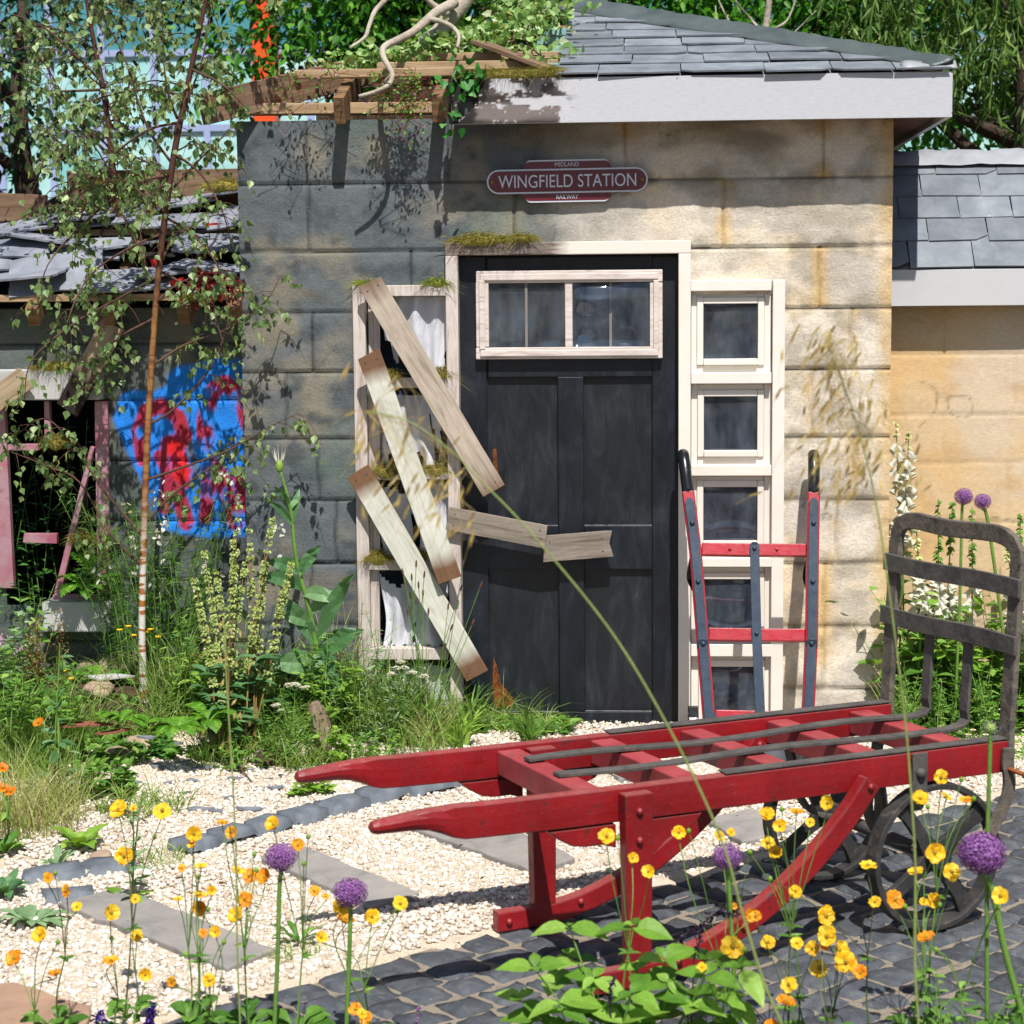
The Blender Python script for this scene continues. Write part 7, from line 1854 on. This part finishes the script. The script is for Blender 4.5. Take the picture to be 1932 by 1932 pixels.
def foxglove(label, px, Y, ytop, nb, budtop=.25, hi=.55, broad=1.0):
    b = base_at(px[0], Y); top = Q(px[1], ytop, Y); t = plant('foxglove', label, 'flower', b); H = top[2]-b[2]
    P = catmull([b, b+(top-b)*.5+A(rng.normal(0, .02), 0, 0), top], 10); mb = MB(); mb.tube(P, np.linspace(.006, .002, len(P)), 6); mb.build('stem', M['stem'], t)
    fm = MB(); bm = MB(); lm = MB(); im = MB()
    zc = lambda u: np.array([np.interp(u*(len(P)-1), np.arange(len(P)), P[:, k_]) for k_ in range(3)])
    for i in range(nb):
        u = 1-hi+ (hi-budtop)*i/nb; c = zc(u)+A(0, 0, rng.normal(0, .01)); a = rng.uniform(math.pi*.9, math.pi*2.1); d = nrm(A(math.cos(a), math.sin(a), -1.25)); L = .060*(1.15-.5*i/nb)
        # bell: flared tube
        s = nrm(np.cross(d, A(0, 0, 1))); w = np.cross(s, d); k = 9; th = np.arange(k)*2*math.pi/k; V = []
        for q, r in ((.05, .004), (.2, .0085), (.6, .0115), (.88, .0135), (1.0, .0175)):
            V.append(c+d*L*q+(np.cos(th)[:, None]*s+np.sin(th)[:, None]*w)*r)
        fb = MB(); fb.add(np.concatenate(V), [(j*k+m, j*k+(m+1) % k, (j+1)*k+(m+1) % k, (j+1)*k+m) for j in range(4) for m in range(k)]); fo = fb.build('flower', M['whitefl'], t, smooth=True)
        if rng.random() < .5: MB().ball(c+d*L*.9+w*.002, .0035).build('throat', M['redleaf'], fo)
    k = int(46*budtop/.25); u = rng.uniform(1-budtop, 1.0, k); q = np.array([zc(x) for x in u]); a = rng.uniform(0, 6.28, k)
    bm.leaves(q, np.stack([np.cos(a), np.sin(a), 0*a-.2], 1), A(0, -.5, 1), .034*(1.5-u), .017, (.4, 1, 1, .7, .1), .3)
    k = 14; u = rng.uniform(.02, 1-hi, k); q = np.array([zc(x) for x in u]); a = rng.uniform(0, 6.28, k); lm.leaves(q, np.stack([np.cos(a), np.sin(a)*.8, 0*a+.5], 1), A(0, -.2, 1), .14*(1.1-u)*broad, .05*(1.1-u)*broad, (.2, .7, 1, .8, .5, 0), .45, .2, .015)
    bm.build('bud', M['creamfl'] if budtop < .3 else M['leafgr'], t); lm.build('foliage', M['leafgr'], t)
foxglove('tallest white foxglove on the corner of the hut wall', (1712, 1715), .06, 812, 34, .06, .34)
foxglove('white foxglove half hidden behind the hut corner', (1692, 1690), .10, 795, 26, .05, .40)
foxglove('cream budded foxglove seen through the top of the iron back rest, left', (1722, 1728), -.02, 985, 26, .20, .42)
foxglove('white foxglove behind the middle of the iron back rest top', (1768, 1770), .0, 942, 26, .30, .52)
foxglove('budding foxglove left of the two purple alliums', (1797, 1797), .04, 948, 16, .34, .50)
foxglove('foxglove directly behind the purple alliums', (1832, 1834), .08, 958, 20, .30, .52)
foxglove('foxglove with few bells near the right end of the iron back rest', (1905, 1895), -.02, 1000, 14, .20, .45)
foxglove('foxglove spike cut by the right edge of the picture', (1930, 1925), .05, 970, 14, .45, .55)
for lab, px, Y, n, H in (('broad leaved green plants behind the left half of the iron back rest', 1735, .02, 26, .60), ('broad leaved green plants behind the right half of the iron back rest', 1830, .05, 28, .58), ('broad leaved green plants at the right picture edge', 1935, .05, 20, .58)):
    herb(lab, base_at(px, Y), n, H, .17, 14, .12, .062, 'leaflt' if px == 1830 else 'leafgr')
for lab, px, Y in (('fine leaved cosmos-like weeds at the foot of the foxgloves, left', 1745, -.25), ('fine leaved weeds at the foot of the foxgloves, right', 1850, -.25)):
    herb(lab, base_at(px, Y), 22, .30, .16, 26, .045, .009, 'leafgr')
tuft('leafy grass beside the left post of the iron back rest', base_at(1700, -.2), 90, .32, .06, 'grass', .006, .5, up=1.5)
herb('low leafy weeds against the base of the tan wall, far right', base_at(1900, -.1), 14, .24, .2, 14, .07, .035, 'leafgr')
# ------------------------------------------------------------------ flowers in the foreground
def allium(label, head, r, stem, Y, mat='allium', n=520, grp=None, rs=.0055):
    c = Q(head[0], head[1], Y); S = [Q(x, y, Y) for x, y in stem]; d = S[-1]-S[-2]
    g = S[-1]+d*max(0, S[-1][2]/max(1e-3, -d[2])) if d[2] < 0 else S[-1]
    if g[2] > .02: g = A(g[0], g[1], 0.0)
    P = catmull([c-A(0, 0, r*.85)] + S + [g], 6); t = thing('allium', label, 'allium', A(P[-1][0], P[-1][1], 0), grp)
    mb = MB(); mb.tube(P, rs, 8); mb.build('stem', M['stem'], t, smooth=True)
    # a globe of small star florets on thin stalks
    i = np.arange(n); z = 1-2*(i+.5)/n; ph = i*2.399963; q = np.sqrt(1-z*z); D = np.stack([q*np.cos(ph), q*np.sin(ph), z], 1)
    B = c+D*A(1.04, 1.04, rng.uniform(.88, .98))*r*(rng.uniform(.78, 1.04, n)*(1+.10*(fbm(D[:, 0]*2+head[0], D[:, 1]*2+D[:, 2], 77)-.5)))[:, None]; mb = MB()
    for k in range(5):
        a = k*1.2566+rng.uniform(0, 1, n); s = nrm(np.cross(D, A(.3, .5, .8))); w = np.cross(D, s)
        E = np.cos(a)[:, None]*s+np.sin(a)[:, None]*w+D*.45
        mb.leaves(B, E, D, r*.14, r*.055, (.5, 1, .9, .5, 0), 0, .1)
    mb.build('flower_head', M[mat], t)
    mb = MB(); V = np.stack([np.repeat(c[None], n, 0), B], 1).reshape(-1, 3)
    mb.add(ICO_V*r*.62+c, ICO_F); mb.build('heart', M['purple'] if mat == 'allium' else M['leaflt'], t, smooth=True)
    return t
allium('round purple allium at the lower left between two slabs', (530, 1617), .0365, [(527, 1680), (524, 1800), (518, 1932)], -3.72)
allium('paler purple allium right of the lower left one, in front of the slab', (661, 1684), .0385, [(661, 1740), (658, 1830), (654, 1932)], -3.78)
allium('mauve allium behind the grass stalk in front of the cart skid', (1372, 1616), .034, [(1376, 1680), (1382, 1790), (1390, 1932)], -3.70)
allium('largest purple allium at the lower right near the cart wheel', (1853, 1610), .0505, [(1872, 1680), (1895, 1790), (1925, 1900)], -3.86, n=760, rs=.0075)
allium('left one of the two purple alliums before the tan wall', (1818, 937), .036, [(1815, 965), (1812, 1100), (1808, 1200)], -.12, rs=.006)
allium('right one of the two purple alliums before the tan wall, slightly lower', (1854, 946), .033, [(1862, 975), (1878, 1080), (1893, 1200)], -.10, rs=.007)
allium('faded white and lilac allium seed head above the cart wheel', (1869, 1374), .020, [(1868, 1400), (1866, 1480), (1862, 1620), (1862, 1800)], -3.84, 'alliumlt', 60, rs=.005)

def geum(label, bpx, Y, flowers, buds=(), leaf=6, name='geum'):
    b0 = Q(bpx, 1932, Y); b = A(b0[0], Y, 0.0); t = thing(name, label, 'geum', b)
    st = MB(); bm = MB(); nodes = []
    fl = sorted(flowers, key=lambda f: f[1])
    cen = np.mean([Q(f[0], f[1], Y) for f in fl], 0)
    k = max(1, (len(fl)+1)//3)
    for j in range(k):
        sub = fl[j::k]; m = np.mean([Q(f[0], f[1], Y) for f in sub], 0); low = min(Q(f[0], f[1], Y)[2] for f in sub)
        nd = A(b[0]+(m[0]-b[0])*.75, Y+rng.normal(0, .03), max(.08, low*.62)); P = catmull([b+A(rng.normal(0, .02), rng.normal(0, .02), 0), (b+nd)/2+A(rng.normal(0, .012), 0, 0), nd], 6)
        st.tube(P, np.linspace(.0026, .0019, len(P)), 6, caps=False); nodes.append((nd, sub))
    up = []
    for nd, sub in nodes:
        for f in sub:
            c = Q(f[0], f[1], Y+rng.normal(0, .05)); kind = f[2] if len(f) > 2 else 'y'; sz = (f[3] if len(f) > 3 else 1.0)
            s0 = nd if rng.random() < .6 else nd+(c-nd)*.25+A(rng.normal(0, .01), 0, .01)
            st.tube(catmull([nd, (nd+c)/2+A(rng.normal(0, .012), rng.normal(0, .01), .015), c-A(0, 0, .012), c], 5), .0014, 5, caps=False)
            # flower facing mostly up and to the viewer
            if kind == 's': ax = nrm(A(rng.normal(0, .3), -.15, 1))          # seen from the side
            else: ax = nrm(A(rng.normal(0, .45), -1.0, rng.uniform(.15, 1.0)))
            s = nrm(np.cross(ax, A(.2, .1, .97))); w = np.cross(ax, s); r = .0205*sz*rng.uniform(.80, 1.08); lf_ = rng.uniform(-.25, .45)
            mb = MB()
            for ring, (np_, lift) in enumerate(((5, .25), (4, .5))):
                if ring and rng.random() < .45: continue
                a = np.arange(np_)*2*math.pi/np_+rng.uniform(0, 2); E = np.cos(a)[:, None]*s+np.sin(a)[:, None]*w+ax*(lift*.5+lf_ if kind != 's' else lift*.6)
                mb.leaves(np.repeat(c[None], np_, 0), E, np.repeat(ax[None], np_, 0)+rng.normal(0, .12, (np_, 3)), r*rng.uniform(.9, 1.1, np_), r*1.02, (.3, .75, 1.05, 1.0, .6), 0, .30, .07)
            mb.add(ICO1_V*r*.26*A(1, 1, 1)+c+ax*r*.16, ICO1_F, 1)
            q = np.arange(5)*1.257; mb.leaves(np.repeat((c-ax*.001)[None], 5, 0), np.cos(q)[:, None]*s+np.sin(q)[:, None]*w-ax*.3, -ax, r*.6, r*.28, (.6, 1, .8, .4, 0), 0, .1, mi=2)
            mb.build('flower', [M['orange'] if (kind in 'os' and rng.random() < .55) or (kind == 'y' and rng.random() < .08) else M['yellow'], M['eye'], M['stem']], t)
    for x, y in buds:
        c = Q(x, y, Y+rng.normal(0, .04)); nd = nodes[rng.integers(len(nodes))][0]; st.tube(catmull([nd, (nd+c)/2+A(0, 0, .02), c], 5), .0011, 4, caps=False); b2 = MB(); b2.add(ICO1_V*A(.0065, .0065, .008)+c, ICO1_F); b2.build('bud', M['leaflt'], t, smooth=True)
    st.build('stem', M['stem'] if rng.random() < .7 else M['stemdk'], t)
    if bm.n: bm.build('bud', M['leaflt'], t, smooth=True)
    lm = MB(); n = leaf*3; a = rng.uniform(0, 6.28, n); B = b+np.stack([np.cos(a)*.02, np.sin(a)*.02, rng.uniform(.0, .06, n)], 1)
    lm.leaves(B, np.stack([np.cos(a), np.sin(a), rng.uniform(.5, 1.5, n)], 1), A(0, -.2, 1), rng.uniform(.05, .11, n), .04, (.15, .4, .9, 1, .8, .3), .5, .15, .03)
    for nd, sub in nodes:
        k = 4; a = rng.uniform(0, 6.28, k); lm.leaves(np.repeat(nd[None], k, 0)-A(0, 0, .01), np.stack([np.cos(a), np.sin(a), 0*a+.3], 1), A(0, -.3, 1), .035, .012, (.3, 1, .8, .5, 0), .2, .2)
    lm.build('foliage', M['leafgr'], t)
def c5(l): return [(f[0]*.27346, 1403.8+f[1]*.27346) + tuple(f[2:]) for f in l]
def c6(l): return [(452.8+f[0]*.27346, 1403.8+f[1]*.27346) + tuple(f[2:]) for f in l]
def c7(l): return [(905.7+f[0]*.27346, 1403.8+f[1]*.27346) + tuple(f[2:]) for f in l]
def c8(l): return [(1403.8+f[0]*.27346, 1403.8+f[1]*.27346) + tuple(f[2:]) for f in l]
geum('geum with one large open yellow bloom at the left edge', 40, -3.86, c5([(100, 1480, 'y', 1.15), (280, 1320, 'o'), (380, 1585, 's', .8)]), c5([(400, 1365)]))
geum('small budding geum stem in front of the pale rosette', 105, -3.66, c5([(330, 925, 'o', .8), (460, 1010, 'o', .8), (530, 1125, 'y', .85)]), c5([(380, 890)]), 3)
geum('geum with its big yellow bloom on the lower left slab', 235, -3.80, c5([(760, 1165, 'y', 1.15), (945, 1320, 'o', .7), (935, 1070, 'o', .6), (765, 1500, 's', 1.1), (1000, 1590, 'y')]), c5([(770, 1340)]))
geum('geum blooms above the silvery mullein', 245, -3.55, c5([(820, 455, 'o', 1.1), (920, 440, 'o', .5), (855, 770, 'y', 1.05), (1120, 460, 'y', 1.05)]), c5([(1065, 640)]), 3)
geum('orange geum with many small blooms left of the allium', 365, -3.62, c5([(1335, 620, 'y', 1.1), (1330, 690, 'y', .8), (1255, 855, 'o', .6), (1385, 845, 's', .8), (1380, 1045, 's', 1), (1460, 1010, 'y', .7), (1380, 1130, 'o', 1), (1230, 1070, 's', .7)]), c5([(1370, 915), (1435, 1140)]))
geum('geum with a broad yellow bloom below the orange cluster', 400, -3.86, c5([(1635, 1190, 'y', 1.15), (1490, 1295, 'y', .8), (1400, 1305, 'o', .6), (1440, 1630, 'y', .95), (1185, 1640, 'o', .6)]), c5([(1545, 1365)]))
geum('geum crowded beside the round lower left allium', 470, -3.64, c5([(1640, 880, 's', .9), (1720, 910, 'o', .9), (1830, 920, 'o', 1.1), (1690, 1070, 'o', 1.15), (1535, 545, 's', .8), (1600, 610, 'o', .8)]), c5([(1770, 870), (1755, 760)]))
geum('geum with a yellow bloom hanging over the round lower left allium', 560, -3.66, c6([(235, 560, 'y', 1.1), (400, 700, 'o', .9), (515, 1015, 'o', .7), (590, 1050, 'o', .4)]), c6([(470, 640), (440, 825)]), 4)
geum('geum with blooms touching the paler allium', 700, -3.70, c6([(700, 1120, 'o', 1.15), (725, 1215, 's', 1.1), (910, 1190, 'y', 1.05), (1105, 1105, 'o', 1.2), (560, 1335, 'y', 1.05)]), c6([(680, 1070), (1080, 1150)]))
geum('low geum with three orange blooms on the setts', 680, -3.98, c6([(800, 1830, 'o', .8), (840, 1860, 'o', .7), (870, 1890, 'o', .8), (1000, 2080, 'y')]), (), 8)
geum('geum rising before the near red cart leg', 1180, -3.75, c7([(870, 640, 'o', 1.2), (1050, 790, 'y', .8), (1165, 880, 'o', 1.0)]), c7([(950, 650)]), 4)
geum('geum beside the grass stalk under the red rail', 1390, -3.62, c7([(1370, 610, 'o', .95), (1650, 640, 'y', .9), (1730, 610, 'y', .6), (1750, 1120, 'o', .5), (1880, 1180, 'o', .9)]), c7([(1440, 600), (1860, 750)]), 4)
geum('geum with one large orange-edged bloom on the curved skid foot', 1385, -3.90, c7([(1740, 1400, 'o', 1.3), (1530, 1540, 'y', .6)]), c7([(1830, 1420)]), 5)
geum('geum cluster in front of the upper end of the red skid', 1500, -3.62, c8([(585, 405, 'y', 1.0), (360, 470, 's', 1.05), (150, 490, 'o', 1.0), (455, 540, 'y', .75), (250, 565, 'y', 1.05), (165, 680, 'y', .8), (215, 750, 'y', .9)]), c8([(40, 745), (260, 450), (180, 930)]))
geum('geum spread over the middle of the red skid', 1510, -3.80, c8([(355, 1015, 'y', .85), (560, 1185, 'y', 1.15), (165, 1370, 'y', 1.0), (365, 1375, 'o', .7), (80, 1185, 'o', .7)]), c8([(600, 1250)]))
geum('dense yellow geum on the setts at the lower right', 1560, -3.92, c8([(575, 1325, 'y', 1.1), (470, 1410, 'o', 1), (540, 1390, 'o', .9), (650, 1420, 'o', 1.1), (700, 1500, 'y', 1.3), (805, 1580, 'o', .9), (525, 1545, 'y', 1.15)]), ())
geum('low orange-red geum at the bottom right of centre', 1480, -4.02, c8([(310, 1665, 'y', 1.05), (285, 1780, 's', 1.1), (180, 1960, 'o')]), (), 8)
geum('high geum blooms against the upper rim of the near wheel', 1740, -3.60, c8([(1365, 230, 'y', 1.05), (1390, 365, 's', .8), (1530, 390, 's', 1.1), (1215, 380, 'y', 1.2)]), c8([(1500, 245), (1585, 378), (1268, 432)]), 4)
geum('geum with a side bloom left of the near wheel', 1640, -3.70, c8([(855, 845, 's', 1.15), (905, 1090, 'y', .75)]), c8([(180, 930)]), 4)
geum('geum blooms over the hub and lower rim of the near wheel', 1735, -3.74, c8([(1310, 750, 'y', 1.2), (1430, 880, 'y', 1.2), (1185, 885, 's', 1.0), (1035, 1075, 'o', 1.2), (1300, 1075, 'y', 1.0), (1240, 1095, 'o', .6)]), c8([(1240, 910), (1110, 1120), (1350, 1110)]))
geum('geum bloom below the largest allium with a low side bloom', 1830, -3.92, c8([(1770, 1050, 'y', 1.05), (1255, 1340, 's', 1.0)]), c8([(1755, 1125), (1325, 1420)]), 6)
# marigolds at the left edge
def marigold(label, base, fl, Y):
    t = thing('marigold', label, 'marigold', base); st = MB()
    for x, y, s in fl:
        c = Q(x, y, Y); st.tube(catmull([A(*base), (A(*base)+c)/2+rng.normal(0, .015, 3), c], 5), .002, 5); ax = nrm(A(rng.normal(0, .3), -.6, .9)); u = nrm(np.cross(ax, A(0, .3, 1))); w = np.cross(ax, u); mb = MB()
        for r_, k in ((.020, 16), (.013, 10)):
            a = np.arange(k)*2*math.pi/k; mb.leaves(np.repeat(c[None], k, 0), np.cos(a)[:, None]*u+np.sin(a)[:, None]*w+ax*.25, ax, r_*s, r_*.32*s, (.5, 1, 1, .8, .3), 0, .1)
        mb.add(ICO1_V*.005*s+c+ax*.004, ICO1_F, 1); mb.build('flower', [M['deepor'], M['eye']], t)
    st.build('stem', M['stem'], t); lm = MB(); k = 10; lm.leaves(A(*base)+rng.normal(0, .03, (k, 3))+A(0, 0, .08), rng.normal(0, 1, (k, 3))+A(0, 0, .6), rng.normal(0, .3, (k, 3))+A(0, 0, 1), .06, .018, mi=0); lm.build('foliage', M['leafgr'], t)
marigold('orange marigold standing before the clay tiles', GM(78, 1475), [(73, 1364, 1.2)], GM(78, 1475)[1])
marigold('three orange marigolds at the left edge over the pale grass', GM(20, 1600), [(4, 1449, 1.1), (5, 1487, 1.1), (20, 1494, 1.1)], GM(20, 1600)[1])
# broad leaved plant at the bottom centre
sv = thing('broadleaf_shrub', 'bright broad leaved plant at the bottom centre before the cart leg', 'plant', A(Q(1190, 1932, -3.92)[0], -3.92, 0)); b = A(Q(1190, 1932, -3.92)[0], -3.92, 0)
st = MB(); lm = MB()
tips = [(1075, 1752, 0), (1195, 1752, 0), (1010, 1830, 1), (1090, 1815, 1), (1200, 1835, 1), (1255, 1815, 1), (1335, 1815, 1), (1050, 1860, 1), (1120, 1850, 1), (1190, 1880, 1), (1260, 1860, 1), (1330, 1845, 1), (1400, 1830, 1), (985, 1890, 1), (1060, 1910, 1), (1150, 1915, 1), (1230, 1925, 1), (1310, 1905, 1), (1380, 1890, 1), (1100, 1960, 1), (1000, 1950, 1), (1340, 1960, 1)]
for x, y, f in tips:
    c = Q(x, y, -3.92+rng.normal(0, .06)); P = catmull([b+rng.normal(0, .03, 3)*A(1, 1, 0), (b+c)/2+rng.normal(0, .02, 3), c], 6); st.tube(P, np.linspace(.003, .0016, len(P)), 6, caps=False)
    k = 6; a0 = rng.uniform(0, 3.14); a = a0+np.array([0, math.pi, math.pi/2, math.pi*1.5, .3, 3.5]); e = np.array([.25, .25, .5, .5, .2, .2]); q = np.stack([c, c, c+A(0, 0, .008), c+A(0, 0, .008), P[-4], P[-4]])
    e = e+rng.normal(.05, .3, k); D = np.stack([np.cos(a), np.sin(a)*.8, e], 1); L = np.array([1, 1, .55, .55, 1.1, 1.1])*rng.uniform(.07, .105, k)
    if not f: L = np.array([1.25, 1.25, .4, .4, .1, .1])*.075; D[:2] = [[1, -.2, .15], [-1, -.2, .2]]
    lm.leaves(q, D, np.stack([-np.cos(a)*.3, -np.sin(a)*.3-.35, 0*a+1], 1), L, L*rng.uniform(.5, .66, k), (.06, .65, .98, 1, .78, .42, 0), .35, .22, .006)
st.build('stem', M['stem'], sv); lm.build('foliage', M['broad'], sv)
def spike(label, base, path, Y, mat, name, cat, r=.011, n=120):
    t = thing(name, label, cat, A(Q(base, 1932, Y)[0], Y, 0)); P = catmull([Q(x, y, Y) for x, y in path], 6); b = A(Q(base, 1932, Y)[0], Y, 0)
    mb = MB(); S = catmull([b, (b+P[0])/2, P[0]], 5); mb.tube(np.concatenate([S, P[1:]]), .0018, 5); mb.build('stem', M['purple'] if mat == 'purple' else M['stem'], t)
    mb = MB(); u = rng.random(n); q = P[(u*(len(P)-1)).astype(int)]+rng.normal(0, r*.35, (n, 3)); mb.leaves(q, rng.normal(0, 1, (n, 3)), rng.normal(0, 1, (n, 3)), r, r*.6, (.5, 1, 1, .6, .1), .2, .2); mb.build('flower_spike', M[mat], t)
spike('dark purple drooping flower spike in front of the red skid', 1310, [(1283, 1800), (1290, 1765), (1318, 1750), (1345, 1728), (1372, 1722), (1393, 1732)], -3.80, 'purple', 'salvia', 'flower')
spike('shorter dark purple spike curling down beside it', 1300, [(1310, 1800), (1322, 1770), (1305, 1756), (1290, 1768)], -3.82, 'purple', 'salvia', 'flower', .009, 70)
spike('dark purple bud spike among the bright broad leaves', 1165, [(1150, 1885), (1152, 1860), (1158, 1845)], -4.0, 'purple', 'salvia', 'flower', .008, 70)
spike('violet flower spike at the bottom left, first of two', 187, [(186, 1945), (187, 1925), (188, 1908)], -3.78, 'violet', 'salvia', 'flower', .014, 90)
spike('violet flower spike at the bottom left, taller one by the geum stem', 283, [(279, 1945), (283, 1920), (287, 1895)], -3.78, 'violet', 'salvia', 'flower', .014, 110)
spike('tiny magenta spike over the setts', 790, [(786, 1930), (788, 1912), (791, 1895)], -3.78, 'allium', 'salvia', 'flower', .007, 40)
# golden oat grass: long stalks with open panicles
def oat(label, path, Y, head, n, seedw, dirn, name='oat_grass'):
    P = catmull([Q(x, y, Y) for x, y in path], 6); t = thing(name, label, 'grass', A(P[0][0], Y, 0))
    if P[0][2] > .02: P = np.concatenate([[A(P[0][0]+.02, Y, 0)], P])
    mb = MB(); mb.tube(P, np.linspace(.0030, .0013, len(P)), 6); mb.build('stem', M['strawgr'], t, smooth=True)
    st = MB(); sm_ = MB()
    for i in range(n):
        x, y = head(i); c = Q(x, y, Y+rng.normal(0, .05)); k = int(len(P)*rng.uniform(.80, .999)); a = P[min(k, len(P)-1)]
        st.tube(catmull([a, (a+c)/2+A(rng.normal(0, .02), 0, .02), c], 4), .00032, 3, caps=False)
        d = nrm(A(*dirn)+rng.normal(0, .25, 3)); sm_.leaves(np.stack([c, c]), np.stack([d, nrm(d+A(.15, 0, .1))]), A(0, -1, .2), rng.uniform(.022, .036), .0036, (.3, 1, .9, .5, 0), .0, .3)
        st.tube([c+d*.02, c+d*.055+A(0, 0, -.006)], .0003, 3, caps=False)
    st.build('branchlet', M['straw'], t); sm_.build('spikelet', M['straw'], t)
def h1(i):
    u = rng.random(); cx = 650+u*250; cy = 740+u*180+rng.normal(0, 55)+rng.random()*90; return cx, min(cy, 1010)
oat('long oat grass stalk arching across the black door', [(1475, 1932), (1440, 1850), (1400, 1720), (1370, 1610), (1325, 1500), (1260, 1370), (1180, 1232), (1100, 1122), (985, 987), (915, 915), (850, 850), (770, 795), (690, 775)], -4.95, h1, 60, 1, (-.5, 0, -.8))
def h2(i):
    u = rng.random(); y = 610+u*330; w = 60+u*60; return 1600+rng.normal(0, .55)*w-(0 if u > .4 else 40)+20*u, y
oat('upright oat grass stalk with its panicle before the tan stones', [(1733, 1932), (1726, 1814), (1727, 1640), (1721, 1527), (1712, 1404), (1697, 1270), (1678, 1120), (1655, 960), (1625, 830), (1590, 720), (1560, 640)], -4.60, h2, 130, 1, (-.45, 0, -.8))
# thin straw stem at the left (out of focus in the photo)
t = thing('grass_stalk', 'single thin grass stalk rising through the gravel at the left', 'grass', A(Q(452, 1932, -3.9)[0], -3.9, 0))
P = catmull([A(Q(455, 1932, -3.9)[0], -3.9, 0), Q(448, 1800, -3.9), Q(445, 1600, -3.9), Q(437, 1440, -3.9), Q(428, 1290, -3.9), Q(424, 1180, -3.9)], 5); mb = MB(); mb.tube(P, .0022, 6); mb.build('stem', M['strawgr'], t)
lm = MB(); n = 26; q = P[rng.integers(len(P)//2, len(P), n)]; lm.leaves(q+rng.normal(0, .03, (n, 3)), rng.normal(0, .3, (n, 3))+A(.1, 0, 1), A(0, -1, 0), .022, .005); lm.build('spikelet', M['straw'], t)
# leafy growth along the bottom edge at the right
for lab, px, Y, n, H, mat in (('leafy stems at the bottom right corner below the largest allium', 1870, -3.9, 9, .26, 'leafgr'), ('dark leafy stems at the bottom between the geums', 1700, -3.92, 9, .20, 'leafgr'), ('fine green weeds at the bottom edge right of the broad leaves', 1470, -3.98, 10, .20, 'leafgr'), ('leafy geum foliage at the bottom edge on the left', 250, -3.90, 7, .16, 'leafgr'), ('leafy stems rising at the right edge behind the largest allium stem', 1925, -3.8, 9, .34, 'leafgr'), ('thin leafy stems between wheel and bottom edge', 1780, -3.75, 7, .26, 'stem')):
    herb(lab, base_at(px, Y), n, H, .10, 9, .065, .028, mat, lean=.3, prof=(.15, .5, 1, .75, .9, .4, 0))
tuft('strap leaves of the largest allium at the bottom right', base_at(1900, -3.95), 9, .30, .03, 'stem', .022, .8, 'allium_leaves', 'plant')
